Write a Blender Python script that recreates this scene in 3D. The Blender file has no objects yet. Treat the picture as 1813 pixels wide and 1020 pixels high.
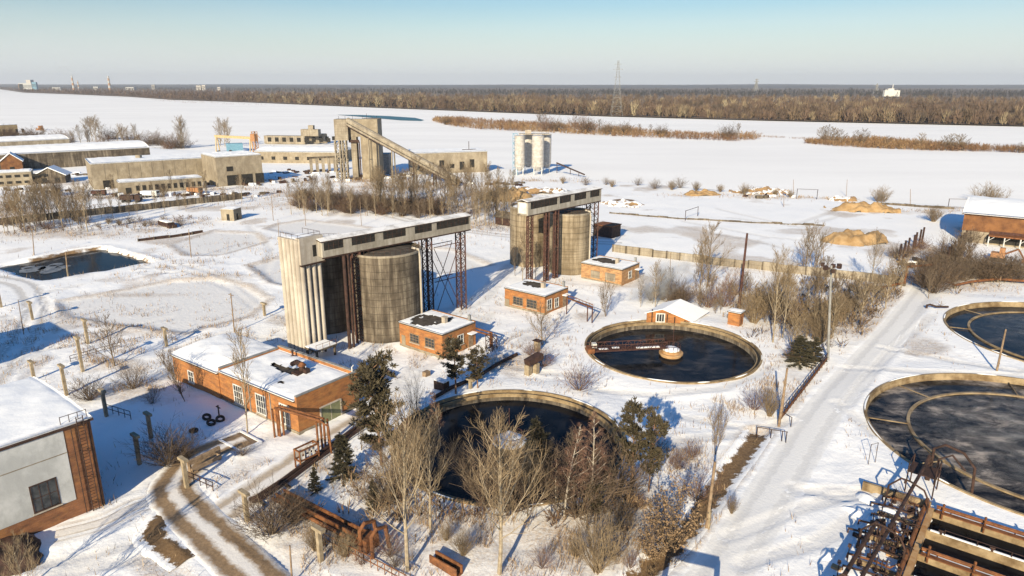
import bpy, math, random
import numpy as np
from mathutils import Vector, Matrix, noise as mnoise

# ------------------------------------------------------------------ camera, sky, sun, exposure
scene = bpy.context.scene
COL = scene.collection
CAM_H = 43.0
FPX = 1240.0                      # focal length in pixels of the 1813 px wide photograph
PITCH = math.atan((510 - 149) / FPX)
cam_d = bpy.data.cameras.new('camera')
cam = bpy.data.objects.new('camera', cam_d)
COL.objects.link(cam)
cam.location = (0, 0, CAM_H)
cam.rotation_euler = (math.pi / 2 - PITCH, 0, 0)
cam_d.sensor_width = 36.0
cam_d.lens = FPX / 1813 * 36.0
cam_d.clip_start = 0.5
cam_d.clip_end = 40000
scene.camera = cam

SUN_AZ, SUN_EL = math.radians(198), math.radians(23)
world = bpy.data.worlds.new('World')
scene.world = world
world.use_nodes = True
wn = world.node_tree
sky = wn.nodes.new('ShaderNodeTexSky')
sky.sky_type = 'NISHITA'
sky.sun_disc = False
sky.sun_elevation = SUN_EL
sky.sun_rotation = SUN_AZ
sky.altitude = 100
sky.air_density = 1.0
sky.dust_density = 0.6
sky.ozone_density = 2.0
bg = wn.nodes['Background']
bg.inputs['Strength'].default_value = 0.064
# pale winter mist along the horizon
_tc = wn.nodes.new('ShaderNodeTexCoord'); _sp = wn.nodes.new('ShaderNodeSeparateXYZ'); _rp = wn.nodes.new('ShaderNodeValToRGB'); _mx = wn.nodes.new('ShaderNodeMix'); _mx.data_type = 'RGBA'
wn.links.new(_tc.outputs['Generated'], _sp.inputs[0])
for _k, (_p, _c) in enumerate([(0.0, .9), (.03, .74), (.10, .12), (.2, 0.0)]):
    if _k > 1: _rp.color_ramp.elements.new(_p)
    _rp.color_ramp.elements[_k].position = _p; _rp.color_ramp.elements[_k].color = (_c, _c, _c, 1)
wn.links.new(_rp.outputs[0], _mx.inputs[0]); _hs = wn.nodes.new('ShaderNodeHueSaturation'); _hs.inputs['Saturation'].default_value = 1.42; _hs.inputs['Hue'].default_value = .503; wn.links.new(sky.outputs[0], _hs.inputs['Color']); wn.links.new(_hs.outputs[0], _mx.inputs[6])
# a little unevenness in the mist, and a brighter dome overhead
_mp = wn.nodes.new('ShaderNodeMapping'); _mp.inputs['Scale'].default_value = (1.6, 1.6, 14); _nz = wn.nodes.new('ShaderNodeTexNoise'); _nz.inputs['Scale'].default_value = 1.3; _nz.inputs['Detail'].default_value = 5
wn.links.new(_tc.outputs['Generated'], _mp.inputs['Vector']); wn.links.new(_mp.outputs[0], _nz.inputs['Vector'])
_ma = wn.nodes.new('ShaderNodeMath'); _ma.operation = 'MULTIPLY_ADD'; wn.links.new(_nz.outputs['Fac'], _ma.inputs[0]); _ma.inputs[1].default_value = .035; wn.links.new(_sp.outputs[2], _ma.inputs[2])
_mb = wn.nodes.new('ShaderNodeMath'); _mb.operation = 'SUBTRACT'; wn.links.new(_ma.outputs[0], _mb.inputs[0]); _mb.inputs[1].default_value = .017; wn.links.new(_mb.outputs[0], _rp.inputs[0])
_up = wn.nodes.new('ShaderNodeMapRange'); wn.links.new(_sp.outputs[2], _up.inputs['Value']); _up.inputs['From Min'].default_value = .16; _up.inputs['From Max'].default_value = .5; _up.inputs['To Min'].default_value = 1.0; _up.inputs['To Max'].default_value = 1.65
_vm = wn.nodes.new('ShaderNodeVectorMath'); _vm.operation = 'SCALE'; wn.links.new(_mx.outputs[2], _vm.inputs[0]); wn.links.new(_up.outputs[0], _vm.inputs['Scale']); _mx.inputs[7].default_value = (7.9, 8.4, 8.9, 1)
wn.links.new(_vm.outputs[0], bg.inputs['Color'])
sd = bpy.data.lights.new('sun', 'SUN')
so = bpy.data.objects.new('sun', sd)
COL.objects.link(so)
sd.energy = 5.0
sd.angle = math.radians(0.5)
sd.color = (1.0, 0.86, 0.61)
sun_dir = Vector((math.sin(SUN_AZ) * math.cos(SUN_EL), math.cos(SUN_AZ) * math.cos(SUN_EL), math.sin(SUN_EL)))
so.rotation_euler = sun_dir.to_track_quat('Z', 'Y').to_euler()
so.location = (-40, -120, 90)
scene.view_settings.view_transform = 'Standard'
scene.view_settings.look = 'None'
scene.view_settings.exposure = 0.68
scene.view_settings.gamma = 1.0
scene.cycles.max_bounces = 6
scene.cycles.volume_bounces = 0
scene.cycles.transparent_max_bounces = 12

# ------------------------------------------------------------------ survey helpers
SP, CP = math.sin(PITCH), math.cos(PITCH)
def ray(px, py):
    u, v = px - 906.5, py - 510
    return (u, FPX * CP - v * SP, -(FPX * SP + v * CP))
def P(px, py, z=0.0):
    d = ray(px, py); t = (z - CAM_H) / d[2]
    return Vector((d[0] * t, d[1] * t, z))
def Zat(px, py, Y):
    d = ray(px, py); return CAM_H + d[2] * Y / d[1]
AX = Vector((0.785, -0.62, 0)).normalized()     # the two directions the plant is laid out on
BX = Vector((0.62, 0.785, 0)).normalized()
UP = Vector((0, 0, 1))
rnd = random.Random(7)

# ------------------------------------------------------------------ materials
def newmat(name):
    m = bpy.data.materials.new(name); m.use_nodes = True
    nt = m.node_tree; b = nt.nodes['Principled BSDF']
    b.inputs['Specular IOR Level'].default_value = 0.3
    return m, nt, b
def N(nt, t, **kw):
    n = nt.nodes.new(t)
    for k, v in kw.items(): setattr(n, k, v)
    return n
def noise(nt, vec, scale, detail=4, rough=0.6):
    n = N(nt, 'ShaderNodeTexNoise'); n.inputs['Scale'].default_value = scale
    n.inputs['Detail'].default_value = detail; n.inputs['Roughness'].default_value = rough
    nt.links.new(vec, n.inputs['Vector']); return n.outputs['Fac']
def ramp(nt, fac, stops):
    r = N(nt, 'ShaderNodeValToRGB'); e = r.color_ramp.elements
    while len(e) < len(stops): e.new(0.5)
    for k, (p, c) in enumerate(stops):
        e[k].position = p; e[k].color = (*c, 1) if len(c) == 3 else c
    nt.links.new(fac, r.inputs[0]); return r.outputs[0]
def mixc(nt, fac, a, b):
    m = N(nt, 'ShaderNodeMix', data_type='RGBA')
    if isinstance(fac, (int, float)): m.inputs[0].default_value = fac
    else: nt.links.new(fac, m.inputs[0])
    for s, v in ((6, a), (7, b)):
        if isinstance(v, tuple): m.inputs[s].default_value = (*v, 1)
        else: nt.links.new(v, m.inputs[s])
    return m.outputs[2]
def mth(nt, op, a, b=None, clamp=False):
    m = N(nt, 'ShaderNodeMath', operation=op); m.use_clamp = clamp
    for s, v in ((0, a), (1, b)):
        if v is None: continue
        if isinstance(v, (int, float)): m.inputs[s].default_value = v
        else: nt.links.new(v, m.inputs[s])
    return m.outputs[0]
def bump(nt, b, h, strength, dist=0.05):
    n = N(nt, 'ShaderNodeBump'); n.inputs['Strength'].default_value = strength
    n.inputs['Distance'].default_value = dist
    nt.links.new(h, n.inputs['Height']); nt.links.new(n.outputs[0], b.inputs['Normal'])
def pos(nt):
    return N(nt, 'ShaderNodeNewGeometry').outputs['Position']
def wallvec(nt):
    """coordinates along and up a vertical wall"""
    g = N(nt, 'ShaderNodeNewGeometry')
    c = N(nt, 'ShaderNodeVectorMath', operation='CROSS_PRODUCT'); c.inputs[1].default_value = (0, 0, 1)
    nt.links.new(g.outputs['True Normal'], c.inputs[0])
    d = N(nt, 'ShaderNodeVectorMath', operation='DOT_PRODUCT')
    nt.links.new(c.outputs[0], d.inputs[0]); nt.links.new(g.outputs['Position'], d.inputs[1])
    s = N(nt, 'ShaderNodeSeparateXYZ'); nt.links.new(g.outputs['Position'], s.inputs[0])
    k = N(nt, 'ShaderNodeCombineXYZ')
    nt.links.new(d.outputs['Value'], k.inputs[0]); nt.links.new(s.outputs[2], k.inputs[1])
    return k.outputs[0]
def plain(name, c1, c2, scale=1.2, rough=0.85, metal=0.0, bmp=0.0, detail=5, spec=None, lo=.35, hi=.65):
    m, nt, b = newmat(name)
    p = pos(nt)
    f = noise(nt, p, scale, detail, 0.65)
    nt.links.new(ramp(nt, f, [(lo, c1), (hi, c2)]), b.inputs['Base Color'])
    b.inputs['Roughness'].default_value = rough; b.inputs['Metallic'].default_value = metal
    if spec is not None: b.inputs['Specular IOR Level'].default_value = spec
    if bmp: bump(nt, b, noise(nt, p, scale * 6, 3), bmp)
    return m
def streaky(name, c1, c2, c3, sx=0.8, sz=0.06, rough=0.9, panel=None):
    """weathered wall: vertical run-off streaks, patches, optional cast joints every `panel` metres"""
    m, nt, b = newmat(name)
    p = pos(nt)
    mp = N(nt, 'ShaderNodeMapping'); mp.inputs['Scale'].default_value = (sx, sx, sz)
    nt.links.new(p, mp.inputs['Vector'])
    f = noise(nt, mp.outputs[0], 1.6, 6, 0.7)
    g = noise(nt, p, 0.2, 6, 0.68)
    c = ramp(nt, f, [(.33, c1), (.5, c2), (.68, c3)])
    c = mixc(nt, ramp(nt, g, [(.42, (0, 0, 0)), (.62, (.8, .8, .8))]), c, c1)
    if panel:
        s = N(nt, 'ShaderNodeSeparateXYZ'); nt.links.new(p, s.inputs[0])
        fr = mth(nt, 'FRACT', mth(nt, 'DIVIDE', s.outputs[2], panel))
        ln = mth(nt, 'LESS_THAN', fr, 0.07)
        c = mixc(nt, mth(nt, 'MULTIPLY', ln, mth(nt, 'MULTIPLY', g, 1.1)), c, tuple(x * .45 for x in c1))
    nt.links.new(c, b.inputs['Base Color']); b.inputs['Roughness'].default_value = rough
    bump(nt, b, noise(nt, p, 6, 4), 0.25, 0.04)
    return m
def brick(name, c1, c2, mortar, dirt=(.12, .06, .035)):
    m, nt, b = newmat(name)
    v = wallvec(nt); p = pos(nt)
    t = N(nt, 'ShaderNodeTexBrick'); t.inputs['Scale'].default_value = 1.0
    t.inputs['Brick Width'].default_value = 0.27; t.inputs['Row Height'].default_value = 0.085
    t.inputs['Mortar Size'].default_value = 0.008
    t.inputs['Color1'].default_value = (*c1, 1); t.inputs['Color2'].default_value = (*c2, 1)
    t.inputs['Mortar'].default_value = (*mortar, 1)
    nt.links.new(v, t.inputs['Vector'])
    mp = N(nt, 'ShaderNodeMapping'); mp.inputs['Scale'].default_value = (.5, 1.6, 1); nt.links.new(v, mp.inputs['Vector'])
    f = noise(nt, mp.outputs[0], 1.1, 6, .7)
    c = mixc(nt, ramp(nt, f, [(.40, (0, 0, 0)), (.70, (.9, .9, .9))]), t.outputs['Color'], dirt)
    g = noise(nt, p, 0.6, 4)
    c = mixc(nt, ramp(nt, g, [(.5, (0, 0, 0)), (.8, (.5, .5, .5))]), c, (.46, .23, .07))
    nt.links.new(c, b.inputs['Base Color']); b.inputs['Roughness'].default_value = 0.9
    bump(nt, b, t.outputs['Fac'], -0.3, 0.02)
    return m
def snowmat(name, tint=(.84, .845, .85), bm=0.35):
    m, nt, b = newmat(name)
    p = pos(nt)
    f = noise(nt, p, 0.5, 6, .6)
    nt.links.new(ramp(nt, f, [(.3, tuple(x * .93 for x in tint)), (.7, tint)]), b.inputs['Base Color'])
    b.inputs['Roughness'].default_value = 0.75
    bump(nt, b, noise(nt, p, 1.8, 6, .62), bm, 0.12)
    return m
def colattr(name, rough=.9, mul=1.0):
    m, nt, b = newmat(name)
    a = N(nt, 'ShaderNodeAttribute'); a.attribute_name = 'tint'
    nt.links.new(a.outputs['Color'], b.inputs['Base Color']); b.inputs['Roughness'].default_value = rough
    return m

M = {}
M['snow'] = snowmat('snow')
M['snow_dirty'] = plain('sooty_snow', (.34, .32, .30), (.74, .73, .72), .45, .85, bmp=.4, lo=.3, hi=.55)
M['concrete'] = streaky('weathered_concrete', (.17, .14, .105), (.29, .25, .19), (.38, .335, .265), panel=1.1)
M['concrete_dark'] = streaky('stained_concrete', (.042, .033, .024), (.125, .10, .074), (.27, .23, .172), panel=1.25)
M['concrete_tan'] = streaky('tan_stained_concrete', (.12, .09, .055), (.25, .20, .135), (.36, .30, .215), panel=1.4)
M['concrete_pale'] = streaky('pale_ribbed_concrete', (.30, .255, .205), (.45, .405, .34), (.53, .48, .41))
M['gallery'] = streaky('gallery_sheeting', (.20, .175, .14), (.34, .31, .26), (.43, .40, .35))
M['tan_concrete'] = plain('tan_concrete', (.13, .085, .042), (.33, .25, .15), .6, .9, bmp=.4)
M['orange_concrete'] = plain('rust_stained_concrete', (.30, .15, .055), (.45, .31, .17), .8, .9, bmp=.3)
M['post_concrete'] = plain('post_concrete', (.20, .155, .10), (.33, .27, .185), 1.5, .9, bmp=.2)
M['brick'] = brick('orange_brick', (.40, .155, .042), (.32, .11, .032), (.38, .22, .10))
M['brick_old'] = brick('old_red_brick', (.27, .10, .035), (.20, .07, .027), (.26, .18, .12), dirt=(.08, .04, .025))
M['brick_tan'] = brick('tan_brick', (.46, .25, .10), (.40, .21, .09), (.42, .32, .21))
M['plaster'] = streaky('grey_plaster', (.32, .325, .32), (.46, .465, .46), (.52, .52, .515), sx=.4, sz=.2)
M['plaster_tan'] = streaky('tan_plaster', (.19, .155, .11), (.28, .235, .17), (.36, .31, .235), sx=.3, sz=.15)
M['white_paint'] = plain('white_paint', (.44, .43, .40), (.66, .65, .62), 1.0, .6)
M['silo_white'] = plain('silo_white', (.30, .28, .255), (.50, .475, .445), .8, .55)
M['glass'] = plain('dark_glass', (.015, .018, .02), (.05, .055, .06), 1.4, .15, spec=.5)
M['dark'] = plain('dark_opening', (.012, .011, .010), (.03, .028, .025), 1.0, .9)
M['rust'] = plain('rusty_steel', (.09, .035, .015), (.22, .09, .035), 1.6, .85, bmp=.3)
M['rust_dark'] = plain('dark_rusty_steel', (.022, .013, .010), (.066, .034, .025), 1.4, .8)
M['rust_red'] = plain('red_oxide_steel', (.034, .016, .012), (.092, .040, .029), 1.5, .8)
M['rust_bright'] = plain('bright_rusty_sheet', (.105, .045, .02), (.21, .095, .036), .5, .85)
M['steel_grey'] = plain('grey_steel', (.16, .16, .155), (.28, .275, .265), 1.2, .6)
M['timber'] = plain('weathered_pole_timber', (.14, .095, .06), (.28, .20, .13), 2.0, .9)
M['felt'] = plain('roofing_felt', (.035, .028, .022), (.09, .075, .06), 1.0, .95)
M['green_door'] = plain('olive_green_paint', (.13, .14, .07), (.22, .22, .12), 1.2, .7)
M['yellow'] = plain('faded_yellow_paint', (.36, .26, .12), (.48, .37, .22), 1.0, .7)
M['blue'] = plain('faded_blue_paint', (.11, .23, .32), (.15, .30, .40), 1.0, .7)
M['orange'] = plain('orange_machine_paint', (.26, .125, .055), (.38, .20, .10), 1.2, .7)
M['rubber'] = plain('black_rubber', (.012, .012, .012), (.035, .033, .03), 2.0, .8)
M['bark'] = plain('brown_bark', (.10, .075, .05), (.22, .17, .12), 3.0, .95)
M['bark_pale'] = plain('pale_bark', (.19, .15, .10), (.34, .28, .20), 2.5, .95)
M['bark_birch'] = plain('white_birch_bark', (.22, .18, .14), (.48, .43, .36), 3.0, .9)
M['bark_pine'] = plain('pine_bark', (.12, .07, .045), (.26, .15, .09), 3.0, .95)
M['twig'] = plain('tan_twigs', (.13, .092, .054), (.235, .175, .108), .7, .95)
M['twig_grey'] = plain('grey_brown_twigs', (.085, .062, .043), (.165, .125, .088), .7, .95)
M['twig_red'] = plain('reddish_twigs', (.10, .055, .04), (.19, .11, .075), .7, .95)
M['twig_dark'] = plain('dark_twigs', (.07, .05, .035), (.15, .105, .07), .7, .95)
M['needle'] = plain('pine_needles', (.040, .034, .019), (.092, .074, .043), 1.2, .9)
M['needle_dark'] = plain('spruce_needles', (.028, .027, .016), (.068, .058, .034), 1.2, .9)
M['oak_leaf'] = plain('dry_oak_leaves', (.15, .095, .05), (.28, .19, .11), 2.0, .9)
M['sand'] = plain('bare_sand', (.27, .165, .07), (.40, .27, .14), .6, .95, bmp=.4)
M['tint'] = colattr('dry_grass_blades')
M['forest'] = colattr('bare_forest')

# ------------------------------------------------------------------ mesh building
WLOC = {}
def link(o): COL.objects.link(o); return o
def tag(o, label=None, cat=None, group=None, kind=None):
    if label: o['label'] = label
    if cat: o['category'] = cat
    if group: o['group'] = group
    if kind: o['kind'] = kind
    return o
def thing(name, label, cat, loc, group=None):
    o = bpy.data.objects.new(name, None); o.empty_display_size = .5; link(o)
    o.location = loc; WLOC[o.name] = Vector(loc)
    return tag(o, label, cat, group)

class MB:
    def __init__(s): s.v = []; s.f = []
    def face(s, *pts):
        n = len(s.v); s.v += [tuple(p) for p in pts]; s.f.append(tuple(range(n, n + len(pts))))
    def frame_box(s, o, ex, ey, ez):
        """box from corner o along three edge vectors"""
        o, ex, ey, ez = Vector(o), Vector(ex), Vector(ey), Vector(ez)
        if ex.cross(ey).dot(ez) < 0: ex, ey = ey, ex
        n = len(s.v)
        s.v += [tuple(o + ex * i + ey * j + ez * k) for k in (0, 1) for j in (0, 1) for i in (0, 1)]
        s.f += [tuple(n + i for i in q) for q in ((0, 2, 3, 1), (4, 5, 7, 6), (0, 1, 5, 4), (1, 3, 7, 5), (3, 2, 6, 7), (2, 0, 4, 6))]
    def box(s, c, sx, sy, sz, d=None):
        """box centred in plan on c, standing on c.z; d = direction of its x side"""
        d = Vector((1, 0, 0)) if d is None else Vector((d[0], d[1], 0)).normalized()
        e = Vector((-d.y, d.x, 0))
        s.frame_box(Vector(c) - d * sx / 2 - e * sy / 2, d * sx, e * sy, UP * sz)
    def beam(s, a, b, w, h=None):
        a, b = Vector(a), Vector(b); h = h or w
        d = b - a
        if d.length < 1e-5: return
        u = d.normalized(); r = u.cross(UP)
        r = Vector((1, 0, 0)) if r.length < 1e-3 else r.normalized()
        t = r.cross(u)
        s.frame_box(a - r * w / 2 - t * h / 2, r * w, t * h, d)
    def tube(s, pts, rad, n=8, cap=True):
        pts = [Vector(p) for p in pts]
        rad = rad if isinstance(rad, (list, tuple)) else [rad] * len(pts)
        base = len(s.v); prev = None
        for i, p in enumerate(pts):
            d = (pts[min(i + 1, len(pts) - 1)] - pts[max(i - 1, 0)])
            d = d.normalized() if d.length > 1e-9 else UP
            if prev is None:
                r = d.cross(UP); r = Vector((1, 0, 0)) if r.length < 1e-3 else r.normalized()
            else:
                r = prev - d * prev.dot(d); r = r.normalized() if r.length > 1e-6 else prev
            prev = r; t = d.cross(r)
            for k in range(n):
                a = 2 * math.pi * k / n
                s.v.append(tuple(p + r * (math.cos(a) * rad[i]) + t * (math.sin(a) * rad[i])))
        for i in range(len(pts) - 1):
            for k in range(n):
                a, b = base + i * n + k, base + i * n + (k + 1) % n
                s.f.append((a, b, b + n, a + n))
        if cap:
            s.f.append(tuple(base + k for k in reversed(range(n))))
            e = base + (len(pts) - 1) * n
            s.f.append(tuple(e + k for k in range(n)))
    def lathe(s, prof, c, n=64, closed=True):
        """profile of (radius, z) turned round the vertical through c"""
        base = len(s.v); m = len(prof)
        for k in range(n):
            a = 2 * math.pi * k / n
            for r, z in prof: s.v.append((c[0] + r * math.cos(a), c[1] + r * math.sin(a), c[2] + z))
        for k in range(n):
            q = (k + 1) % n
            for i in range(m if closed else m - 1):
                j = (i + 1) % m
                s.f.append((base + k * m + i, base + q * m + i, base + q * m + j, base + k * m + j))
    def prism(s, poly, z0, z1):
        n = len(s.v); k = len(poly)
        s.v += [(p[0], p[1], z0) for p in poly] + [(p[0], p[1], z1) for p in poly]
        s.f.append(tuple(n + i for i in reversed(range(k)))); s.f.append(tuple(n + k + i for i in range(k)))
        for i in range(k): s.f.append((n + i, n + (i + 1) % k, n + k + (i + 1) % k, n + k + i))
    def build(s, name, mat, parent=None, smooth=False, local=False):
        me = bpy.data.meshes.new(name)
        off = Vector((0, 0, 0))
        if parent is not None and not local: off = WLOC[parent.name]
        V = np.array(s.v, dtype=float)
        loc = None
        if parent is None and not local:
            loc = Vector(((V[:, 0].min() + V[:, 0].max()) / 2, (V[:, 1].min() + V[:, 1].max()) / 2, V[:, 2].min())); off = loc
        V = V - np.array(off)
        me.from_pydata(V.tolist(), [], s.f)
        me.update()
        if smooth: me.polygons.foreach_set('use_smooth', [True] * len(me.polygons))
        if mat: me.materials.append(mat)
        o = bpy.data.objects.new(name, me); link(o)
        if parent is not None: o.parent = parent; WLOC[o.name] = off
        else:
            if loc is not None: o.location = loc
            WLOC[o.name] = Vector(o.location)
        return o
def npmesh(name, V, F, mat, tint=None, smooth=False, attrs=None):
    """mesh straight from arrays (F: n x 3 or n x 4)"""
    me = bpy.data.meshes.new(name)
    V = np.asarray(V, dtype=np.float32); F = np.asarray(F, dtype=np.int32)
    k = F.shape[1]
    me.vertices.add(len(V)); me.vertices.foreach_set('co', V.ravel())
    me.loops.add(F.size); me.loops.foreach_set('vertex_index', F.ravel())
    me.polygons.add(len(F)); me.polygons.foreach_set('loop_start', np.arange(0, F.size, k, dtype=np.int32))
    me.polygons.foreach_set('loop_total', np.full(len(F), k, dtype=np.int32))
    me.update(calc_edges=True)
    if smooth: me.polygons.foreach_set('use_smooth', np.ones(len(F), dtype=bool))
    if tint is not None:
        a = me.attributes.new('tint', 'FLOAT_COLOR', 'POINT')
        a.data.foreach_set('color', np.c_[tint, np.ones(len(tint))].astype(np.float32).ravel())
    for nm, arr in (attrs or {}).items():
        a = me.attributes.new(nm, 'FLOAT', 'POINT'); a.data.foreach_set('value', np.asarray(arr, dtype=np.float32))
    me.materials.append(mat)
    o = bpy.data.objects.new(name, me); link(o); WLOC[o.name] = Vector((0, 0, 0))
    return o
# ------------------------------------------------------------------ ground
def _h(ix, iy, seed):
    n = (ix.astype(np.int64) * 374761393 + iy.astype(np.int64) * 668265263 + seed * 144269) & 0x7fffffff
    n = ((n ^ (n >> 13)) * 1274126177) & 0x7fffffff
    return ((n ^ (n >> 16)) & 0xffff) / 65535.0
def vnoise(x, y, seed=0):
    ix, iy = np.floor(x), np.floor(y); fx, fy = x - ix, y - iy
    fx = fx * fx * (3 - 2 * fx); fy = fy * fy * (3 - 2 * fy)
    a, b = _h(ix, iy, seed), _h(ix + 1, iy, seed); c, d = _h(ix, iy + 1, seed), _h(ix + 1, iy + 1, seed)
    return (a + (b - a) * fx) * (1 - fy) + (c + (d - c) * fx) * fy
def fbm(x, y, seed=0, oct=3):
    s = 0; a = 1.0; t = 0
    for k in range(oct):
        s = s + a * (vnoise(x * 2 ** k, y * 2 ** k, seed + k) - .5); t += a; a *= .5
    return s / t * 2
def seg_dist(x, y, pts):
    """distance to a polyline and the fraction along it"""
    best = np.full(np.shape(x), 1e9)
    for (x0, y0), (x1, y1) in zip(pts[:-1], pts[1:]):
        dx, dy = x1 - x0, y1 - y0
        t = np.clip(((x - x0) * dx + (y - y0) * dy) / (dx * dx + dy * dy + 1e-9), 0, 1)
        best = np.minimum(best, np.hypot(x - x0 - t * dx, y - y0 - t * dy))
    return best
def poly_sd(x, y, pts):
    """signed distance to a polygon, negative inside"""
    d = seg_dist(x, y, pts + [pts[0]]); ins = np.zeros(np.shape(x), bool)
    for (x0, y0), (x1, y1) in zip(pts, pts[1:] + [pts[0]]):
        c = ((y0 > y) != (y1 > y)) & (x < (x1 - x0) * (y - y0) / (y1 - y0 + 1e-12) + x0)
        ins ^= c
    return np.where(ins, -d, d)
def sstep(a, b, v):
    t = np.clip((v - a) / (b - a), 0, 1); return t * t * (3 - 2 * t)
def W(pts, z=0): return [tuple(P(a, b, z)[:2]) for a, b in pts]
def smooth_line(pts, n=6):
    out = []
    p = [np.array(q) for q in pts]; p = [2 * p[0] - p[1]] + p + [2 * p[-1] - p[-2]]
    for i in range(1, len(p) - 2):
        for k in range(n):
            t = k / n
            out.append(tuple(.5 * ((2 * p[i]) + (-p[i - 1] + p[i + 1]) * t + (2 * p[i - 1] - 5 * p[i] + 4 * p[i + 1] - p[i + 2]) * t * t
                                   + (-p[i - 1] + 3 * p[i] - 3 * p[i + 1] + p[i + 2]) * t ** 3)))
    out.append(tuple(p[-2])); return out

TANKS = {1: (-.35, 78.8, 14.7), 2: (26.8, 110.3, 14.55), 3: (100.0, 115.3, 21.1), 4: (67.55, 78.2, 21.5)}
SHORE = W([(-700, 215), (-250, 228), (0, 245), (150, 254), (340, 264), (470, 256), (620, 262), (870, 296), (980, 296), (1060, 316), (1280, 333),
           (1420, 344), (1700, 362), (1900, 372), (2400, 400)])
SHORE_POLY = SHORE + [(420, 20), (-620, 20)]
POND = W([(2, 470), (60, 460), (120, 448), (176, 439), (259, 463.6), (214, 472.5), (84, 493), (46, 489)])
FROZEN = [W([(95, 535), (180, 520), (300, 497), (380, 492), (440, 505), (478, 528), (440, 560), (330, 590), (200, 575), (120, 560)]),
          W([(470, 405), (490, 397), (540, 389), (640, 400), (700, 412), (640, 422), (560, 424)]),
          W([(300, 432), (380, 408), (455, 412), (470, 428), (390, 452), (330, 452)]),
          W([(440, 470), (500, 455), (600, 440), (800, 440), (870, 470), (560, 520), (480, 500)])]
ROAD_R = smooth_line(W([(1240, 1075), (1285, 1005), (1375, 862), (1464, 722), (1540, 635), (1592, 575), (1640, 512)]))
ROAD_D = smooth_line(W([(500, 1075), (430, 1000), (372, 945), (322, 895), (306, 868), (322, 838), (360, 805), (440, 775)]))
ROAD_S = smooth_line(W([(392, 912), (430, 885), (500, 838), (560, 797), (620, 757), (680, 722)]))
ROAD_B = smooth_line(W([(318, 885), (250, 893), (180, 925), (90, 948)]))
ROAD_L = smooth_line(W([(-60, 720), (10, 640), (45, 590), (62, 545), (40, 505), (-30, 490)]))
ROAD_BACK = smooth_line(W([(470, 350), (640, 372), (760, 398), (900, 418), (1100, 432)]))
DITCH = W([(1345, 762), (1315, 805), (1279, 849), (1235, 911), (1197, 958), (1138, 1017), (1100, 1050)])
PUDDLE = W([(306, 900), (282, 925), (270, 945), (285, 962), (310, 978), (336, 997)])
BAS_O = P(1652, 912); BASIN = [(q.x, q.y) for q in (BAS_O + AX * .1 - BX * .1, BAS_O + AX * 33.8 - BX * .1, BAS_O + AX * 33.8 - BX * 27, BAS_O + AX * .1 - BX * 27)]
TRACKS = [W(q) for q in ([(1800, 660), (1700, 643), (1560, 615)], [(1813, 668), (1620, 660), (1500, 652)], [(1530, 870), (1475, 866), (1415, 872)],
                         [(1550, 885), (1480, 878), (1400, 862)], [(1545, 770), (1500, 730), (1478, 715)], [(1100, 790), (1300, 770), (1400, 745)],
                         [(1190, 735), (1290, 752), (1350, 765)], [(1270, 370), (1400, 400), (1480, 372), (1560, 345)], [(1290, 385), (1420, 402), (1520, 372)],
                         [(850, 560), (800, 600), (740, 640), (690, 690)], [(870, 555), (815, 605), (750, 655), (700, 700)], [(900, 470), (850, 520), (800, 545), (730, 560)], [(905, 480), (860, 530), (790, 560)],
    [(10, 560), (80, 600), (160, 590), (300, 560)], [(0, 600), (70, 620), (180, 600)], [(30, 660), (90, 600), (100, 560), (70, 520), (140, 505)], [(250, 475), (330, 470), (420, 500), (470, 540)], [(260, 485), (335, 482), (410, 510), (455, 545)], [(440, 400), (480, 440), (470, 480)],
    [(300, 620), (400, 590), (480, 600)], [(430, 800), (500, 760), (560, 780)], [(240, 960), (160, 985), (60, 1000)], [(250, 985), (170, 1000), (80, 1020)], [(430, 950), (500, 1000), (560, 1040)], [(445, 945), (520, 1000), (590, 1045)],
    [(1000, 560), (930, 600), (880, 640), (850, 655)], [(1060, 690), (1160, 700), (1280, 690), (1370, 650)], [(1200, 400), (1350, 430), (1500, 470)], [(1210, 392), (1360, 420), (1580, 440)], [(1650, 560), (1560, 640), (1500, 720)], [(1290, 950), (1420, 900), (1560, 860)], [(1310, 1000), (1450, 960), (1540, 900)],
    [(860, 640), (960, 660), (1040, 665)], [(830, 640), (900, 600), (960, 575)], [(20, 640), (50, 560), (75, 530)])]
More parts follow.
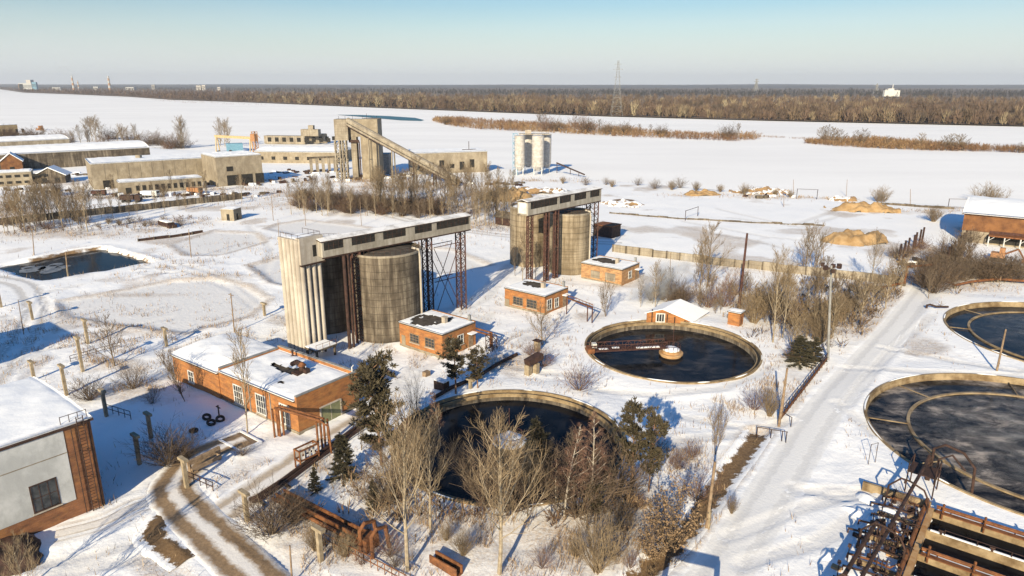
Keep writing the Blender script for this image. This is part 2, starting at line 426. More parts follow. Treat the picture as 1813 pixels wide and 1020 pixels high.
GRASSY = [  # px, py, radius across, radius deep, strength
    (1160, 920, 7, 9, .75), (1010, 950, 10, 7, .7), (880, 960, 12, 8, .55), (700, 950, 10, 8, .5), (600, 955, 8, 5, .7), (1200, 800, 5, 6, .45),
    (1370, 690, 4, 7, .55), (1400, 650, 3, 5, .4), (1290, 720, 6, 5, .25), (250, 690, 9, 5, .4), (190, 640, 8, 4, .3), (420, 790, 3, 3, .8),
    (330, 790, 4, 4, .3), (110, 415, 30, 9, .55), (40, 380, 22, 10, .6), (300, 395, 20, 8, .4), (230, 520, 14, 2, .5), (400, 490, 12, 2, .5), (640, 360, 40, 14, .75),
    (560, 345, 30, 12, .6), (800, 370, 22, 16, .7), (720, 330, 30, 14, .6), (860, 400, 14, 12, .6), (900, 345, 14, 10, .5), (1000, 500, 8, 6, .3), (960, 600, 5, 4, .4),
    (1420, 560, 14, 16, .6), (1500, 560, 12, 18, .6), (1250, 530, 10, 8, .35), (1300, 480, 12, 6, .3), (1560, 520, 8, 10, .65), (1680, 500, 14, 10, .65),
    (1650, 470, 10, 14, .6), (1780, 500, 14, 6, .4), (350, 335, 40, 8, .45), (120, 350, 40, 8, .5), (480, 320, 30, 12, .3), (650, 320, 20, 8, .5), (40, 250, 60, 30, .6),
    (280, 255, 60, 14, .5), (1250, 345, 20, 5, .3), (1480, 350, 40, 5, .4), (1640, 375, 20, 6, .35), (1370, 350, 16, 5, .5), (960, 320, 26, 6, .4), (1140, 890, 4, 6, .5),
    (480, 905, 4, 4, .6), (560, 830, 5, 3, .4), (730, 870, 9, 6, .45)]
SOILY = [(303, 900, 2.0, 1.6, .9), (285, 865, 4, 3, .6), (345, 835, 3, 2.5, .55), (1105, 355, 6, 5, .95), (1150, 372, 7, 2.5, .6),
         (905, 355, 10, 6, .8), (1190, 420, 14, 2, .55), (1060, 340, 8, 1.5, .55), (960, 335, 16, 2, .5), (300, 865, 2, 3, .8)]
def bumpfield(x, y, L):
    s = np.zeros(np.shape(x))
    for px, py, rx, ry, k in L:
        c = P(px, py); s = np.maximum(s, k * np.exp(-(((x - c[0]) / rx) ** 2 + ((y - c[1]) / ry) ** 2)))
    return s
FLATS = []   # building footprints: (corner, along, deep), filled in below the survey
def terrain(x, y, masks=False):
    x = np.asarray(x, float); y = np.asarray(y, float)
    d_rr = seg_dist(x, y, ROAD_R); d_rd = seg_dist(x, y, ROAD_D); d_rs = seg_dist(x, y, ROAD_S); d_rb = seg_dist(x, y, ROAD_B)
    d_rl = seg_dist(x, y, ROAD_L); d_bk = seg_dist(x, y, ROAD_BACK)
    road = np.minimum.reduce([d_rr - 2.4, d_rd - 2.6, d_rs - 1.9, d_rb - 1.6, d_rl - 3.0, d_bk - 3.0])
    calm = sstep(-.2, 2.2, road)
    for k, (cx, cy, R) in TANKS.items():
        r = np.hypot(x - cx, y - cy); calm = np.minimum(calm, .15 + .85 * sstep(R + 1.5, R + 7, r))
    fz = np.minimum.reduce([poly_sd(x, y, p) for p in FROZEN])
    calm = np.minimum(calm, .06 + .94 * sstep(-1.5, 1.0, fz))
    near = 1 - .4 * sstep(130, 240, y)
    z = calm * near * (.26 * fbm(x / 23, y / 23, 3, 2) + .17 * fbm(x / 6.5, y / 6.5, 9, 3) + .10 * fbm(x / 1.7, y / 1.7, 21, 2) * (1 - .6 * sstep(20, 34, x)))
    gr = bumpfield(x, y, GRASSY)
    z += gr * .22 * fbm(x / 1.3, y / 1.3, 31, 2) * calm
    # banks ploughed up beside the roads, frozen ponds behind low dykes
    z += .2 * np.exp(-((road - .7) / .55) ** 2) * (.6 + .6 * fbm(x / 1.6, y / 1.6, 5, 2))
    z += -.32 * (1 - sstep(-1.6, .2, fz)) + .22 * np.exp(-((fz - .9) / .8) ** 2) * (.5 + fbm(x / 4, y / 4, 17, 2))
    for k, (cx, cy, R) in TANKS.items():
        r = np.hypot(x - cx, y - cy); z += .25 * (1 - sstep(R + 2.0, R + 6.5, r))
    pd = poly_sd(x, y, POND) + 1.3 * fbm(x / 3.5, y / 3.5, 19, 3)
    z = np.where(pd < 2.5, z * sstep(0, 2.5, pd) - 2.6 * (1 - sstep(-1.0, 1.2, pd)), z)
    z = z + .6 * np.exp(-((pd - 2.0) / 1.2) ** 2) * (y > 172)
    dd = seg_dist(x, y, DITCH); z -= .5 * (1 - sstep(.1, 2.0, dd))
    for T in TRACKS: z -= .14 * np.exp(-((seg_dist(x, y, T) - .5) / .32) ** 2) - .07 * np.exp(-((seg_dist(x, y, T) - 1.1) / .3) ** 2)
    z = np.where(poly_sd(x, y, BASIN) < 0, -4.0, z)
    sd = poly_sd(x, y, SHORE_POLY)
    z = z * (1 - sstep(-8, 0, sd)) - 4.0 * sstep(-7, 9, sd)
    if not masks: return z
    dirt = bumpfield(x, y, SOILY)
    pde = np.exp(-((pd - .4) / 1.2) ** 2)
    dirt = np.maximum(dirt, .8 * pde * ((y > P(80, 462)[1] - .12 * x * 0) | (x > -82)) * (y > P(214, 478)[1]))
    edge = np.exp(-((fz - .2) / 1.3) ** 2)
    gr = np.maximum(gr, .62 * edge)
    gr = np.maximum(gr, .55 * sstep(.18, .5, fbm(x / 14, y / 14, 91, 3)) * (y < 330) * calm)
    gr = np.maximum(gr, .8 * (1 - sstep(.8, 3.0, dd)))
    gr = gr * sstep(-.5, 1.0, road)
    for k, (cx, cy, R) in TANKS.items(): gr = gr * sstep(R - .5, R + 2.5, np.hypot(x - cx, y - cy))
    pack = np.zeros(np.shape(x))
    for T in TRACKS: pack = np.maximum(pack, .6 * np.exp(-((seg_dist(x, y, T) - .4) / .6) ** 2))
    pack = np.maximum(pack, .55 * (1 - sstep(-1, 1.5, fz)))
    return z, dirt, gr, pack
def gz(x, y): return float(terrain(np.array([x]), np.array([y]))[0])
def G(px, py):
    p = P(px, py); p.z = gz(p.x, p.y); return p

def axis(segs):
    out = []
    for a, b, st in segs: out += list(np.arange(a, b - 1e-6, st))
    out.append(segs[-1][1]); return np.array(out)
gx = axis([(-620, -260, 4.0), (-260, -95, 1.5), (-95, 95, .62), (95, 260, 1.5), (260, 420, 4.0)])
gy = axis([(28, 46, 1.0), (46, 112, .5), (112, 170, .8), (170, 280, 1.6), (280, 420, 2.8), (420, 760, 6.0)])
X, Y = np.meshgrid(gx, gy)
X = X.ravel(); Y = Y.ravel()
Z, A_dirt, A_grass, A_pack = terrain(X, Y, True)
nx, ny = len(gx), len(gy)
ii, jj = np.meshgrid(np.arange(nx - 1), np.arange(ny - 1)); q = (jj * nx + ii).ravel()
F4 = np.c_[q, q + 1, q + 1 + nx, q + nx]
inside = np.zeros(len(X), bool)
for k, (cx, cy, R) in TANKS.items():       # the tanks are open holes in the ground
    r = np.hypot(X - cx, Y - cy); Ri = R - .25
    ring = (r < Ri) & (r > Ri - 1.6)
    X = np.where(ring, cx + (X - cx) * Ri / np.maximum(r, .1), X); Y = np.where(ring, cy + (Y - cy) * Ri / np.maximum(r, .1), Y)
    inside |= r < Ri
F4 = F4[~inside[F4].all(axis=1)]

m, nt, b = newmat('snowy_ground')
p = pos(nt)
def attr(nt, nm):
    a = N(nt, 'ShaderNodeAttribute'); a.attribute_name = nm; return a.outputs['Fac']
big = noise(nt, p, .09, 5, .6); mid = noise(nt, p, .7, 6, .65); fine = noise(nt, p, 3.2, 5, .7)
c = ramp(nt, big, [(.35, (.80, .80, .80)), (.65, (.85, .845, .84))])
pk = attr(nt, 'pack')
c = mixc(nt, pk, c, (.60, .58, .555))
ga = attr(nt, 'grass')
gf = mth(nt, 'MULTIPLY', mth(nt, 'SUBTRACT', mth(nt, 'ADD', mth(nt, 'MULTIPLY', mid, .55), mth(nt, 'MULTIPLY', mth(nt, 'ADD', ga, mth(nt, 'MULTIPLY', mth(nt, 'SUBTRACT', big, .42), .8)), .9)), .47), 2.4, True)
gf = mth(nt, 'MULTIPLY', gf, ramp(nt, fine, [(.36, (.25,) * 3), (.62, (1,) * 3)]), True)
gcol = ramp(nt, fine, [(.35, (.16, .10, .055)), (.6, (.42, .30, .19)), (.75, (.60, .50, .39))])
c = mixc(nt, mth(nt, 'MULTIPLY', gf, .8), c, gcol)
da = attr(nt, 'dirt')
df = mth(nt, 'MULTIPLY', mth(nt, 'SUBTRACT', mth(nt, 'ADD', mth(nt, 'MULTIPLY', mid, .5), da), .72), 5, True)
c = mixc(nt, df, c, ramp(nt, mid, [(.35, (.13, .08, .04)), (.6, (.24, .155, .08))]))
nt.links.new(c, b.inputs['Base Color']); b.inputs['Roughness'].default_value = .8
hh = mth(nt, 'ADD', mth(nt, 'MULTIPLY', noise(nt, p, 1.1, 7, .62), 1.0), mth(nt, 'MULTIPLY', mth(nt, 'ADD', gf, df), mth(nt, 'MULTIPLY', fine, .5)))
bump(nt, b, hh, .5, .22)
ground = npmesh('ground', np.c_[X, Y, Z], F4, m, smooth=True, attrs=dict(dirt=A_dirt, grass=A_grass, pack=A_pack))
tag(ground, kind='structure')

# roads laid over the ground as draped strips
def road(name, line, half, mat, lift=.05):
    pts = [np.array(q[:2]) for q in line]; d = np.r_[0, np.cumsum([np.hypot(*(b - a)) for a, b in zip(pts[:-1], pts[1:])])]
    s = np.arange(0, d[-1], .7); cx = np.interp(s, d, [p[0] for p in pts]); cy = np.interp(s, d, [p[1] for p in pts])
    tx, ty = np.gradient(cx), np.gradient(cy); L = np.hypot(tx, ty); tx, ty = tx / L, ty / L
    lat = np.linspace(-1, 1, 15)
    XX = (cx[:, None] - ty[:, None] * lat * half).ravel(); YY = (cy[:, None] + tx[:, None] * lat * half).ravel()
    LL = np.tile(lat, len(s))
    ZZ = terrain(XX, YY) + lift * (1 - np.abs(LL) ** 10) - .06 * np.abs(LL) ** 8 - .05 * np.exp(-((np.abs(LL) - .5) / .16) ** 2)
    w = len(lat); i, j = np.meshgrid(np.arange(w - 1), np.arange(len(s) - 1)); q = (j * w + i).ravel()
    o = npmesh(name, np.c_[XX, YY, ZZ], np.c_[q, q + w, q + w + 1, q + 1][:, ::-1], mat, smooth=True, attrs=dict(lat=LL, run=np.repeat(s, w)))
    return tag(o, kind='structure')
def roadmat(name, mud, amount, packed=(.72, .69, .655)):
    m, nt, b = newmat(name); p = pos(nt)
    la = mth(nt, 'ABSOLUTE', attr(nt, 'lat'))
    n1 = noise(nt, p, .55, 6, .65); n2 = noise(nt, p, 2.6, 5, .7)
    la2 = mth(nt, 'ADD', la, mth(nt, 'MULTIPLY', mth(nt, 'SUBTRACT', n1, .5), .55))
    tr = ramp(nt, la2, [(.08, (.05,) * 3), (.34, (1,) * 3), (.56, (1,) * 3), (.92, (0,) * 3)])
    f = mth(nt, 'MULTIPLY', mth(nt, 'SUBTRACT', mth(nt, 'ADD', tr, mth(nt, 'MULTIPLY', n2, .7)), 1.12 - amount), 1.5, True)
    c = mixc(nt, ramp(nt, la2, [(.80, (0,) * 3), (.96, (1,) * 3)]), packed, (.84, .84, .84))
    c = mixc(nt, f, c, ramp(nt, n2, [(.35, tuple(k * .62 for k in mud)), (.65, mud)]))
    nt.links.new(c, b.inputs['Base Color']); b.inputs['Roughness'].default_value = .85
    bump(nt, b, n2, .5, .1)
    return m
def soilmat(name, c1, c2):
    m, nt, b = newmat(name); p = pos(nt); n1 = noise(nt, p, .9, 6, .68); n2 = noise(nt, p, 3.0, 5, .7)
    la2 = mth(nt, 'ADD', mth(nt, 'ABSOLUTE', attr(nt, 'lat')), mth(nt, 'MULTIPLY', mth(nt, 'SUBTRACT', n1, .5), 1.5))
    c = mixc(nt, ramp(nt, la2, [(.42, (0,) * 3), (.58, (1,) * 3)]), ramp(nt, n2, [(.35, c1), (.65, c2)]), (.84, .84, .84))
    nt.links.new(c, b.inputs['Base Color']); b.inputs['Roughness'].default_value = .85; bump(nt, b, n2, .6, .12); return m
road('ditch', smooth_line(DITCH), 2.0, soilmat('ditch_earth', (.10, .06, .03), (.22, .14, .07)), .07)
road('mud_puddle', smooth_line(PUDDLE), 1.9, soilmat('wet_earth', (.11, .065, .03), (.19, .12, .06)), .10)
MUD = roadmat('muddy_road', (.30, .205, .12), .60)
road('dirt_road', ROAD_D, 2.8, MUD, .15)
road('yard_road', ROAD_S, 2.6, roadmat('sanded_snow_road', (.52, .43, .33), .42), .06)
road('side_track', ROAD_B, 2.0, roadmat('sanded_side_track', (.50, .43, .35), .25), .03)
PACK = roadmat('packed_snow_road', (.66, .65, .64), .08, (.73, .72, .705))
road('snow_road', ROAD_R, 3.0, PACK)
road('left_track', ROAD_L, 3.4, roadmat('rutted_snow', (.62, .60, .58), .35, (.76, .755, .75)))
road('back_track', ROAD_BACK, 3.2, roadmat('rutted_back_snow', (.62, .59, .56), .25, (.76, .755, .75)))

# the frozen river, the strip of open water on it, the far bank
m, nt, b = newmat('river_snow'); p = pos(nt)
mp = N(nt, 'ShaderNodeMapping'); mp.inputs['Scale'].default_value = (.006, .02, 1); nt.links.new(p, mp.inputs['Vector'])
f = noise(nt, mp.outputs[0], 1.0, 7, .6)
nt.links.new(ramp(nt, f, [(.35, (.80, .785, .765)), (.55, (.85, .835, .81)), (.7, (.88, .865, .84))]), b.inputs['Base Color']); b.inputs['Roughness'].default_value = .85
bump(nt, b, noise(nt, mp.outputs[0], 6, 5), .25, .4)
RIVER_Z = -1.3
V = [(-9000, 240, RIVER_Z), (9000, 240, RIVER_Z), (9000, 11000, RIVER_Z), (-9000, 11000, RIVER_Z)]
tag(npmesh('river', V, [(0, 1, 2, 3)], m), kind='structure')
def flat(name, pts, z, mat):
    mb = MB(); mb.f.append(tuple(range(len(pts)))); mb.v = [(p[0], p[1], z) for p in pts]
    o = mb.build(name, mat); return tag(o, kind='structure')
m, nt, b = newmat('open_river_water'); b.inputs['Base Color'].default_value = (.055, .15, .20, 1); b.inputs['Roughness'].default_value = .6; b.inputs['Specular IOR Level'].default_value = .05
M['river_water'] = m
ow = [tuple(P(a, c, RIVER_Z)[:2]) for a, c in [(596, 203.5), (640, 204), (690, 206), (735, 209), (751, 213), (745, 214.5), (710, 213.5), (660, 209), (620, 205.5)]]
flat('open_water', ow[::-1], RIVER_Z + .3, m)
BANK = [(-700, 158.5), (-100, 157.2), (0, 158.0), (41, 163.7), (127, 166.8), (229, 171), (300, 176), (460, 181.5), (669, 190), (880, 198), (1074, 205), (1340, 212), (1813, 222.5), (2300, 233)]
bw = [tuple(P(a, c, 0)[:2]) for a, c in BANK]
m2 = plain('far_woodland_floor', (.10, .07, .05), (.20, .15, .11), .01, 1.0)
flat('far_bank', ([(-9000, 15000)] + bw + [(9000, bw[-1][1]), (9000, 15000)])[::-1], 0.0, m2)
# ------------------------------------------------------------------ settling tanks
def water(name, c1, c2, rough=.1, steam=0.0):
    m, nt, b = newmat(name); p = pos(nt)
    w = N(nt, 'ShaderNodeTexNoise'); w.inputs['Scale'].default_value = .17; w.inputs['Detail'].default_value = 6; w.inputs['Distortion'].default_value = 1.6
    nt.links.new(p, w.inputs['Vector'])
    c = ramp(nt, w.outputs['Fac'], [(.35, c1), (.62, c2)])
    if steam:   # pale foam drifting in wisps on the warm water
        mp = N(nt, 'ShaderNodeMapping'); mp.inputs['Scale'].default_value = (.20, .34, 1); mp.inputs['Rotation'].default_value = (0, 0, .35)
        nt.links.new(p, mp.inputs['Vector'])
        v = N(nt, 'ShaderNodeTexNoise'); v.inputs['Scale'].default_value = 1.0; v.inputs['Detail'].default_value = 8; v.inputs['Roughness'].default_value = .66; v.inputs['Distortion'].default_value = .35
        nt.links.new(mp.outputs[0], v.inputs['Vector'])
        ff = ramp(nt, v.outputs['Fac'], [(.44, (0, 0, 0)), (.55, (steam * .22,) * 3), (.68, (steam,) * 3)])
        c = mixc(nt, ff, c, (.40, .345, .30))
        nt.links.new(mth(nt, 'ADD', mth(nt, 'MULTIPLY', ff, .7), rough), b.inputs['Roughness'])
    else: b.inputs['Roughness'].default_value = rough
    nt.links.new(c, b.inputs['Base Color'])
    b.inputs['IOR'].default_value = 1.33; b.inputs['Specular IOR Level'].default_value = .07
    bump(nt, b, noise(nt, p, 2.2, 3), .06, .05)
    return m
M['tank_water'] = water('dark_tank_water', (.004, .005, .007), (.012, .013, .016))
M['tank_water_foam'] = water('foamy_tank_water', (.004, .005, .007), (.014, .015, .018), steam=.14)
M['tank_water_steam'] = water('steaming_tank_water', (.004, .0045, .006), (.012, .012, .014), steam=.95)
def disc(mb, c, r, z, n=64):
    b = len(mb.v); mb.v += [(c[0] + r * math.cos(2 * math.pi * k / n), c[1] + r * math.sin(2 * math.pi * k / n), z) for k in range(n)]
    mb.f.append(tuple(range(b, b + n)))
def tank(k, label, wl, wmat, deep):
    cx, cy, R = TANKS[k]; t = thing('settling_tank', label, 'settling tank', (cx, cy, 0), 'round settling tanks in the snow')
    c = (cx, cy, 0)
    mb = MB()
    if deep: prof = [(R, -1.2), (R, .48), (R - .32, .48), (R - .32, .06), (R - .8, .06), (R - .8, .22), (R - .95, .22), (R - .95, -3)]
    else: prof = [(R, -1.2), (R, .42), (R - .34, .42), (R - .34, -.1), (R - .5, -.3), (R - .5, -3)]
    prof = prof[::-1]
    mb.lathe(prof + [(R - .0, -3)], c, 96); mb.build('rim_wall', M['tan_concrete'], t)
    if deep:
        mb = MB(); mb.lathe([(R - .952, -.3), (R - .99, -.3), (R - .99, -2.8), (R - .952, -2.8)], c, 96); mb.build('wet_band', M['concrete_dark'], t)
        mb = MB(); mb.lathe([(R - .34, .07), (R - .34, .10), (R - .79, .10), (R - .79, .07)], c, 96); mb.build('launder_shade', M['dark'], t)  # dark strip along the channel floor, painting in the shadow of its walls
    rr_ = random.Random(k * 17)
    for a_ in range(11):
        a0 = a_ * .571 + rr_.uniform(0, .3); da = rr_.uniform(.06, .34); zt = .485 if deep else .425; r1_ = R - .02; r0_ = R - rr_.uniform(.16, .3); m_ = MB(); n_ = 8
        for j_ in range(n_ + 1):
            a = a0 + da * j_ / n_; tp_ = math.sin(math.pi * j_ / n_) ** .5; rm = (r0_ + r1_) / 2; hw = (r1_ - r0_) / 2 * tp_ + .004
            m_.v += [(c[0] + (rm - hw) * math.cos(a), c[1] + (rm - hw) * math.sin(a), zt), (c[0] + (rm - hw * .5) * math.cos(a), c[1] + (rm - hw * .5) * math.sin(a), zt + .09 * tp_), (c[0] + (rm + hw * .5) * math.cos(a), c[1] + (rm + hw * .5) * math.sin(a), zt + .09 * tp_), (c[0] + (rm + hw) * math.cos(a), c[1] + (rm + hw) * math.sin(a), zt)]
        m_.f += [(j_ * 4 + i_, j_ * 4 + i_ + 1, j_ * 4 + i_ + 5, j_ * 4 + i_ + 4) for j_ in range(n_) for i_ in range(3)]
        m_.build('rim_snow', M['snow'], t, smooth=True)
    w = MB(); disc(w, c, R - (1.1 if deep else .45), wl, 96); w.build('water', wmat, t)
    return t, c, R
# tank one, hidden behind the trees in front
t, c, R = tank(1, 'round settling tank of dark water behind the bare poplars in front', -.75, M['tank_water'], True)
d = MB(); d.lathe([(0, .1), (2.2, .1), (2.3, -.2), (2.3, -1.6), (0, -1.6)], c, 24, False); d.build('centre_drum', M['tan_concrete'], t)
d = MB(); d.lathe([(0, 1.6), (.5, 1.25), (1.4, .6), (2.2, .2), (2.2, .1), (0, .1)], c, 24, False); d.build('snow_heap', M['snow'], t, smooth=True)
d = MB()
for a in range(10):
    q = Vector((c[0] + 1.9 * math.cos(a * .628), c[1] + 1.9 * math.sin(a * .628), .1)); d.beam(q, q + UP * 1.0, .06)
d.tube([(c[0] + 1.9 * math.cos(a * .628), c[1] + 1.9 * math.sin(a * .628), 1.1) for a in range(11)], .035, 5)
d.beam((c[0], c[1], .9), (c[0], c[1], 4.6), .09); d.build('railing', M['rust_red'], t)
# tank two, with the scraper bridge
t, c, R = tank(2, 'round settling tank with a red scraper bridge reaching its middle drum', -.95, M['tank_water_foam'], True)
d = MB(); d.lathe([(0, .1), (1.6, .1), (1.6, -.35), (2.0, -.35), (2.0, -.62), (1.75, -.7), (1.75, -2), (0, -2)], c, 32, False); d.build('centre_drum', M['orange_concrete'], t)
d = MB(); d.lathe([(0, .62), (.5, .58), (1.0, .44), (1.35, .25), (1.45, .104), (0, .104)], c, 24, False); d.build('snow_heap', M['snow'], t, smooth=True)
ang = math.radians(188); di = Vector((math.cos(ang), math.sin(ang), 0)); pe = Vector((-di.y, di.x, 0))
br = MB(); C0 = Vector(c)
for s in (-1, 1):
    for z in (.72, 1.75): br.beam(C0 + di * 1.0 + pe * s * .85 + UP * z, C0 + di * (R - .1) + pe * s * .85 + UP * z, .12)
    for k in range(13):
        a0 = 1.0 + (R - 1.1) * k / 13; a1 = 1.0 + (R - 1.1) * (k + 1) / 13
        br.beam(C0 + di * a0 + pe * s * .85 + UP * .72, C0 + di * a0 + pe * s * .85 + UP * 1.75, .07)
        br.beam(C0 + di * a0 + pe * s * .85 + UP * (.72 if k % 2 else 1.75), C0 + di * a1 + pe * s * .85 + UP * (1.75 if k % 2 else .72), .06)
for k in range(24): 
    a0 = 1.0 + (R - 1.1) * k / 23; br.beam(C0 + di * a0 - pe * .85 + UP * .72, C0 + di * a0 + pe * .85 + UP * .72, .07)
br.frame_box(C0 + di * 1.2 - pe * .8 + UP * .78, di * (R - 1.8), pe * 1.6, UP * .05)
br.build('scraper_bridge', M['rust_red'], t)
sn = MB(); sn.frame_box(C0 + di * 2.2 + pe * .1 + UP * .84, di * 4.0, pe * .5, UP * .10); sn.frame_box(C0 + di * 9 - pe * .5 + UP * .84, di * 1.2, pe * .5, UP * .08); sn.frame_box(C0 + di * 11 - pe * .2 + UP * .84, di * 1.6, pe * .5, UP * .08)
sn.build('snow_patch', M['snow'], t)
cg = MB(); cg.box(C0 + di * (R - .5) + UP * .5, 1.1, 2.0, .75, di); cg.build('wheel_carriage', M['rust'], t)
bx = MB(); bx.box(C0 + di * (R - 1.2) + UP * 1.25, .7, .9, .7, di); bx.build('motor_housing', M['white_paint'], t)
rl = MB()
for a in range(12):
    q = Vector((c[0] + 1.5 * math.cos(a * .5236), c[1] + 1.5 * math.sin(a * .5236), .1)); rl.beam(q, q + UP * .95, .05)
rl.tube([(c[0] + 1.5 * math.cos(a * .5236), c[1] + 1.5 * math.sin(a * .5236), 1.05) for a in range(13)], .035, 5)
rl.beam((c[0] + .3, c[1] + .3, .1), (c[0] + .3, c[1] + .3, 4.6), .07); rl.build('railing', M['rust_red'], t)
# tanks three and four, with an inner weir ring
for k, lab, wm, rr in ((4, 'large round tank of steaming dark water nearest on the right', 'tank_water_steam', .745), (3, 'large round tank at the right behind the leaning timber pole', 'tank_water_foam', .80)):
    t, c, R = tank(k, lab, -.55, M[wm], False)
    C0 = Vector(c)
    g = MB(); g.lathe([(R * rr + .2, -.9), (R * rr + .2, -.34), (R * rr - .2, -.34), (R * rr - .2, -.9)], c, 96); g.build('weir_ring', M['tan_concrete'], t)
    for a in (2.05, 2.75, 3.35, 4.0, 4.75, 5.5, .3, 1.2):
        e = Vector((math.cos(a), math.sin(a), 0)); st = MB(); st.beam(C0 + e * R * rr + UP * -.34, C0 + e * (R - .6) + UP * -.34, .14, .12); st.build('strut', M['tan_concrete'], t)
    hb = MB(); hb.lathe([(0, .5), (2.2, .5), (2.2, -1), (0, -1)], c, 24, False); hb.build('centre_drum', M['tan_concrete'], t)
# ------------------------------------------------------------------ brick and concrete buildings
def facade(F, d, h):
    """frame of a wall: point at s metres along and z up, pushed out by o"""
    F = Vector((F[0], F[1], 0)); d = Vector((d[0], d[1], 0)).normalized()
    n = Vector((d.y, -d.x, 0))
    if n.dot(Vector((0, 0, 0)) - F) < 0: n = -n      # outward = towards the camera side
    return lambda s, z, o=0: F + d * s + n * o + UP * z
def window(t, at, s0, s1, z0, z1, nx, nz, frame, pane='glass', name='window', fw=.07):
    s0, s1 = min(s0, s1), max(s0, s1)
    f = MB()
    w = lambda sa, sb, za, zb, o0, o1: f.frame_box(at(sa, za, o0), at(sb, za, o0) - at(sa, za, o0), at(sa, za, o1) - at(sa, za, o0), UP * (zb - za))
    e = fw
    w(s0 - e, s0 + e, z0 - e, z1 + e, -.02, .09); w(s1 - e, s1 + e, z0 - e, z1 + e, -.02, .09)
    w(s0 + e, s1 - e, z0 - e, z0 + e, -.02, .09); w(s0 + e, s1 - e, z1 - e, z1 + e, -.02, .09)
    for k in range(1, nx):
        s = s0 + (s1 - s0) * k / nx; w(s - e * .5, s + e * .5, z0 + e, z1 - e, -.02, .06)
    for k in range(1, nz):
        z = z0 + (z1 - z0) * k / nz; w(s0 + e, s1 - e, z - e * .45, z + e * .45, -.02, .055)
    o = f.build(name, M[frame], t)
    si = MB(); si.frame_box(at(s0 - .15, z0 - .2, -.02), at(s1 + .15, z0 - .2, -.02) - at(s0 - .15, z0 - .2, -.02), at(s0, z0, .18) - at(s0, z0, -.02), UP * .11); si.build('sill', M['concrete_pale'], o)
    g = MB(); g.frame_box(at(s0, z0, -.05), at(s1, z0, -.05) - at(s0, z0, -.05), at(s0, z0, .02) - at(s0, z0, -.05), UP * (z1 - z0)); g.build('pane', M[pane], o)
    return o
def slabbox(mb, at, s0, s1, z0, z1, o0, o1):
    mb.frame_box(at(s0, z0, o0), at(s1, z0, o0) - at(s0, z0, o0), at(s0, z0, o1) - at(s0, z0, o0), UP * (z1 - z0))
def snow_roof(parent, F, u, v, lu, lv, z, th, holes=(), crown=0.0, name='snow_cover', over=.0, seed=1, mat=None):
    """sheet of lying snow; holes = bare patches (fraction u, v, radii)"""
    st = max(.3, lu / 60); nu, nv = max(4, int(lu / st)), max(4, int(lv / st))
    U, Vv = np.meshgrid(np.linspace(0, 1, nu + 1), np.linspace(0, 1, nv + 1)); U = U.ravel(); Vv = Vv.ravel()
    F = np.array([F[0], F[1]]); u = np.array([u[0], u[1]]); v = np.array([v[0], v[1]])
    a = U * (lu + 2 * over) - over; c = Vv * (lv + 2 * over) - over
    x = F[0] + u[0] * a + v[0] * c; y = F[1] + u[1] * a + v[1] * c
    e = np.minimum(np.minimum(U, 1 - U) * lu, np.minimum(Vv, 1 - Vv) * lv)
    zz = z + th * (.35 + .65 * sstep(0, .6, e)) + th * .5 * fbm(x / 2.3, y / 2.3, seed) * sstep(0, .8, e) + crown * np.sin(np.pi * Vv) ** .8
    i, j = np.meshgrid(np.arange(nu), np.arange(nv)); q = (j * (nu + 1) + i).ravel(); FF = np.c_[q, q + 1, q + nu + 2, q + nu + 1]
    keep = np.ones(len(FF), bool); fx = (U[FF].mean(1)); fy = (Vv[FF].mean(1))
    for hu, hv, ru, rv in holes:
        keep &= (((fx - hu) / ru) ** 2 + ((fy - hv) / rv) ** 2 + .9 * fbm(fx * lu / 1.2, fy * lv / 1.2, seed + 5)) > 1
    FF = FF[keep]
    # a skirt so that the snow has a thickness
    n = len(x); border = [k for k in range(nu + 1)] + [k * (nu + 1) + nu for k in range(1, nv + 1)] + [nv * (nu + 1) + k for k in range(nu - 1, -1, -1)] + [k * (nu + 1) for k in range(nv - 1, 0, -1)]
    xb, yb = x[border], y[border]
    V = np.r_[np.c_[x, y, zz], np.c_[xb, yb, np.full(len(border), z - .02)]]
    m = len(border); SK = np.array([[border[k], border[(k + 1) % m], n + (k + 1) % m, n + k] for k in range(m)])
    off = np.array(WLOC[parent.name]); V = V - off
    o = npmesh(name, V, np.r_[FF, SK], mat or M['snow'], smooth=True); o.parent = parent
    return o
def rect(F, u, v, lu, lv):
    F, u, v = Vector((F[0], F[1], 0)), Vector((u[0], u[1], 0)), Vector((v[0], v[1], 0))
    return [F, F + u * lu, F + u * lu + v * lv, F + v * lv]
def ringwall(mb, F, u, v, lu, lv, z0, z1, th=.3):
    F, u, v = Vector((F[0], F[1], 0)), Vector((u[0], u[1], 0)).normalized(), Vector((v[0], v[1], 0)).normalized()
    a = F + UP * z0; h = UP * (z1 - z0)
    mb.frame_box(a, u * lu, v * th, h); mb.frame_box(a + v * (lv - th), u * lu, v * th, h)
    mb.frame_box(a + v * th, u * th, v * (lv - 2 * th), h); mb.frame_box(a + v * th + u * (lu - th), u * th, v * (lv - 2 * th), h)
L_ = -AX     # along the long fronts, to the left
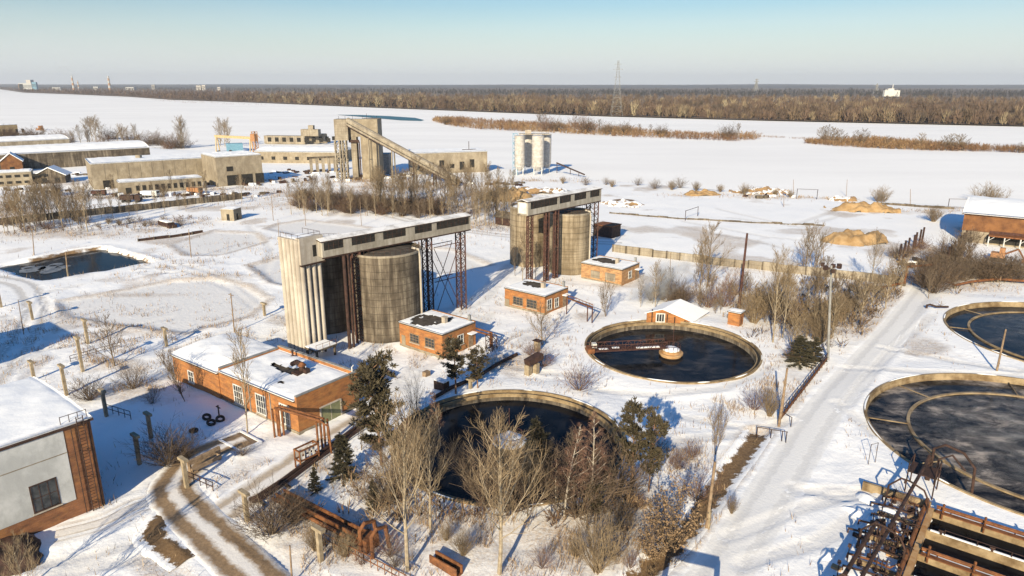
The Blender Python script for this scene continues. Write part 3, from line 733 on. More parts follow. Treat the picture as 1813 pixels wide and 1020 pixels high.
# --- pump hall
F = P(530.3, 768.5); dl = Vector((-.81, .587, 0)).normalized(); dr = Vector((.587, .81, 0)).normalized()
hall = thing('pump_hall', 'long orange brick hall with tall white windows and a flat snowy roof', 'industrial building', tuple(F))
mb = MB(); mb.frame_box(F + dl * .35 - UP * .6, dl * 16.5, dr * .35, UP * 4.9); mb.frame_box(F + dr * 9.85 - UP * .6, dl * 17.2, dr * .35, UP * 5.7)
mb.frame_box(F - UP * .6, dl * .35, dr * 9.85, UP * 5.7); mb.frame_box(F + dl * 16.85 - UP * .6, dl * .35, dr * 9.85, UP * 5.45); mb.build('wall', M['brick'], hall)
mb = MB(); mb.prism(rect(F + dl * .36 - dr * .2, dl, dr, 16.48, 10.0), 4.31, 4.5); mb.build('roof', M['felt'], hall)
snow_roof(hall, F + dl * .37 - dr * .24, dl, dr, 16.46, 10.05, 4.51, .32, holes=[(.42, .62, .08, .13), (.55, .55, .16, .07), (.33, .24, .04, .05)], seed=3)
mb = MB(); mb.frame_box(F - dl * .05 - dr * .04 + UP * 5.1, dl * .42, dr * 10.2, UP * .12); mb.frame_box(F + dl * .38 + dr * 9.8 + UP * 5.1, dl * 16.8, dr * .44, UP * .12)
mb.frame_box(F + dl * 16.82 + dr * .0 + UP * 4.85, dl * .42, dr * 9.7, UP * .14); mb.build('parapet_cap', M['steel_grey'], hall)
Fw = F + dl * 17.2 - dr * .12
mb = MB(); ringwall(mb, Fw, dl, dr, 12.0, 10.6, -.6, 3.95, .35); mb.build('wall', M['brick'], hall)
mb = MB(); mb.prism(rect(Fw - dr * .25, dl, dr, 12.2, 11.1), 3.95, 4.15); mb.build('roof', M['felt'], hall)
snow_roof(hall, Fw - dr * .28, dl, dr, 12.2, 11.1, 4.16, .38, crown=.6, seed=8)
at = facade(F, dl, 5)
for s0, s1 in ((1.7, 3.6), (6.7, 8.75), (11.8, 13.85)): window(hall, at, s0, s1, .6, 3.35, 4, 3, 'white_paint', fw=.075)
at2 = facade(Fw, dl, 4); window(hall, at2, 6.6, 8.0, .9, 2.6, 2, 2, 'white_paint')
atr = facade(F, dr, 5)
dr_ = MB(); slabbox(dr_, atr, 3.62, 6.78, -.4, 2.2, -.1, .06); dd = dr_.build('gate_door', M['green_door'], hall)
fr = MB(); slabbox(fr, atr, 3.4, 3.6, -.4, 2.35, -.05, .12); slabbox(fr, atr, 6.8, 7.0, -.4, 2.35, -.05, .12); slabbox(fr, atr, 3.6, 6.8, 2.2, 2.4, -.05, .12); slabbox(fr, atr, 5.17, 5.23, -.4, 2.2, -.05, .085); fr.build('door_frame', M['concrete_pale'], dd)
mb = MB(); slabbox(mb, at, -.02, 17.2, -.5, .28, -.05, .10); slabbox(mb, atr, -.1, 3.4, -.5, .28, -.05, .10); slabbox(mb, atr, 7.0, 10.2, -.5, .28, -.05, .10); mb.build('plinth', M['concrete'], hall)
mb = MB(); slabbox(mb, at, 5.5, 5.62, .3, 4.25, .0, .12); slabbox(mb, at, 10.1, 10.22, .3, 4.25, .0, .12); mb.build('downpipe', M['steel_grey'], hall)
q = F + dl * 6.7 + dr * 6.2 + UP * 4.5
ub = thing('roof_ventilator', 'rusty ventilator cowl lying in a bare patch of the hall roof', 'ventilator', tuple(q))
mb = MB(); mb.tube([q, q + UP * 1.0, q + UP * 1.35 + dl * .3, q + UP * 1.45 + dl * 1.2, q + dl * 2.2 + UP * .9], [.42, .42, .42, .36, .34], 10); mb.build('duct', M['rust_dark'], ub)
mb = MB(); mb.box(q - dr * .9, 1.3, .9, .55, dl); mb.box(q - dl * .9, .7, .7, 1.0, dl); mb.build('base', M['rust_dark'], ub)
mb = MB(); mb.tube([q + UP * 1.25, q + UP * 1.7], [.62, .2], 10); mb.build('cowl', M['rust'], ub)
q = F + dl * 12.5 + dr * 9.0 + UP * 4.5
mb = MB(); mb.tube([q, q + UP * 1.1], .14, 8); mb.tube([q + UP * 1.1, q + UP * 1.35], [.24, .05], 8); mb.box(q, .7, .7, .35, dl); tag(mb.build('vent_pipe', M['rust_dark']), 'short dark vent pipe near the back edge of the hall roof', 'vent pipe')
mb = MB(); q = F + dr * 9.6 + dl * .4 + UP * 5.1; mb.tube([q, q + UP * .8, q + UP * .95 + dr * .3], .08, 6); tag(mb.build('vent_pipe', M['white_paint']), 'small white vent pipe on the right corner of the hall', 'vent pipe')
# --- plastered hall at the lower left
F = Vector((-43.3, 65.2, 0)); dl = Vector((-.63, -.777, 0)).normalized(); dd = Vector((-.777, .63, 0)).normalized()
b2 = thing('plastered_hall', 'brick hall with a grey plastered front and snowy roof, cut by the left edge', 'industrial building', tuple(F))
mb = MB(); ringwall(mb, F, dl, dd, 26, 16, -.8, 9.9, .4); mb.build('wall', M['brick_old'], b2)
mb = MB(); mb.prism(rect(F - dd * .25 + dl * -.25, dl, dd, 26.5, 16.5), 9.9, 10.15); mb.build('roof', M['rust_dark'], b2)
snow_roof(b2, F - dd * .2 - dl * .2, dl, dd, 26.4, 16.4, 10.16, .3, crown=.3, seed=14)
at = facade(F, dl, 10)
mb = MB()
for a in ((2.55, 3.95, 1.95, 9.75), (6.3, 11.3, 1.95, 9.75), (3.95, 6.3, 1.95, 2.2), (3.95, 6.3, 5.2, 9.75), (14, 24, 1.95, 9.75), (11.3, 14, 5.2, 9.75)): slabbox(mb, at, *a, -.05, .05)
mb.build('plaster_panel', M['plaster'], b2)
window(b2, at, 3.98, 6.27, 2.22, 5.15, 3, 2, 'rust_dark', fw=.06); window(b2, at, 11.4, 13.9, .4, 5.0, 3, 3, 'rust_dark', fw=.06)
mb = MB(); slabbox(mb, at, 2.55, 24, 7.3, 7.4, .0, .07); mb.build('string_course', M['concrete'], b2)
lad = MB()
for s in (.75, 1.35):
    lad.beam(at(s, -.2, .45), at(s, 10.9, .45), .07)
for k in range(30): lad.beam(at(.75, .2 + k * .36, .45), at(1.35, .2 + k * .36, .45), .045)
for z in (1, 4, 7, 9.6): lad.beam(at(.75, z, 0), at(.75, z, .45), .06); lad.beam(at(1.35, z, 0), at(1.35, z, .45), .06)
lad.build('wall_ladder', M['rust_dark'], b2)
pp = MB(); pp.tube([at(.35, -.3, .2), at(.35, 9.8, .2)], .09, 7); pp.tube([at(1.9, -.3, .2), at(1.9, 9.8, .2)], .05, 6); pp.build('downpipe', M['rust_dark'], b2)
rl = MB(); a = F + dd * 6 + UP * 10.4
for k in range(4): rl.beam(at(.2 + k * .8, 10.1, -.1), at(.2 + k * .8, 11.2, -.1), .05)
rl.beam(at(.2, 11.15, -.1), at(2.6, 11.15, -.1), .05); rl.build('railing', M['rust_dark'], b2)
q = F + dd * 9 + dl * 6 + UP * 10.6
mb = MB(); mb.box(q, .5, .35, .55, dd); tag(mb.build('vent_hood', M['steel_grey']), 'little vent hood poking through the snow of the left hall roof', 'vent')
mb = MB(); mb.box(at(9.5, -.6, 1.2), 4.0, 2.2, .9, dl); o = mb.build('loading_dock', M['concrete_dark']); tag(o, 'dark concrete dock at the foot of the plastered hall', 'dock')
# --- three small brick pump houses
def pump_house(label, px, l, r, h, bare, wins, doors, mat, side):
    F = P(*px); t = thing('pump_house', label, 'brick hut', tuple(F), 'small flat-roofed brick pump houses')
    mb = MB(); ringwall(mb, F, L_, BX, l, r, -.5, h - .25, .3); mb.frame_box(F + BX * (r - .3) + UP * (h - .25), L_ * l, BX * .3, UP * .35); mb.frame_box(F + BX * (r * .55) + UP * (h - .25), L_ * .3, BX * (r * .45 - .3), UP * .2); mb.build('wall', M[mat], t)
    mb = MB(); mb.prism(rect(F + L_ * -.12 - BX * .15, L_, BX, l + .25, r - .2), h - .25, h - .05); mb.build('roof', M['felt'], t)
    snow_roof(t, F + L_ * -.1 - BX * .12, L_, BX, l + .2, r - .25, h - .04, .22, holes=bare, seed=int(px[0]))
    at = facade(F, L_, h)
    for w in wins: window(t, at, *w, 3, 3, 'timber', fw=.06)
    for s0, s1, z1 in doors:
        mb = MB(); slabbox(mb, at, s0, s1, -.3, z1, -.05, .07); mb.build('door', M['plaster_tan'], t)
    atr = facade(F, BX, h)
    for s0, s1, z0, z1 in side: window(t, atr, s0, s1, z0, z1, 2, 2, 'white_paint', fw=.06)
    mb = MB(); slabbox(mb, atr, r * .74, r * .94, 2.45, 2.6, 0, 1.0); mb.build('door_canopy', M['snow'], t)
    mb = MB(); slabbox(mb, atr, r * .77, r * .91, -.2, 2.2, -.05, .06); mb.build('door', M['timber'], t)
    mb = MB(); slabbox(mb, at, -.02, l, -.5, .25, 0, .08); mb.build('plinth', M['concrete'], t)
    for fu, fv, s in ((.33, .50, .75), (.06, .9, .4)):
        q = F + L_ * l * fu + BX * r * fv + UP * (h - .05); mb = MB(); mb.box(q, s, s * .9, 1.15, L_); mb.box(q + UP * 1.15, s * 1.25, s * 1.15, .12, L_)
        mb.build('chimney', M['concrete_pale'] if s > .5 else M['steel_grey'], t)
    return t
pump_house('brick pump house beside the tall cylinders, dark bare patch on roof', (784, 634), 10.1, 8.2, 4.15, [(.66, .42, .26, .36), (.42, .62, .12, .3)], [(1.8, 3.9, 1.2, 2.75), (5.4, 7.5, 1.2, 2.65)], [(8.7, 9.6, 1.9)], 'brick', [(1.4, 2.6, 1.2, 2.6), (3.7, 5.0, 1.2, 2.8)])
pump_house('orange brick pump house in the middle, between two others like it', (964, 557), 9.9, 8.1, 3.75, [(.62, .62, .25, .25)], [(1.9, 4.3, .7, 2.4), (5.3, 7.7, .7, 2.3)], [(8.7, 9.8, 1.4)], 'brick', [(.8, 2.3, .7, 2.7), (3.4, 4.7, .6, 2.4)])
pump_house('tan brick pump house with bricked-up windows, farthest of the three', (1100, 506), 10.6, 8.0, 3.75, [(.62, .55, .28, .30)], [], [], 'brick_tan', [(3.0, 4.4, 1.1, 2.6)])
F = P(1100, 506); at = facade(F, L_, 4); mb = MB(); slabbox(mb, at, 1.6, 4.2, .6, 2.4, 0, .05); slabbox(mb, at, 5.6, 8.0, .6, 2.3, 0, .05); o = mb.build('blocked_window', M['concrete'], bpy.data.objects['pump_house.002'])
# --- gable hut half buried behind the tank
F = P(1148, 572); g = thing('gable_hut', 'low brick hut with a big snowy gable roof behind the scraper tank', 'hut', tuple(F))
dx = Vector((.99, -.08, 0)).normalized(); dy = Vector((.60, .80, 0)).normalized()
wd, hp = 7.8, 2.75
A = F - dx * .4; B = F + dx * wd; T = F + dx * 2.6
mb = MB(); b0 = len(mb.v)
prof = [(A, -.4), (A, 2.0), (T, hp), (B, .5), (B, -.4)]
for k in (0, 7.6): mb.v += [tuple(p + dy * k + UP * z) for p, z in prof]
mb.f += [(0, 1, 2, 3, 4), (9, 8, 7, 6, 5)] + [(i, (i + 5), (i + 1) % 5 + 5, (i + 1) % 5) for i in range(5)]
mb.build('wall', M['brick'], g)
mb = MB()
for (p, z, q, w) in ((A - dx * .25, 1.98, T, hp + .05), (T, hp + .05, B + dx * .5, .42)):
    mb.frame_box(p - dy * .35 + UP * z, (q + UP * w) - (p + UP * z), dy * 8.0, UP * .12)
mb.build('roof_snow', M['snow'], g)
at = facade(F, dx, 3); window(g, at, 1.4, 2.9, .3, 1.9, 3, 1, 'white_paint', 'glass', fw=.1)
mb = MB()
for s in (.5, 3.3, 4.7, 6.6): slabbox(mb, at, s, s + .18, -.3, max(.6, 2.9 - s * .33), 0, .16)
mb.build('pilaster', M['rust_dark'], g)
# --- little brick kiosk by the mast
F = P(1308, 580); k = thing('brick_kiosk', 'tiny orange brick kiosk with a snowy cap among the thicket', 'kiosk', tuple(F))
mb = MB(); ringwall(mb, F, L_, BX, 2.2, 2.0, -.3, 2.6, .2); mb.build('wall', M['brick'], k)
mb = MB(); mb.prism(rect(F - L_ * .2 - BX * .2, L_, BX, 2.6, 2.4), 2.6, 2.75); mb.build('roof', M['felt'], k)
snow_roof(k, F - L_ * .2 - BX * .2, L_, BX, 2.6, 2.4, 2.76, .25)
mb = MB(); slabbox(mb, facade(F, BX, 2), .5, 1.3, -.1, 1.9, -.02, .05); mb.build('door', M['rust'], k)
# ------------------------------------------------------------------ silo groups with their high galleries
def lattice(mb, base, h, w, dp, u, v, step=1.6, th=.2, br=.09):
    """lattice column of two or four legs"""
    base = Vector(base); u = Vector(u); v = Vector(v)
    cs = [base + u * w / 2 * a + v * dp / 2 * c for a in (-1, 1) for c in (-1, 1)]
    for c in cs: mb.beam(c, c + UP * h, th)
    n = max(2, int(h / step)); pairs = ((0, 2), (1, 3), (0, 1), (2, 3))
    for k in range(n):
        z0, z1 = h * k / n, h * (k + 1) / n
        for a, c in pairs:
            mb.beam(cs[a] + UP * z1, cs[c] + UP * z1, br)
            mb.beam(cs[a if k % 2 else c] + UP * z0, cs[c if k % 2 else a] + UP * z1, br)
def cylinder_silo(name, label, c, R, h, group, pipe_ang=None, rail=True, cap='felt', mat='concrete_dark'):
    t = thing(name, label, 'silo', (c[0], c[1], 0), group)
    mb = MB(); mb.lathe([(R, -.5), (R, h), (R - .5, h), (R - .5, h - .3), (0, h - .3), (0, -.5)], (c[0], c[1], 0), 72, False); mb.build('shell', M[mat], t)
    mb = MB(); mb.lathe([(R + .12, h - .25), (R + .12, h + .1), (R - .2, h + .1), (R - .2, h - .25)], (c[0], c[1], 0), 72); mb.build('rim', M['concrete'], t)
    mb = MB()
    for z in np.arange(1.2, h - .5, 1.25): mb.lathe([(R - .02, z - .03), (R + .03, z - .03), (R + .03, z + .03), (R - .02, z + .03)], (c[0], c[1], 0), 72)
    mb.build('steel_hoops', M['concrete_dark'], t)
    s = MB(); s.lathe([(R - .6, h - .28), (R - 1.2, h - .05), (R * .4, h + .15), (0, h + .2)], (c[0], c[1], 0), 48, False); s.build('roof_snow', M['snow'] if cap == 'snow' else M['felt'], t, smooth=True)
    if pipe_ang is not None:
        q = Vector((c[0] + (R + .25) * math.cos(pipe_ang), c[1] + (R + .25) * math.sin(pipe_ang), 0)); i = (Vector((c[0], c[1], 0)) - q).normalized()
        mb = MB(); mb.tube([q, q + UP * (h - 1.0), q + UP * (h + .25) + i * .2, q + UP * (h + .5) + i * 1.4], .2, 8); mb.build('downpipe', M['concrete_pale'], t)
    if rail:
        mb = MB()
        for k in range(40):
            a = k * math.pi / 20; q = Vector((c[0] + (R - .3) * math.cos(a), c[1] + (R - .3) * math.sin(a), h)); mb.beam(q, q + UP * .9, .05)
        mb.tube([(c[0] + (R - .3) * math.cos(k * math.pi / 20), c[1] + (R - .3) * math.sin(k * math.pi / 20), h + .9) for k in range(41)], .03, 4); mb.build('railing', M['rust_dark'], t)
    return t
def gallery(label, A, B, w, z0, z1, spans, legs, group, gable=False):
    A, B = Vector((*A, 0)), Vector((*B, 0)); u = (B - A).normalized(); L = (B - A).length; v = Vector((-u.y, u.x, 0))
    t = thing('conveyor_gallery', label, 'conveyor gallery', tuple(A), group)
    hz_ = z1 - z0; zl = z0 + hz_ * .44
    mb = MB()
    for o in (0, w - .12):
        mb.frame_box(A + v * o + UP * z0, u * L, v * .12, UP * (zl - z0))
        mb.frame_box(A + v * o + UP * (z1 - .07), u * L, v * .12, UP * .07)
        for s0, s1 in spans: mb.frame_box(A + u * s0 + v * o + UP * zl, u * (s1 - s0), v * .12, UP * (z1 - .07 - zl))
    mb.frame_box(A + v * .12 + UP * z0, u * L, v * (w - .24), UP * .15)
    for s in (0, L - .15): mb.frame_box(A + u * s + v * .12 + UP * (z0 + .15), u * .15, v * (w - .24), UP * (hz_ - .15))
    mb.build('side_wall', M['gallery'], t)
    edges = [x for s in spans for x in s]; op = list(zip(edges[1::2], edges[2::2]))
    for s0, s1 in op:
        for o in (.05, w - .09):
            mb = MB(); mb.frame_box(A + u * s0 + v * o + UP * zl, u * (s1 - s0), v * .04, UP * (z1 - .07 - zl)); g = mb.build('window', M['dark'], t)
            mb = MB(); n = max(3, int((s1 - s0) / .9)); oo = o - .03 if o < 1 else o + .07
            for k in range(1, n): mb.beam(A + u * (s0 + (s1 - s0) * k / n) + v * oo + UP * zl, A + u * (s0 + (s1 - s0) * k / n) + v * oo + UP * (z1 - .07), .05)
            mb.beam(A + u * s0 + v * oo + UP * (zl + z1) / 2, A + u * s1 + v * oo + UP * (zl + z1) / 2, .045); mb.build('mullion_grid', M['rust_dark'], g)
    mb = MB()
    rt = lambda s, o, z: A + u * s + v * o + UP * z
    for o0, o1, za, zb in ((-.12, w / 2, z1, z1 + .34), (w / 2, w + .12, z1 + .34, z1)):
        mb.frame_box(rt(-.3, o0, za), u * (L + .6), v * (o1 - o0) + UP * (zb - za), UP * .12)
    r = mb.build('roof', M['rust_dark'], t)
    mb = MB()
    for o0, o1, za, zb in ((-.02, w / 2, z1 + .13, z1 + .465), (w / 2, w + .02, z1 + .465, z1 + .13)):
        mb.frame_box(rt(-.2, o0, za), u * (L + .4), v * (o1 - o0) + UP * (zb - za), UP * .10)
    mb.build('roof_snow', M['snow_dirty'], r)
    mb = MB(); mb.frame_box(A - v * .02 + UP * (z0 - .25), u * L, v * .3, UP * .25); mb.frame_box(A + v * (w - .28) + UP * (z0 - .25), u * L, v * .3, UP * .25); mb.build('floor_girder', M['rust_dark'], t)
    for s, lw, dpt in legs:
        mb = MB(); lattice(mb, A + u * s + v * (w / 2 if dpt > 1 else .3) - UP * .4, z0 + .15, lw, dpt, u, v, 1.4, .26, .09); mb.build('support_tower', M['rust_red'], t)
    return t, A, u, v, L
# ribbed tower
T0 = Vector((-34.0, 108.3, 0)); tu = Vector((-.8, .6, 0)); tv = Vector((.6, .8, 0))
t = thing('ribbed_silo_tower', 'tall pale ribbed concrete tower standing beside the brick hall', 'tower', tuple(T0))
mb = MB(); mb.prism(rect(T0 + tu * .3 + tv * .3, tu, tv, 4.6, 4.2), -.5, 19.0); mb.build('core', M['concrete_dark'], t)  # core coloured dark so the grooves between the ribs read as shaded
for side in range(2):
    o, d, nrm, n, wid = ((T0, tu, -tv, 5, 1.02), (T0 + tv * .15, tv, -tu, 4, 1.1))[side]
    for k in range(n):
        mb = MB(); c = o + d * (wid * (k + .5)) + nrm * -.25
        pts = []
        for a in range(9):
            an = math.pi * a / 8; pts.append(c + d * (math.cos(an) * wid * .40) + nrm * (math.sin(an) * .46))
        pts += [c - d * wid * .40 - nrm * .1, c + d * wid * .40 - nrm * .1]
        mb.prism(pts, -.5, 19.3 if side == 0 else 15.2); mb.build('rib', M['concrete_pale'], t)
mb = MB(); mb.frame_box(T0 + tv * .2 - tu * .35 + UP * 15.2, tv * 4.6, tu * 1.0, UP * 4.3); hb = mb.build('head_box', M['concrete_pale'], t)
mb = MB(); at = facade(T0 - tu * .35, tv, 5); slabbox(mb, at, 2.6, 3.3, 16.2, 18.1, -.1, .03); mb.build('window_slot', M['dark'], hb)
mb = MB(); slabbox(mb, at, .1, 4.9, 14.95, 15.2, -.3, .18); mb.build('ledge', M['rust_dark'], hb)
snow_roof(t, T0 + tu * .2 + tv * .2, tu, tv, 4.7, 4.4, 19.02, .3, seed=2)
mb = MB()
for k in range(8): q = T0 + tu * (k % 4) * 1.5 + tv * (4.5 if k > 3 else .2) + UP * 19.0; mb.beam(q, q + UP * 1.1, .05)
for k in (0, 4): mb.beam(T0 + tu * 0 + tv * (4.5 if k else .2) + UP * 20.05, T0 + tu * 4.5 + tv * (4.5 if k else .2) + UP * 20.05, .05)
mb.beam(T0 + tv * .2 + UP * 20.05, T0 + tv * 4.5 + UP * 20.05, .05); mb.build('railing', M['rust_dark'], t)
mb = MB(); q = T0 + tv * 1.0 - tu * 2.6; mb.box(q + UP * 1.6, 4.2, 3.0, .3, tv)
for a in (-1.8, 1.8):
    for c in (-1.2, 1.2): mb.box(q + tv * a + tu * c, .3, .3, 1.6, tv)
lp = thing('loading_platform', 'low concrete loading platform under the ribbed tower, snow on top', 'platform', tuple(q))
mb.build('deck', M['concrete_dark'], lp); mb = MB(); mb.box(q + UP * 1.9, 4.0, 2.8, .18, tv); mb.build('snow_cover', M['snow'], lp)
mb = MB()
for a in (-2.0, -.7, .7, 2.0): mb.beam(q + tv * a - tu * 1.4 + UP * 1.9, q + tv * a - tu * 1.4 + UP * 2.8, .05)
mb.beam(q + tv * -2 - tu * 1.4 + UP * 2.75, q + tv * 2 - tu * 1.4 + UP * 2.75, .05); mb.build('railing', M['rust'], lp)
GA, GB = (-30.6, 110.2), (-8.0, 133.6)
cylinder_silo('concrete_silo', 'round stained concrete silo in shade between the ribbed tower and another silo', (-34.6, 124.0), 6.1, 15.0, 'concrete silos', cap='snow')
cylinder_silo('concrete_silo', 'big round stained concrete silo beside the pump house, white downpipe', (-22.3, 120.2), 6.2, 15.2, 'concrete silos', pipe_ang=-.25)
gallery('long high conveyor gallery reaching from the ribbed tower to lattice legs', GA, GB, 3.2, 16.0, 18.5,
        [(0, .3), (4.0, 5.6), (10.3, 12.0), (16.9, 18.9), (22.9, 24.0), (32.1, 32.53)], [(22.8, 1.3, 1.3), (31.2, 1.3, 1.3)], 'conveyor galleries on legs')
u = (Vector((*GB, 0)) - Vector((*GA, 0))).normalized(); v = Vector((-u.y, u.x, 0)); A = Vector((*GA, 0))
mb = MB()
for o in (.5, 2.7):
    a, c = A + u * 23.6 + v * o, A + u * 30 + v * o
    mb.beam(a + UP * .5, c + UP * 13.5, .10); mb.beam(c + UP * .5, a + UP * 13.5, .10); mb.beam(a + UP * 7, c + UP * 7, .12); mb.beam(a + UP * 13.7, c + UP * 13.7, .12)
mb.build('cross_brace', M['rust_red'], bpy.data.objects['conveyor_gallery'])
mb = MB(); q = Vector((-27.6, 111.7, 0)); mb.tube([q - UP * .5, q + UP * 16], .3, 10); mb.tube([q + u * .8 - UP * .5, q + u * .8 + UP * 16], .24, 10); mb.beam(q + UP * 5, q + u * .8 + UP * 5, .2); mb.beam(q + UP * 11, q + u * .8 + UP * 11, .2)
tag(mb.build('riser_pipe', M['rust_dark']), 'dark rusty riser pipes climbing between the two nearer silos', 'pipe')
mb = MB(); lattice(mb, A + u * 6.3 + v * .25 - UP * .4, 16.2, 1.5, .5, u, v, 1.3, .22, .09); mb.build('support_tower', M['rust_red'], bpy.data.objects['conveyor_gallery'])
# second group, further back
cylinder_silo('concrete_silo', 'round concrete silo with a light streaked side behind the farthest pump house', (13.6, 163.4), 5.0, 14.3, 'concrete silos', pipe_ang=-.45, mat='concrete_tan')
cylinder_silo('concrete_silo', 'round tan silo half hidden by lattice legs and a bare tree', (4.4, 170.5), 4.9, 14.4, 'concrete silos', cap='snow', mat='concrete_tan')
gallery('shorter conveyor gallery over the farther silos with a white end wall', (3.4, 147.9), (21.5, 168.3), 3.0, 16.0, 18.8,
        [(0, .9), (10.2, 11.0), (15.2, 16.5), (21.2, 22.7), (26.6, 27.27)], [(1.0, 1.5, .5), (6.8, 1.1, .5), (10.2, 1.1, .5), (25.9, 1.6, 2.4)], 'conveyor galleries on legs')
GA2 = Vector((3.4, 147.9, 0)); u = Vector((18.1, 20.4, 0)).normalized(); v = Vector((-u.y, u.x, 0))
mb = MB(); mb.frame_box(GA2 - u * .08 + v * .35 + UP * 16.3, u * .08, v * 2.3, UP * 2.3); mb.build('end_panel', M['white_paint'], bpy.data.objects['conveyor_gallery.001'])
# ------------------------------------------------------------------ the works at the back
def block(name, label, cat, Lp, Rp, depth, h, mat, snow=True, group=None, roofover=.0, slope=0):
    """flat-roofed long building: front wall between two base pixels"""
    A, B = P(*Lp), P(*Rp); A.z = B.z = 0
    u = (B - A).normalized(); v = Vector((-u.y, u.x, 0)); L = (B - A).length
    t = thing(name, label, cat, tuple(A), group)
    mb = MB(); mb.prism(rect(A, u, v, L, depth), -1, h); mb.build('wall', M[mat], t)
    if snow:
        mb = MB(); mb.prism(rect(A - u * roofover - v * roofover, u, v, L + 2 * roofover, depth + 2 * roofover), h, h + .25); mb.build('roof', M['steel_grey'], t)
        snow_roof(t, A - u * roofover - v * roofover, u, v, L + 2 * roofover, depth + 2 * roofover, h + .26, .5, seed=int(Lp[0] + 900), crown=slope)
    return t, A, u, v, L, h
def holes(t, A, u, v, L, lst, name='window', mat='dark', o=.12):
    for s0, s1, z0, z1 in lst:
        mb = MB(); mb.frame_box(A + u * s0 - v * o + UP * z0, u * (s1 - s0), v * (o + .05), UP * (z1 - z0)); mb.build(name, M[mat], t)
t, A, u, v, L, h = block('factory_hall', 'long tan concrete factory hall with a broad snowy roof on the left', 'factory', (167, 336), (405, 319), 26, 10.5, 'plaster_tan')
holes(t, A, u, v, L, [(3.6, 7.5, .2, 3.6)], 'gateway')
mb = MB()
for k in range(1, 12): mb.frame_box(A + u * (L * k / 12) - v * .1, u * .4, v * .1, UP * 10.3)
mb.build('pilaster', M['plaster_tan'], t)
mb = MB(); mb.box(A + u * 20 + v * 12 + UP * 10.7, 2, 2, 1.8); mb.build('roof_vent', M['concrete'], t)
t, A, u, v, L, h = block('lean_to_shed', 'low tan annexe with a row of windows in front of the factory hall', 'annexe', (213, 345), (360, 334), 8, 4.6, 'plaster_tan')
holes(t, A, u, v, L, [(6 + 2.35 * k, 7.3 + 2.35 * k, 1.2, 3.2) for k in range(13)] + [(2.2, 4.2, 0, 2.6)])
t, A, u, v, L, h = block('workshop_block', 'tan workshop block with wide black doorways right of the factory hall', 'workshop', (387, 331), (467, 324), 20, 12.5, 'plaster_tan')
holes(t, A, u, v, L, [(4, 9, .2, 4.6), (10.2, 15.2, .2, 4.6), (16.5, 20.3, .2, 4.6)], 'doorway'); holes(t, A, u, v, L, [(4.2, 7, 6.4, 8.4)])
t, A, u, v, L, h = block('long_shed', 'very long snow-roofed shed with a dark side behind the factory hall', 'shed', (-40, 306), (268, 287), 34, 8.0, 'concrete_dark', slope=2.5)
t, A, u, v, L, h = block('storage_shed', 'wide white-roofed storage shed at the far left behind another shed', 'shed', (-60, 272), (125, 262), 30, 6, 'concrete', slope=2)
def gable_house(label, Lp, Rp, depth, h, hp, mat, roofm, wins):
    A, B = P(*Lp), P(*Rp); u = (B - A).normalized(); v = Vector((-u.y, u.x, 0)); L = (B - A).length
    t = thing('gable_house', label, 'house', tuple(A)); mb = MB()
    mb.v = [tuple(q) for k in (0, depth) for q in (A + v * k - UP, A + u * L + v * k - UP, A + u * L + v * k + UP * h, A + u * L / 2 + v * k + UP * hp, A + v * k + UP * h)]
    mb.f = [(0, 1, 2, 3, 4), (9, 8, 7, 6, 5)] + [(i, i + 5, (i + 1) % 5 + 5, (i + 1) % 5) for i in range(5)]
    mb.build('wall', M[mat], t); mb = MB()
    mb.frame_box(A - u * .6 - v * .5 + UP * (h - .2), u * (L / 2 + .6) + UP * (hp - h + .2), v * (depth + 1), UP * .35)
    mb.frame_box(A + u * (L / 2) - v * .5 + UP * hp, u * (L / 2 + .6) - UP * (hp - h + .2), v * (depth + 1), UP * .35); mb.build('roof', M[roofm], t)
    holes(t, A, u, v, L, wins); return t
gable_house('small house with a brown gable at the left edge of the works', (4, 307), (42, 305), 10, 5.5, 9.5, 'rust_bright', 'snow', [(3.5, 5.5, 1, 3)])
t, A, u, v, L, h = block('office_block', 'two-storey tan office block at the left edge, rows of dark windows', 'building', (-12, 331), (59, 327), 9, 5.6, 'plaster_tan')
holes(t, A, u, v, L, [(2 + 3.2 * k, 4 + 3.2 * k, z, z + 1.1) for k in range(6) for z in (.9, 3.6)])
gable_house('hip-roofed shed in deep snow left of the tan factory hall', (62, 326), (117, 324), 9, 3.6, 7.0, 'concrete_dark', 'snow', [(3, 5, .4, 2.4), (8, 10, .4, 2.4)])
t, A, u, v, L, h = block('yellow_house', 'ochre house among the trees at the far left shore', 'house', (0, 243), (34, 241), 16, 9.5, 'yellow'); holes(t, A, u, v, L, [(3 + 5 * k, 5 + 5 * k, 3, 6) for k in range(4)])
# small white cube of a hut on the flat
F = P(415, 391.5); hu = thing('transformer_hut', 'small square whitewashed hut alone on the snowy flat', 'hut', tuple(F))
fl = (P(390, 390.5) - F).normalized(); fr_ = Vector((-fl.y, fl.x, 0)) * -1
if fr_.y < 0: fr_ = -fr_
mb = MB(); mb.prism(rect(F, fl, fr_, 4.6, 4.6), -.5, 3.8); mb.build('wall', M['plaster_tan'], hu)
snow_roof(hu, F - fl * .15 - fr_ * .15, fl, fr_, 4.9, 4.9, 3.82, .3)
at = facade(F, fl, 3); mb = MB(); slabbox(mb, at, 1.6, 2.6, 0, 2.2, 0, .05); mb.build('door', M['dark'], hu)
mb = MB(); slabbox(mb, facade(F, fr_, 3), 1.5, 2.3, .2, 2.2, 0, .05); mb.build('door', M['dark'], hu)
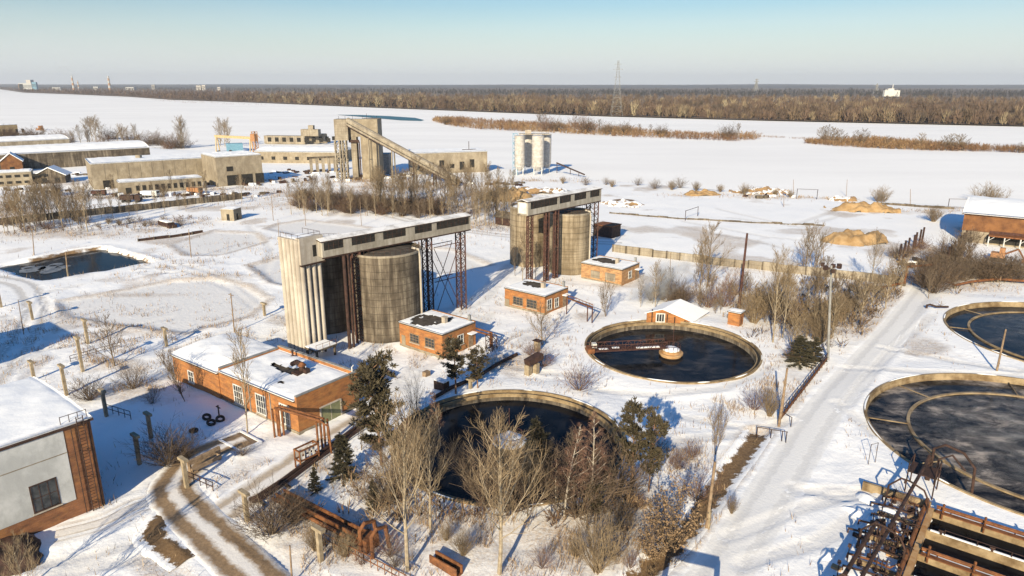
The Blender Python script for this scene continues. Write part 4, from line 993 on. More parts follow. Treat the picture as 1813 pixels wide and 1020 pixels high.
# the crushing tower and its long sloping conveyor
A = P(622, 318); A.z = 0; ux = Vector((1, 0, 0)); uy = Vector((0, 1, 0)); TH = Zat(640, 211, A.y + 2)
t = thing('crusher_tower', 'tall ruined concrete tower where the long sloping conveyor ends', 'tower', tuple(A))
mb = MB(); mb.prism(rect(A + ux * 5.0 + uy * 2, ux, uy, 8.2, 11), -1, TH); mb.build('wall', M['plaster_tan'], t)
mb = MB(); mb.frame_box(A - ux * 6.4 + UP * (TH - 9.5), ux * 6.2, uy * 7, UP * 9.5); mb.frame_box(A - ux * .2 + uy * 2.5 + UP * (TH - 8), ux * 5.2, uy * 4.5, UP * 8); mb.build('head_house', M['concrete'], t)
for x, w in ((-5.6, 2.2), (-2.4, 1.7)):
    mb = MB(); lattice(mb, A + ux * x + uy * 1.2 - UP, TH - 8.4, w, 2.2, ux, uy, 3.0, .5, .22); mb.build('support_tower', M['concrete'], t)
mb = MB(); mb.prism(rect(A + ux * .3 + uy * 2.6, ux, uy, 2.6, 4), -1, TH - 8.1); mb.build('shaft', M['concrete'], t)
mb = MB(); mb.frame_box(A + ux * 4.2 + uy * 1.2, ux * .5, uy * .5, UP * (TH - 10)); mb.frame_box(A - ux * .4 + uy * 1.5 + UP * (TH - 10.6), ux * 4.6, uy * 1.2, UP * 1.2); mb.build('dark_hopper', M['rust_dark'], t)
mb = MB()
for x in (-5, -2, 1.5, 6, 8, 10.5, 12.5): mb.beam(A + ux * x + uy * 4 + UP * TH, A + ux * x + uy * 4 + UP * (TH + 1.3 + (x == 8) * 1.2), .12)
mb.build('railing', M['rust_dark'], t)
E1 = A + UP * (TH - 3.0) + ux * .2 + uy * .6; E2 = P(810, 331); E2.z = .6
d = E2 - E1; side = Vector((d.y, -d.x, 0)).normalized()
if side.y > 0: side = -side
t = thing('sloping_conveyor', 'long covered conveyor sloping down from the ruined tower to the thicket', 'conveyor', tuple(E2))
mb = MB(); mb.frame_box(E1 - side * 1.6, d, side * 3.2, UP * .4); mb.frame_box(E1 - side * 1.6 + UP * .4, d, side * .2, UP * 2.0); mb.build('deck', M['rust_dark'], t)
mb = MB(); mb.frame_box(E1 + side * 1.4 + UP * .4, d, side * .2, UP * .9); mb.frame_box(E1 + side * 1.4 + UP * 1.7, d, side * .2, UP * .75); mb.build('side_wall', M['concrete'], t)
mb = MB(); mb.frame_box(E1 + side * 1.35 + UP * 1.3, d, side * .08, UP * .4); mb.build('window_band', M['dark'], t)
mb = MB()
for a in range(5):
    a0, a1 = a * math.pi / 5, (a + 1) * math.pi / 5
    p0, p1 = side * (1.75 * math.cos(a0)) + UP * (2.45 + 1.2 * math.sin(a0)), side * (1.75 * math.cos(a1)) + UP * (2.45 + 1.2 * math.sin(a1))
    mb.frame_box(E1 + p0, d, p1 - p0, UP * .12)
mb.build('curved_roof', M['concrete'], t)
for f in (.2, .42, .62, .8):
    q = E1 + d * f; q.z = 0; mb = MB(); hgt = (E1 + d * f).z
    for s in (-1, 1): mb.beam(q + side * s * 1.3 - UP, q + side * s * .9 + UP * (hgt - .05), .45)
    mb.beam(q + side * -1.2 + UP * hgt * .5, q + side * 1.2 + UP * hgt * .5, .3); mb.build('trestle', M['plaster_tan'] if f < .5 else M['rust_dark'], t)
t, A, u, v, L, h = block('ruined_workshop', 'long tan ruined building behind the sloping conveyor', 'building', (735, 309), (863, 304), 18, 10, 'plaster_tan')
mb = MB(); mb.box(A + u * (L - 8) + v * 6 + UP * 10.4, 7, 1.2, .6, u); mb.beam(A + u * (L - 8) + v * 6 + UP * 10.4, A + u * (L - 8) + v * 6 + UP * 15, .3); mb.build('roof_gear', M['rust_dark'], t)
holes(t, A, u, v, L, [(2 + 5.2 * k, 4.4 + 5.2 * k, 1.5 + (k % 2), 4.5 + (k % 3)) for k in range(6)], 'opening')
t, A, u, v, L, h = block('brick_block', 'small dark block with a bluish end wall beside the ruined tower', 'building', (668, 309), (690, 309), 8, 10, 'steel_grey', snow=False)
t, A, u, v, L, h = block('precast_hall', 'long low pale hall with a thick snow roof left of the ruined tower', 'hall', (452, 288), (600, 290), 24, 6.0, 'plaster_tan', slope=1.5)
holes(t, A, u, v, L, [(3 + 7 * k, 5.2 + 7 * k, 1.8, 3.6) for k in range(6)], 'opening')
t, A, u, v, L, h = block('shore_ruin', 'roofless pale ruin on the river edge, right half', 'ruin', (546, 252), (580, 251), 6, 6, 'concrete', snow=False); holes(t, A, u, v, L, [(3 + 5 * k, 5.6 + 5 * k, 1, 4) for k in range(4)])
t, A, u, v, L, h = block('shore_ruin', 'roofless pale ruin on the river edge, left and longer part', 'ruin', (468, 252), (540, 253), 6, 5, 'concrete', snow=False); holes(t, A, u, v, L, [(3 + 6 * k, 6 + 6 * k, .6, 3.8) for k in range(9)])
mb = MB(); mb.prism(rect(A + u * 30 + v * 1, u, v, 14, 5), 5, 10); mb.prism(rect(A + u * 36 + v * 1.5, u, v, 4, 3), 10, 13); mb.build('upper_storey', M['concrete'], t)
# portal of columns
A, B = P(552, 306), P(594, 304); u = (B - A).normalized()
t = thing('column_row', 'row of pale concrete columns under one beam left of the tower', 'columns', tuple(A))
for k in range(5): mb = MB(); q = A + u * (B - A).length * k / 4; mb.box(q - UP, 1.3, 1.3, 8.0, u); mb.build('column', M['concrete'], t)
mb = MB(); mb.frame_box(A - u + UP * 7, u * ((B - A).length + 2), Vector((-u.y, u.x, 0)) * 1.4, UP * .8); mb.build('beam', M['concrete_dark'], t)
# gantry crane, yellow, and blue shed
A, B = P(386, 268), P(446, 272); u = (B - A).normalized(); L = (B - A).length; A.z = B.z = 0
t = thing('gantry_crane', 'yellow gantry crane standing among the works at the left', 'crane', tuple(A))
mb = MB(); mb.frame_box(A + UP * 9 - u * 2, u * (L + 2), Vector((0, 1.4, 0)), UP * 1.6); mb.build('bridge_beam', M['yellow'], t)
for q in (A, B):
    mb = MB()
    for s in (-3, 3): mb.beam(q + Vector((0, s, -.5)), q + Vector((0, s * .3, 9)), .6)
    mb.beam(q + Vector((0, -3, .2)), q + Vector((0, 3, .2)), .6); mb.build('leg', M['yellow'], t)
mb = MB(); lattice(mb, B + u * 4 - UP, 15, 2.4, 2.4, u, Vector((-u.y, u.x, 0)), 2, .35, .16); mb.beam(B + u * 4 + UP * 14, B + u * 9 + UP * 10, .25); mb.box(B + u * 3.5 + UP * 8, 3.6, 3, 4.5, u); tag(mb.build('hoist_tower', M['orange']), 'orange lattice hoist tower beside the yellow crane', 'tower')
t, A, u, v, L, h = block('blue_shed', 'small bright blue shed under the yellow crane', 'shed', (402, 269), (431, 268), 6, 5.2, 'blue', snow=False)
# four white cement silos
base = P(931, 309); base.z = 0
TH = Zat(931, 236, base.y)
spots = [(920, 310, 2.55), (952, 310, 3.0), (935, 304, 2.5), (967, 305, 2.4)]
labs = ['white cement silo, front one beside the blue lattice ladder', 'white cement silo, widest of the four and nearest the camera', 'white cement silo squeezed between and behind the two front ones', 'white cement silo at the right back of the four']
for (px, py, R), lab in zip(spots, labs):
    c = P(px, py); c.z = 0; t = thing('cement_silo', lab, 'silo', tuple(c), 'white cement silos by the river')
    mb = MB(); mb.lathe([(0, 2.2), (R * .4, 2.2), (R, 4.2), (R, TH - 1), (0, TH - .6)], tuple(c), 28, False); mb.build('shell', M['silo_white'], t)
    mb = MB()
    for z in np.arange(5.5, TH - 1, 2.2): mb.lathe([(R - .02, z - .06), (R + .06, z - .06), (R + .06, z + .06), (R - .02, z + .06)], tuple(c), 28)
    mb.build('bands', M['concrete_pale'], t)
    for a in range(4):
        e = Vector((math.cos(a * 1.57 + .78), math.sin(a * 1.57 + .78), 0)) * R * .9; mb = MB(); mb.beam(c + e - UP, c + e + UP * 4.6, .32); mb.build('leg', M['white_paint'], t)
q = P(912, 310); q.z = 0; mb = MB(); lattice(mb, q - UP, TH + 1, 2.2, 2.2, ux, uy, 2.2, .22, .13); tag(mb.build('stair_tower', M['blue']), 'blue lattice stair tower beside the white cement silos', 'stair tower')
q = P(945, 306); mb = MB(); mb.box(Vector((q.x, q.y, TH - .9)), 15, 7.5, .25); 
for k in range(16): mb.beam((q.x - 7.4 + k, q.y - 3.7, TH - .7), (q.x - 7.4 + k, q.y - 3.7, TH + .6), .08)
mb.beam((q.x - 7.4, q.y - 3.7, TH + .55), (q.x + 7.4, q.y - 3.7, TH + .55), .1); mb.box((q.x - 3, q.y, TH - .6), 3, 2, 1.8); tag(mb.build('silo_walkway', M['concrete_pale']), 'railed walkway across the tops of the white cement silos', 'walkway')
a, c = P(985, 306), P(1035, 310); a.z = 5; c.z = .2; mb = MB(); mb.beam(a, c, .8, .5)
for f in (0.02, .5, .8): q = a + (c - a) * f; mb.beam((q.x, q.y, -1), q, .3)
tag(mb.build('feed_conveyor', M['rust_dark']), 'thin feed conveyor sloping right from the white cement silos', 'conveyor')
# warehouse at the right edge
A = P(1700, 427); A.z = 0; B = P(1813, 439); B.z = 0; u = (B - A).normalized(); v = Vector((-u.y, u.x, 0))
t = thing('warehouse', 'rusty-sided warehouse with a broad snow roof at the right edge', 'warehouse', tuple(A))
H1 = Zat(1703, 379, A.y)
mb = MB(); mb.prism(rect(A, u, v, 40, 30), -1, H1 * .42); mb.build('lower_wall', M['plaster_tan'], t)
mb = MB(); mb.prism(rect(A - u * .15 - v * .15, u, v, 40.3, 30.3), H1 * .42, H1); mb.build('upper_wall', M['rust_bright'], t)
mb = MB(); mb.prism(rect(A - u * .6 - v * .6, u, v, 41.2, 31.2), H1, H1 + .25); mb.build('roof', M['rust_dark'], t)
snow_roof(t, A - u * .6 - v * .6, u, v, 41.2, 31.2, H1 + .26, .4, crown=2.2, seed=77)
mb = MB(); mb.frame_box(A + u * 6.5 - v * 3.2 + UP * 2.7, u * 34, v * 3.0, UP * .35); mb.build('canopy', M['rust'], t)
mb = MB()
for k in range(9): q = A + u * (6.6 + 3.6 * k) - v * 3.1; mb.beam(q - UP, q + UP * 2.7, .22); mb.beam(q + UP * 1.6, q + u * 1.2 + UP * 2.6, .12)
mb.build('canopy_post', M['white_paint'], t)
mb = MB(); mb.frame_box(A + u * 6 - v * .2 + UP * .4, u * 34, v * .1, UP * 2.2); mb.build('doorway', M['dark'], t)
mb = MB(); mb.frame_box(A + u * 6.5 - v * .28 + UP * 2.9, u * 34, v * .12, UP * .9); mb.build('sign_band', M['rust_red'], t)
for k in range(6):
    q = A + u * (26 + k * .8) + v * (3.5 + k * 2.2) + UP * (H1 + .6 + .25 * k); mb = MB(); mb.box(q, .6, .6, .7); tag(mb.build('roof_vent', M['rust_dark']), 'dark roof vent in the slanting row on the warehouse roof', 'vent', 'roof vents on the warehouse')
# ------------------------------------------------------------------ concrete T posts that once carried pipes
TP = 'concrete T posts that once carried pipes'
def tpost(px, py, top, label, w=.42, cap=1.5, d=None):
    q = G(px, py); h = max(1.6, Zat(top[0], top[1], q.y) - q.z)
    t = thing('pipe_post', label, 'concrete post', tuple(q), TP); d = d or AX
    mb = MB(); mb.box(q - UP * .6, w, w * .95, h + .6 - .32, d); mb.build('shaft', M['post_concrete'], t)
    mb = MB(); mb.box(q + UP * (h - .32), cap, w * 1.15, .32, d)
    mb.build('cross_head', M['post_concrete'], t)
for a in ((60.7, 672.5, (55, 639), 'concrete T post farthest left in the row beyond the plastered hall roof'),
          (117.5, 698, (110, 646), 'concrete T post between the far-left post and the round bush'),
          (188.6, 737, (183, 690), 'concrete T post on the edge of the big blue shadow'),
          (268, 777, (262, 731), 'concrete T post standing in shade, the one farther from the dark bush'),
          (247, 821, (242, 769), 'concrete T post standing in shade just right of the brick corner'),
          (331, 864.5, (327, 811), 'concrete T post beside the muddy bend of the dirt road'),
          (438, 924, (437, 870), 'concrete T post at the head of the dark roadside bush'),
          (568, 993, (566, 934), 'concrete T post beside the rusty flume nearest the bottom edge'),
          (146.5, 657, (133, 596), 'tallest concrete T post, by the left spreading tree'),
          (156, 609, (150.5, 565), 'concrete T post behind the left spreading tree'),
          (295, 612.6, (290.5, 580), 'lone concrete T post left of the brick hall with a long shadow'),
          (58, 567, (52, 534), 'concrete T post beside the rutted track on the left'),
          (2.5, 544, (-1, 507), 'concrete T post cut by the left edge of the picture'),
          (468.5, 558, (467, 536), 'small concrete T post left of the ribbed tower'),
          (833, 691, (832, 672), 'short concrete T post behind the near tank under the pines')):
    tpost(*a)
q = G(935, 664); t = thing('pipe_stub', 'squat pair of concrete stubs carrying a dark capped pipe piece', 'pipe support', tuple(q))
mb = MB(); mb.box(q - UP * .4, .85, .85, 2.0, AX); mb.box(q - UP * .4 + BX * 1.2 + AX * .6, .8, .8, 2.0, AX); mb.build('stub', M['post_concrete'], t)
mb = MB(); mb.beam(q + UP * 2.0 - BX * .3, q + UP * 2.5 + BX * 2.6 + AX * .5, 1.3, .9); mb.build('pipe_piece', M['rust_dark'], t)
q = G(951, 622); t = thing('vent_pillar', 'small pale vent pillar with a flat cap beside the bare tree', 'vent', tuple(q)); mb = MB(); mb.box(q - UP * .3, .8, .8, 2.1, AX); mb.build('pillar', M['post_concrete'], t)
mb = MB(); mb.box(q + UP * 1.8, 1.3, 1.1, .14, AX); mb.build('cap', M['rust_dark'], t)
# ------------------------------------------------------------------ poles and masts
def pole(px, py, top, label, r=.11, mat='timber', name='utility_pole', cat='utility pole', arms=0, stub=False, group=None, brace=None):
    q = G(px, py); z = Zat(top[0], top[1], q.y); d = ray(top[0], top[1]); s = q.y / d[1]
    tp = Vector((d[0] * s, q.y, z)); t = thing(name, label, cat, tuple(q), group)
    mb = MB(); mb.tube([q - UP * .5, tp], [r * 1.15, r * .8], 8); mb.build('shaft', M[mat], t)
    if arms:
        mb = MB()
        for k in range(arms): mb.beam(tp - UP * (.35 + .7 * k) - AX * .8, tp - UP * (.35 + .7 * k) + AX * .8, .1); 
        mb.build('cross_arm', M['timber'], t)
    if stub:
        mb = MB(); mb.box(q + AX * .22 - UP * .4, .2, .24, 2.6, AX); mb.build('concrete_stub', M['post_concrete'], t)
    if brace:
        mb = MB(); mb.tube([G(*brace), q + (tp - q) * .78], r * .8, 7); mb.build('brace', M[mat], t)
    return t, q, tp
pole(415, 589, (408.5, 519), 'timber utility pole on the snow left of the ribbed tower', arms=1)
pole(120, 489, (116, 446), 'timber pole with a concrete foot at the edge of the dark pond', r=.16, stub=True)
pole(60, 451, (56.6, 404), 'dark timber pole behind the dark pond', arms=1)
pole(338.4, 456, (334, 406), 'thin timber pole between the frozen ponds', arms=0)
pole(42, 592, (32, 531), 'thin pole on the rutted track at the far left', r=.07)
pole(484, 391, (480, 345), 'thin pole standing before the brushy thicket, left one', r=.09)
pole(541, 398, (538, 352), 'thin pole standing before the brushy thicket, middle one', r=.08)
pole(640, 399, (637, 350), 'thin pole standing before the brushy thicket, right one', r=.08)
pole(494, 428, (492, 388), 'thin pole just behind the top of the ribbed tower', r=.08)
pole(1308, 546, (1323, 413), 'tall dark steel mast rising behind the tiny brick kiosk', r=.26, mat='rust_red', name='steel_mast', cat='mast')
pole(1764, 660, (1781, 583), 'timber pole leaning between the two large tanks on the right', r=.15)
pole(1379, 753, (1394, 652), 'dark timber pole at the near end of the rusty railing', r=.17, brace=(1384, 738))
pole(1251, 936, (1266, 818), 'timber pole standing beside the brown ditch, lit and dark side', r=.17, stub=True)
pole(517, 1032, (513, 966), 'thin timber stake at the bottom edge by the dirt road', r=.09)
pole(1187, 500, (1187, 448), 'thin post in front of the tan concrete wall', r=.08)
pole(1458, 462, (1459, 430), 'thin grey post by the sand heap on the right', r=.08)
pole(1388, 366, (1388, 340), 'thin pole at the far snow yard, left of the goal frame', r=.1)
pole(1405, 345, (1405, 318), 'thin pole on the river edge right of the white silos', r=.1)
pole(1500, 342, (1500, 318), 'thin pole on the river edge near the middle right', r=.1)
pole(1612, 365, (1612, 335), 'thin pole on the river edge left of the warehouse', r=.1)
t, q, tp = pole(1466, 638, (1472, 470), 'tall floodlight mast in the thicket with lamps round its head', r=.2, mat='steel_grey', name='floodlight_mast', cat='floodlight mast')
mb = MB()
for k in range(7):
    a = k * .9; e = Vector((math.cos(a), math.sin(a), 0)); c = tp + e * 1.25 - UP * .3 * (k % 3); mb.beam(tp - UP * .5, c, .07); mb.box(c - UP * .25, .55, .55, .5, e)
mb.build('lamp_cluster', M['rust_dark'], t)
def frame(label, a, c, h, mat='rust_dark', name='gate_frame', cat='pipe frame', w=.16, mid=()):
    A, B = G(*a), G(*c); t = thing(name, label, cat, tuple(A)); mb = MB()
    mb.beam(A - UP * .4, A + UP * h, w); mb.beam(B - UP * .4, B + UP * h, w)
    for f in mid: q = A + (B - A) * f; mb.beam(q - UP * .4, q + UP * h, w)
    mb.build('post', M[mat], t); mb = MB(); mb.beam(A + UP * h - (B - A) * .03, B + UP * h + (B - A) * .03, w * .8); mb.build('top_rail', M[mat], t); return t
frame('goal-like pipe frame on the snow yard, nearer of two', (1213, 391), (1235, 383), 3.2)
frame('goal-like pipe frame on the snow yard, farther of two', (1410, 352), (1446, 353), 3.8)
frame('goal-like pipe frame left of the warehouse', (1678, 370), (1712, 371), 3.6)
frame('low railing of dark pipe where the brown ditch begins', (1340, 770), (1391, 784), 1.5, w=.09, mid=(.48, .86), name='pipe_railing', cat='railing')
frame('small pipe hoop beside the dark leaning pole', (1379, 742), (1400, 757), 1.4, w=.08, name='pipe_railing', cat='railing')
frame('pair of thin rods stuck in the snow at the edge of the nearest right tank', (1537, 823), (1549, 821), 2.6, w=.05, name='pipe_railing', cat='railing')
# rusty railing along the snow road
A, B = G(1378, 748), G(1463, 642); t = thing('rusty_railing', 'rusty ladder-like railing along the left side of the snow road', 'railing', tuple(A)); mb = MB()
d = B - A
for k in range(19): q = A + d * k / 18; q.z = gz(q.x, q.y); mb.beam(q - UP * .3, q + UP * 1.5, .09)
for z in (.25, .8, 1.45): mb.beam(A + UP * z, B + UP * z, .08)
mb.build('rails', M['rust_dark'], t); mb = MB(); mb.beam(A + UP * .5, B + UP * .5, .22); mb.build('pipe', M['rust'], t)
# ------------------------------------------------------------------ pipes near the hall
def piperun(name, label, pts, r, mat, cat='pipe', posts=(), ph=0, pw=.14, double=0, lift=True):
    W_ = [Vector(p) for p in pts]; t = thing(name, label, cat, tuple(W_[0]) if not lift else (W_[0].x, W_[0].y, 0)); mb = MB(); mb.tube(W_, r, 9)
    if double:
        d = (W_[-1] - W_[0]); e = Vector((-d.y, d.x, 0)).normalized() * double; mb.tube([p + e for p in W_], r, 9)
    mb.build('pipe', M[mat], t); return t
def at_px(x, y, z): p = P(x, y, z); return p
hA = [G(487, 776), G(496.5, 774)]; hB = [G(564.5, 801), G(577, 798)]
t = thing('pipe_trestle', 'rusty pipe trestle standing in front of the brick hall door', 'pipe trestle', tuple(hA[0]))
zA = Zat(487, 727, hA[0].y); zB = Zat(565, 750, hB[0].y); zt = (zA + zB) / 2 + .2
for q in hA + hB:
    mb = MB(); mb.tube([q - UP * .4, Vector((q.x, q.y, zt))], .14, 8); mb.tube([q + BX * .55 - UP * .4, Vector((q.x, q.y, zt)) + BX * .55], .14, 8); mb.build('post', M['rust'], t)
mb = MB(); a, c = hA[0] + (hA[1] - hA[0]) / 2, hB[0] + (hB[1] - hB[0]) / 2; a.z = c.z = zt
mb.tube([a + UP * .1, c + UP * .1], .16, 8); mb.tube([a + BX * .6 + UP * .1, c + BX * .6 + UP * .1], .16, 8)
for f in np.linspace(0, 1, 12): mb.beam(a + (c - a) * f - BX * .15, a + (c - a) * f + BX * .75, .07)
mb.tube([c + UP * .1, c + AX * 1.6 - UP * .2, c + AX * 1.8 - UP * (zt - .4)], .12, 8); mb.build('pipe', M['rust'], t)
t = thing('pipe_bundle', 'low brown pipe bundle along the yard road from the trestle', 'pipes', tuple(G(545, 828)))
pts = [G(x, y) + UP * .55 for x, y in ((660, 745), (600, 785), (548, 822), (500, 858), (455, 888), (442, 893))]
mb = MB(); mb.tube(pts, .22, 8); mb.tube([p + AX * .6 for p in pts], .16, 8); mb.tube([p + AX * 1.05 + UP * .1 for p in pts], .10, 7); mb.build('pipe', M['rust_dark'], t)
mb = MB()
for p in pts[1:-1]: mb.box(p - UP * 1.0 + AX * .5, .3, 1.9, .75, BX)
mb.build('sleeper', M['concrete_dark'], t)
q = G(545, 822); t = thing('steel_rack', 'rusty box frame with slats on the pipe bundle by the yard road', 'steel frame', tuple(q)); mb = MB()
for a in (-1.3, 1.3):
    for c in (-.5, .5): mb.beam(q + BX * a + AX * c - UP * .3, q + BX * a + AX * c + UP * 2.4, .16)
for z in (2.35, 1.1): 
    for c in (-.5, .5): mb.beam(q + BX * -1.4 + AX * c + UP * z, q + BX * 1.4 + AX * c + UP * z, .16)
    for a in (-1.3, 1.3): mb.beam(q + BX * a - AX * .5 + UP * z, q + BX * a + AX * .5 + UP * z, .16)
mb.build('rack_bars', M['rust'], t); mb = MB()
for a in (-.8, -.2, .4, .95): mb.box(q + BX * a - UP * .3, .25, .1, 2.6, BX)
mb.build('slat', M['white_paint'], t)
# rusty flume down to the bottom edge
a, c = G(497, 886), G(652, 970); t = thing('rusty_flume', 'long rusty flume of boarded steel running beside the roadside bush', 'flume', tuple(a)); d = (c - a); e = Vector((-d.y, d.x, 0)).normalized()
a = a + UP * .55; c = c + UP * .75; d = c - a
mb = MB(); mb.frame_box(a - e * .55, d, e * 1.1, UP * .1); mb.frame_box(a - e * .55 + UP * .1, d, e * .12, UP * .5); mb.frame_box(a + e * .43 + UP * .1, d, e * .12, UP * .5); mb.tube([a - e * .9 + UP * .1, c - e * .9 + UP * .1], .2, 8); mb.build('trough', M['rust'], t)
mb = MB()
for k in range(9): q = a + d * k / 8; mb.beam(q - e * .8 - UP * .9, q - e * .8 + UP * .1, .12); mb.beam(q + e * .5 - UP * .9, q + e * .5 + UP * .1, .12)
mb.build('leg', M['rust_dark'], t)
mb = MB(); q = c
for k in (0, 1.6):
    b0 = q + d.normalized() * k; mb.tube([b0 - e * .9 - UP * 1.2, b0 - e * .9 + UP * 1.6, b0 - e * .3 + UP * 2.1, b0 + e * .9 + UP * 1.7, b0 + e * 1.3 - UP * 1.2], .2, 8)
mb.box(q - UP * 1.1, 1.4, 1.6, 1.7, d); mb.build('end_frame', M['rust'], t)
def wire_fence(label, pts, h, mat='rust_dark', n=10, name='pipe_fence', w=.07):
    pts = [G(*p) for p in pts]; t = thing(name, label, 'fence', tuple(pts[0])); mb = MB()
    for a, c in zip(pts[:-1], pts[1:]):
        for k in range(n + 1): q = a + (c - a) * k / n; mb.beam(q - UP * .3, q + UP * h, w)
        for z in (h * .5, h): mb.beam(a + UP * z, c + UP * z, w)
    mb.build('rails', M[mat], t)
wire_fence('rusty pipe fence in dry weeds along the bottom edge', [(563, 960), (645, 1000), (720, 1040)], 1.2, 'rust', 6)
wire_fence('low fence rail beside the muddy bend post', [(333, 850), (378, 872)], 1.1, 'rust_dark', 4)
wire_fence('short dark fence under the tallest T post', [(125, 640), (215, 615)], 1.0, 'rust_dark', 6)
wire_fence('dark rail fence in the shadow edge near the brick corner', [(190, 730), (232, 742)], 1.2, 'rust_dark', 4)
# dark muddy pipe pile at the road bend
t = thing('timber_beams', 'two heavy brown beams leaning beside the muddy bend post', 'beams', tuple(G(345, 830))); mb = MB(); a = G(334, 838)
mb.beam(a + UP * 1.2, a + BX * 4.0 + UP * 1.5, .35, .5); mb.beam(a + AX * .9 + UP * .7, a + AX * .9 + BX * 3.6 + UP * .9, .3, .4); mb.box(a + BX * 3.8, .35, .35, 1.3); mb.box(a + BX * .2, .3, .3, 1.2); mb.build('beam', M['timber'], t)
# pipe bridge from pump house A and B
q = P(843, 612); q.z = 0; d1 = P(885, 640); t = thing('pipe_bridge', 'rusty pipe bridge leaving the pump house toward the pines', 'pipe bridge', tuple(q)); mb = MB(); e = q + AX * 3.2
mb.tube([q + UP * 2.6 - AX * .6, e + UP * 2.6, e + UP * .5], .17, 8); mb.tube([q + UP * 2.95 - AX * .6 + BX * .4, e + UP * 2.95 + BX * .4, e + UP * .5 + BX * .4], .17, 8); mb.build('pipe', M['rust'], t); mb = MB(); lattice(mb, e - UP * .4 + AX * .2, 3.1, 1.5, 1.1, AX, BX, 1.0, .14, .07); mb.build('support_tower', M['rust_dark'], t)
a, c = G(1003, 556), G(1048, 574); t = thing('pipe_bridge', 'spindly pipe bridge on three legs right of the middle pump house', 'pipe bridge', tuple(a)); mb = MB()
mb.beam(a + UP * 3.3, c + UP * 3.0, .5, .12); mb.beam(a + UP * 3.9, c + UP * 3.6, .1); 
for k in range(9): q = a + (c - a) * k / 8; mb.beam(q + UP * 3.3, q + UP * 3.8, .07)
mb.build('truss', M['rust'], t); mb = MB()
for f in (0, .82, 1): q = a + (c - a) * f; mb.beam(q - UP * .4, q + UP * 3.2, .2)
mb.build('leg', M['rust_red'], t)
# underground pipe trench wall between the tank and pump house, dark
t = thing('pipe_line', 'dark insulated pipe lying on the snow behind the near tank', 'pipe', tuple(G(850, 668))); mb = MB(); pts = [G(x, y) + UP * .35 for x, y in ((915, 632), (880, 650), (845, 672), (800, 692), (770, 710))]; mb.tube(pts, .28, 8); mb.build('pipe', M['rust_dark'], t)
q = G(782, 690); t = thing('switch_cabinet', 'dark box cabinet lying under the pines behind the tank', 'cabinet', tuple(q)); mb = MB(); mb.box(q - UP * .2, 2.0, 1.2, 1.5, AX); mb.build('body', M['rust_dark'], t); mb = MB(); mb.box(q + UP * 1.3, 1.9, 1.1, .12, AX); mb.build('snow_cap', M['snow'], t)
q = G(755, 664); mb = MB(); mb.box(q - UP * .2, 1.0, .8, .9, BX); tag(mb.build('drum_box', M['timber']), 'small brown box half sunk in snow near the shadowed cable', 'box')
# ------------------------------------------------------------------ walls and fences
def wall_run(label, pts, h, mat, name='concrete_wall', th=.25, panel=3.0, cap=True):
    pts = [P(*p) for p in pts]; t = thing(name, label, 'wall', (pts[0].x, pts[0].y, 0)); mb = MB(); mc = MB(); mp_ = MB()
    for a, c in zip(pts[:-1], pts[1:]):
        a = Vector((a.x, a.y, 0)); c = Vector((c.x, c.y, 0)); L = (c - a).length; u = (c - a).normalized(); e = Vector((-u.y, u.x, 0)); n = max(1, int(L / panel))
        for k in range(n):
            q = a + u * L * k / n; z = gz(q.x, q.y); mb.frame_box(q + UP * (z - .6), u * (L / n - .06), e * th, UP * (h + .6 + .1 * ((k * 7) % 3 - 1)))
            mp_.box(q + UP * (z - .5) - e * .05, .3, .35, h + .52, u)
    mb.build('panel', M[mat], t); mp_.build('post', M['concrete_dark'], t); return t
wall_run('grey concrete panel wall crossing the snow behind the dark pond', [(-60, 404), (0, 399), (150, 383), (300, 367), (430, 352.5)], 2.3, 'concrete_dark')
wall_run('tan concrete wall in the middle distance behind the farthest pump house', [(1085, 446), (1180, 457), (1300, 473), (1400, 485), (1478, 493), (1540, 500), (1602, 508)], 2.0, 'concrete')
wall_run('thin grey fence wall across the far snow yard', [(1080, 378), (1200, 388), (1330, 395), (1460, 400)], .5, 'concrete_dark', name='low_fence', th=.12)
wall_run('low tan wall along the river edge left of the warehouse', [(1560, 361), (1620, 366), (1690, 371)], .8, 'concrete_dark')
wall_run('broken concrete kerb wall by the snow ponds', [(245, 428), (300, 421), (360, 412)], .8, 'rust_dark', name='low_wall')
wall_run('grey foundation wall among right-hand bushes', [(1640, 466), (1720, 474), (1813, 482)], 1.6, 'concrete_dark')
# rows of steel posts
SP_ = 'rows of dark steel posts left of the warehouse'
r1 = lambda x, y: (1560 + x / 5.1, 320 + y / 5.1)
for k, (b_, t_) in enumerate([((155, 740), (175, 570)), ((187, 765), (212, 540)), ((237, 650), (250, 515)), ((283, 640), (292, 488)), ((302, 610), (320, 465)), ((338, 600), (348, 440)), ((366, 565), (381, 420)),
              ((578, 825), (600, 595)), ((610, 755), (630, 575)), ((636, 735), (655, 545)), ((674, 690), (690, 515)), ((694, 670), (710, 490)), ((720, 650), (745, 470)), ((742, 625), (765, 450)), ((463, 780), (466, 705)), ((525, 790), (530, 685))]):
    B_, T_ = r1(*b_), r1(*t_); q = G(*B_); z = Zat(T_[0], T_[1], q.y)
    t = thing('steel_post', 'dark steel post in the left of the two rows' if k < 7 else 'dark steel post in the right of the two rows' if k < 14 else 'short dark steel post between the two rows', 'steel post', tuple(q), SP_ + (' left' if k < 7 else ' right' if k < 14 else ' short'))
    tp = Vector((q.x + (T_[0] - B_[0]) * .02, q.y, z)); mb = MB(); mb.beam(q - UP * .4, tp, .36, .36); mb.build('shaft', M['rust_dark'], t); mb = MB(); mb.box(q - UP * .2, 1.0, 1.0, .5, AX); mb.build('footing', M['tan_concrete'], t)
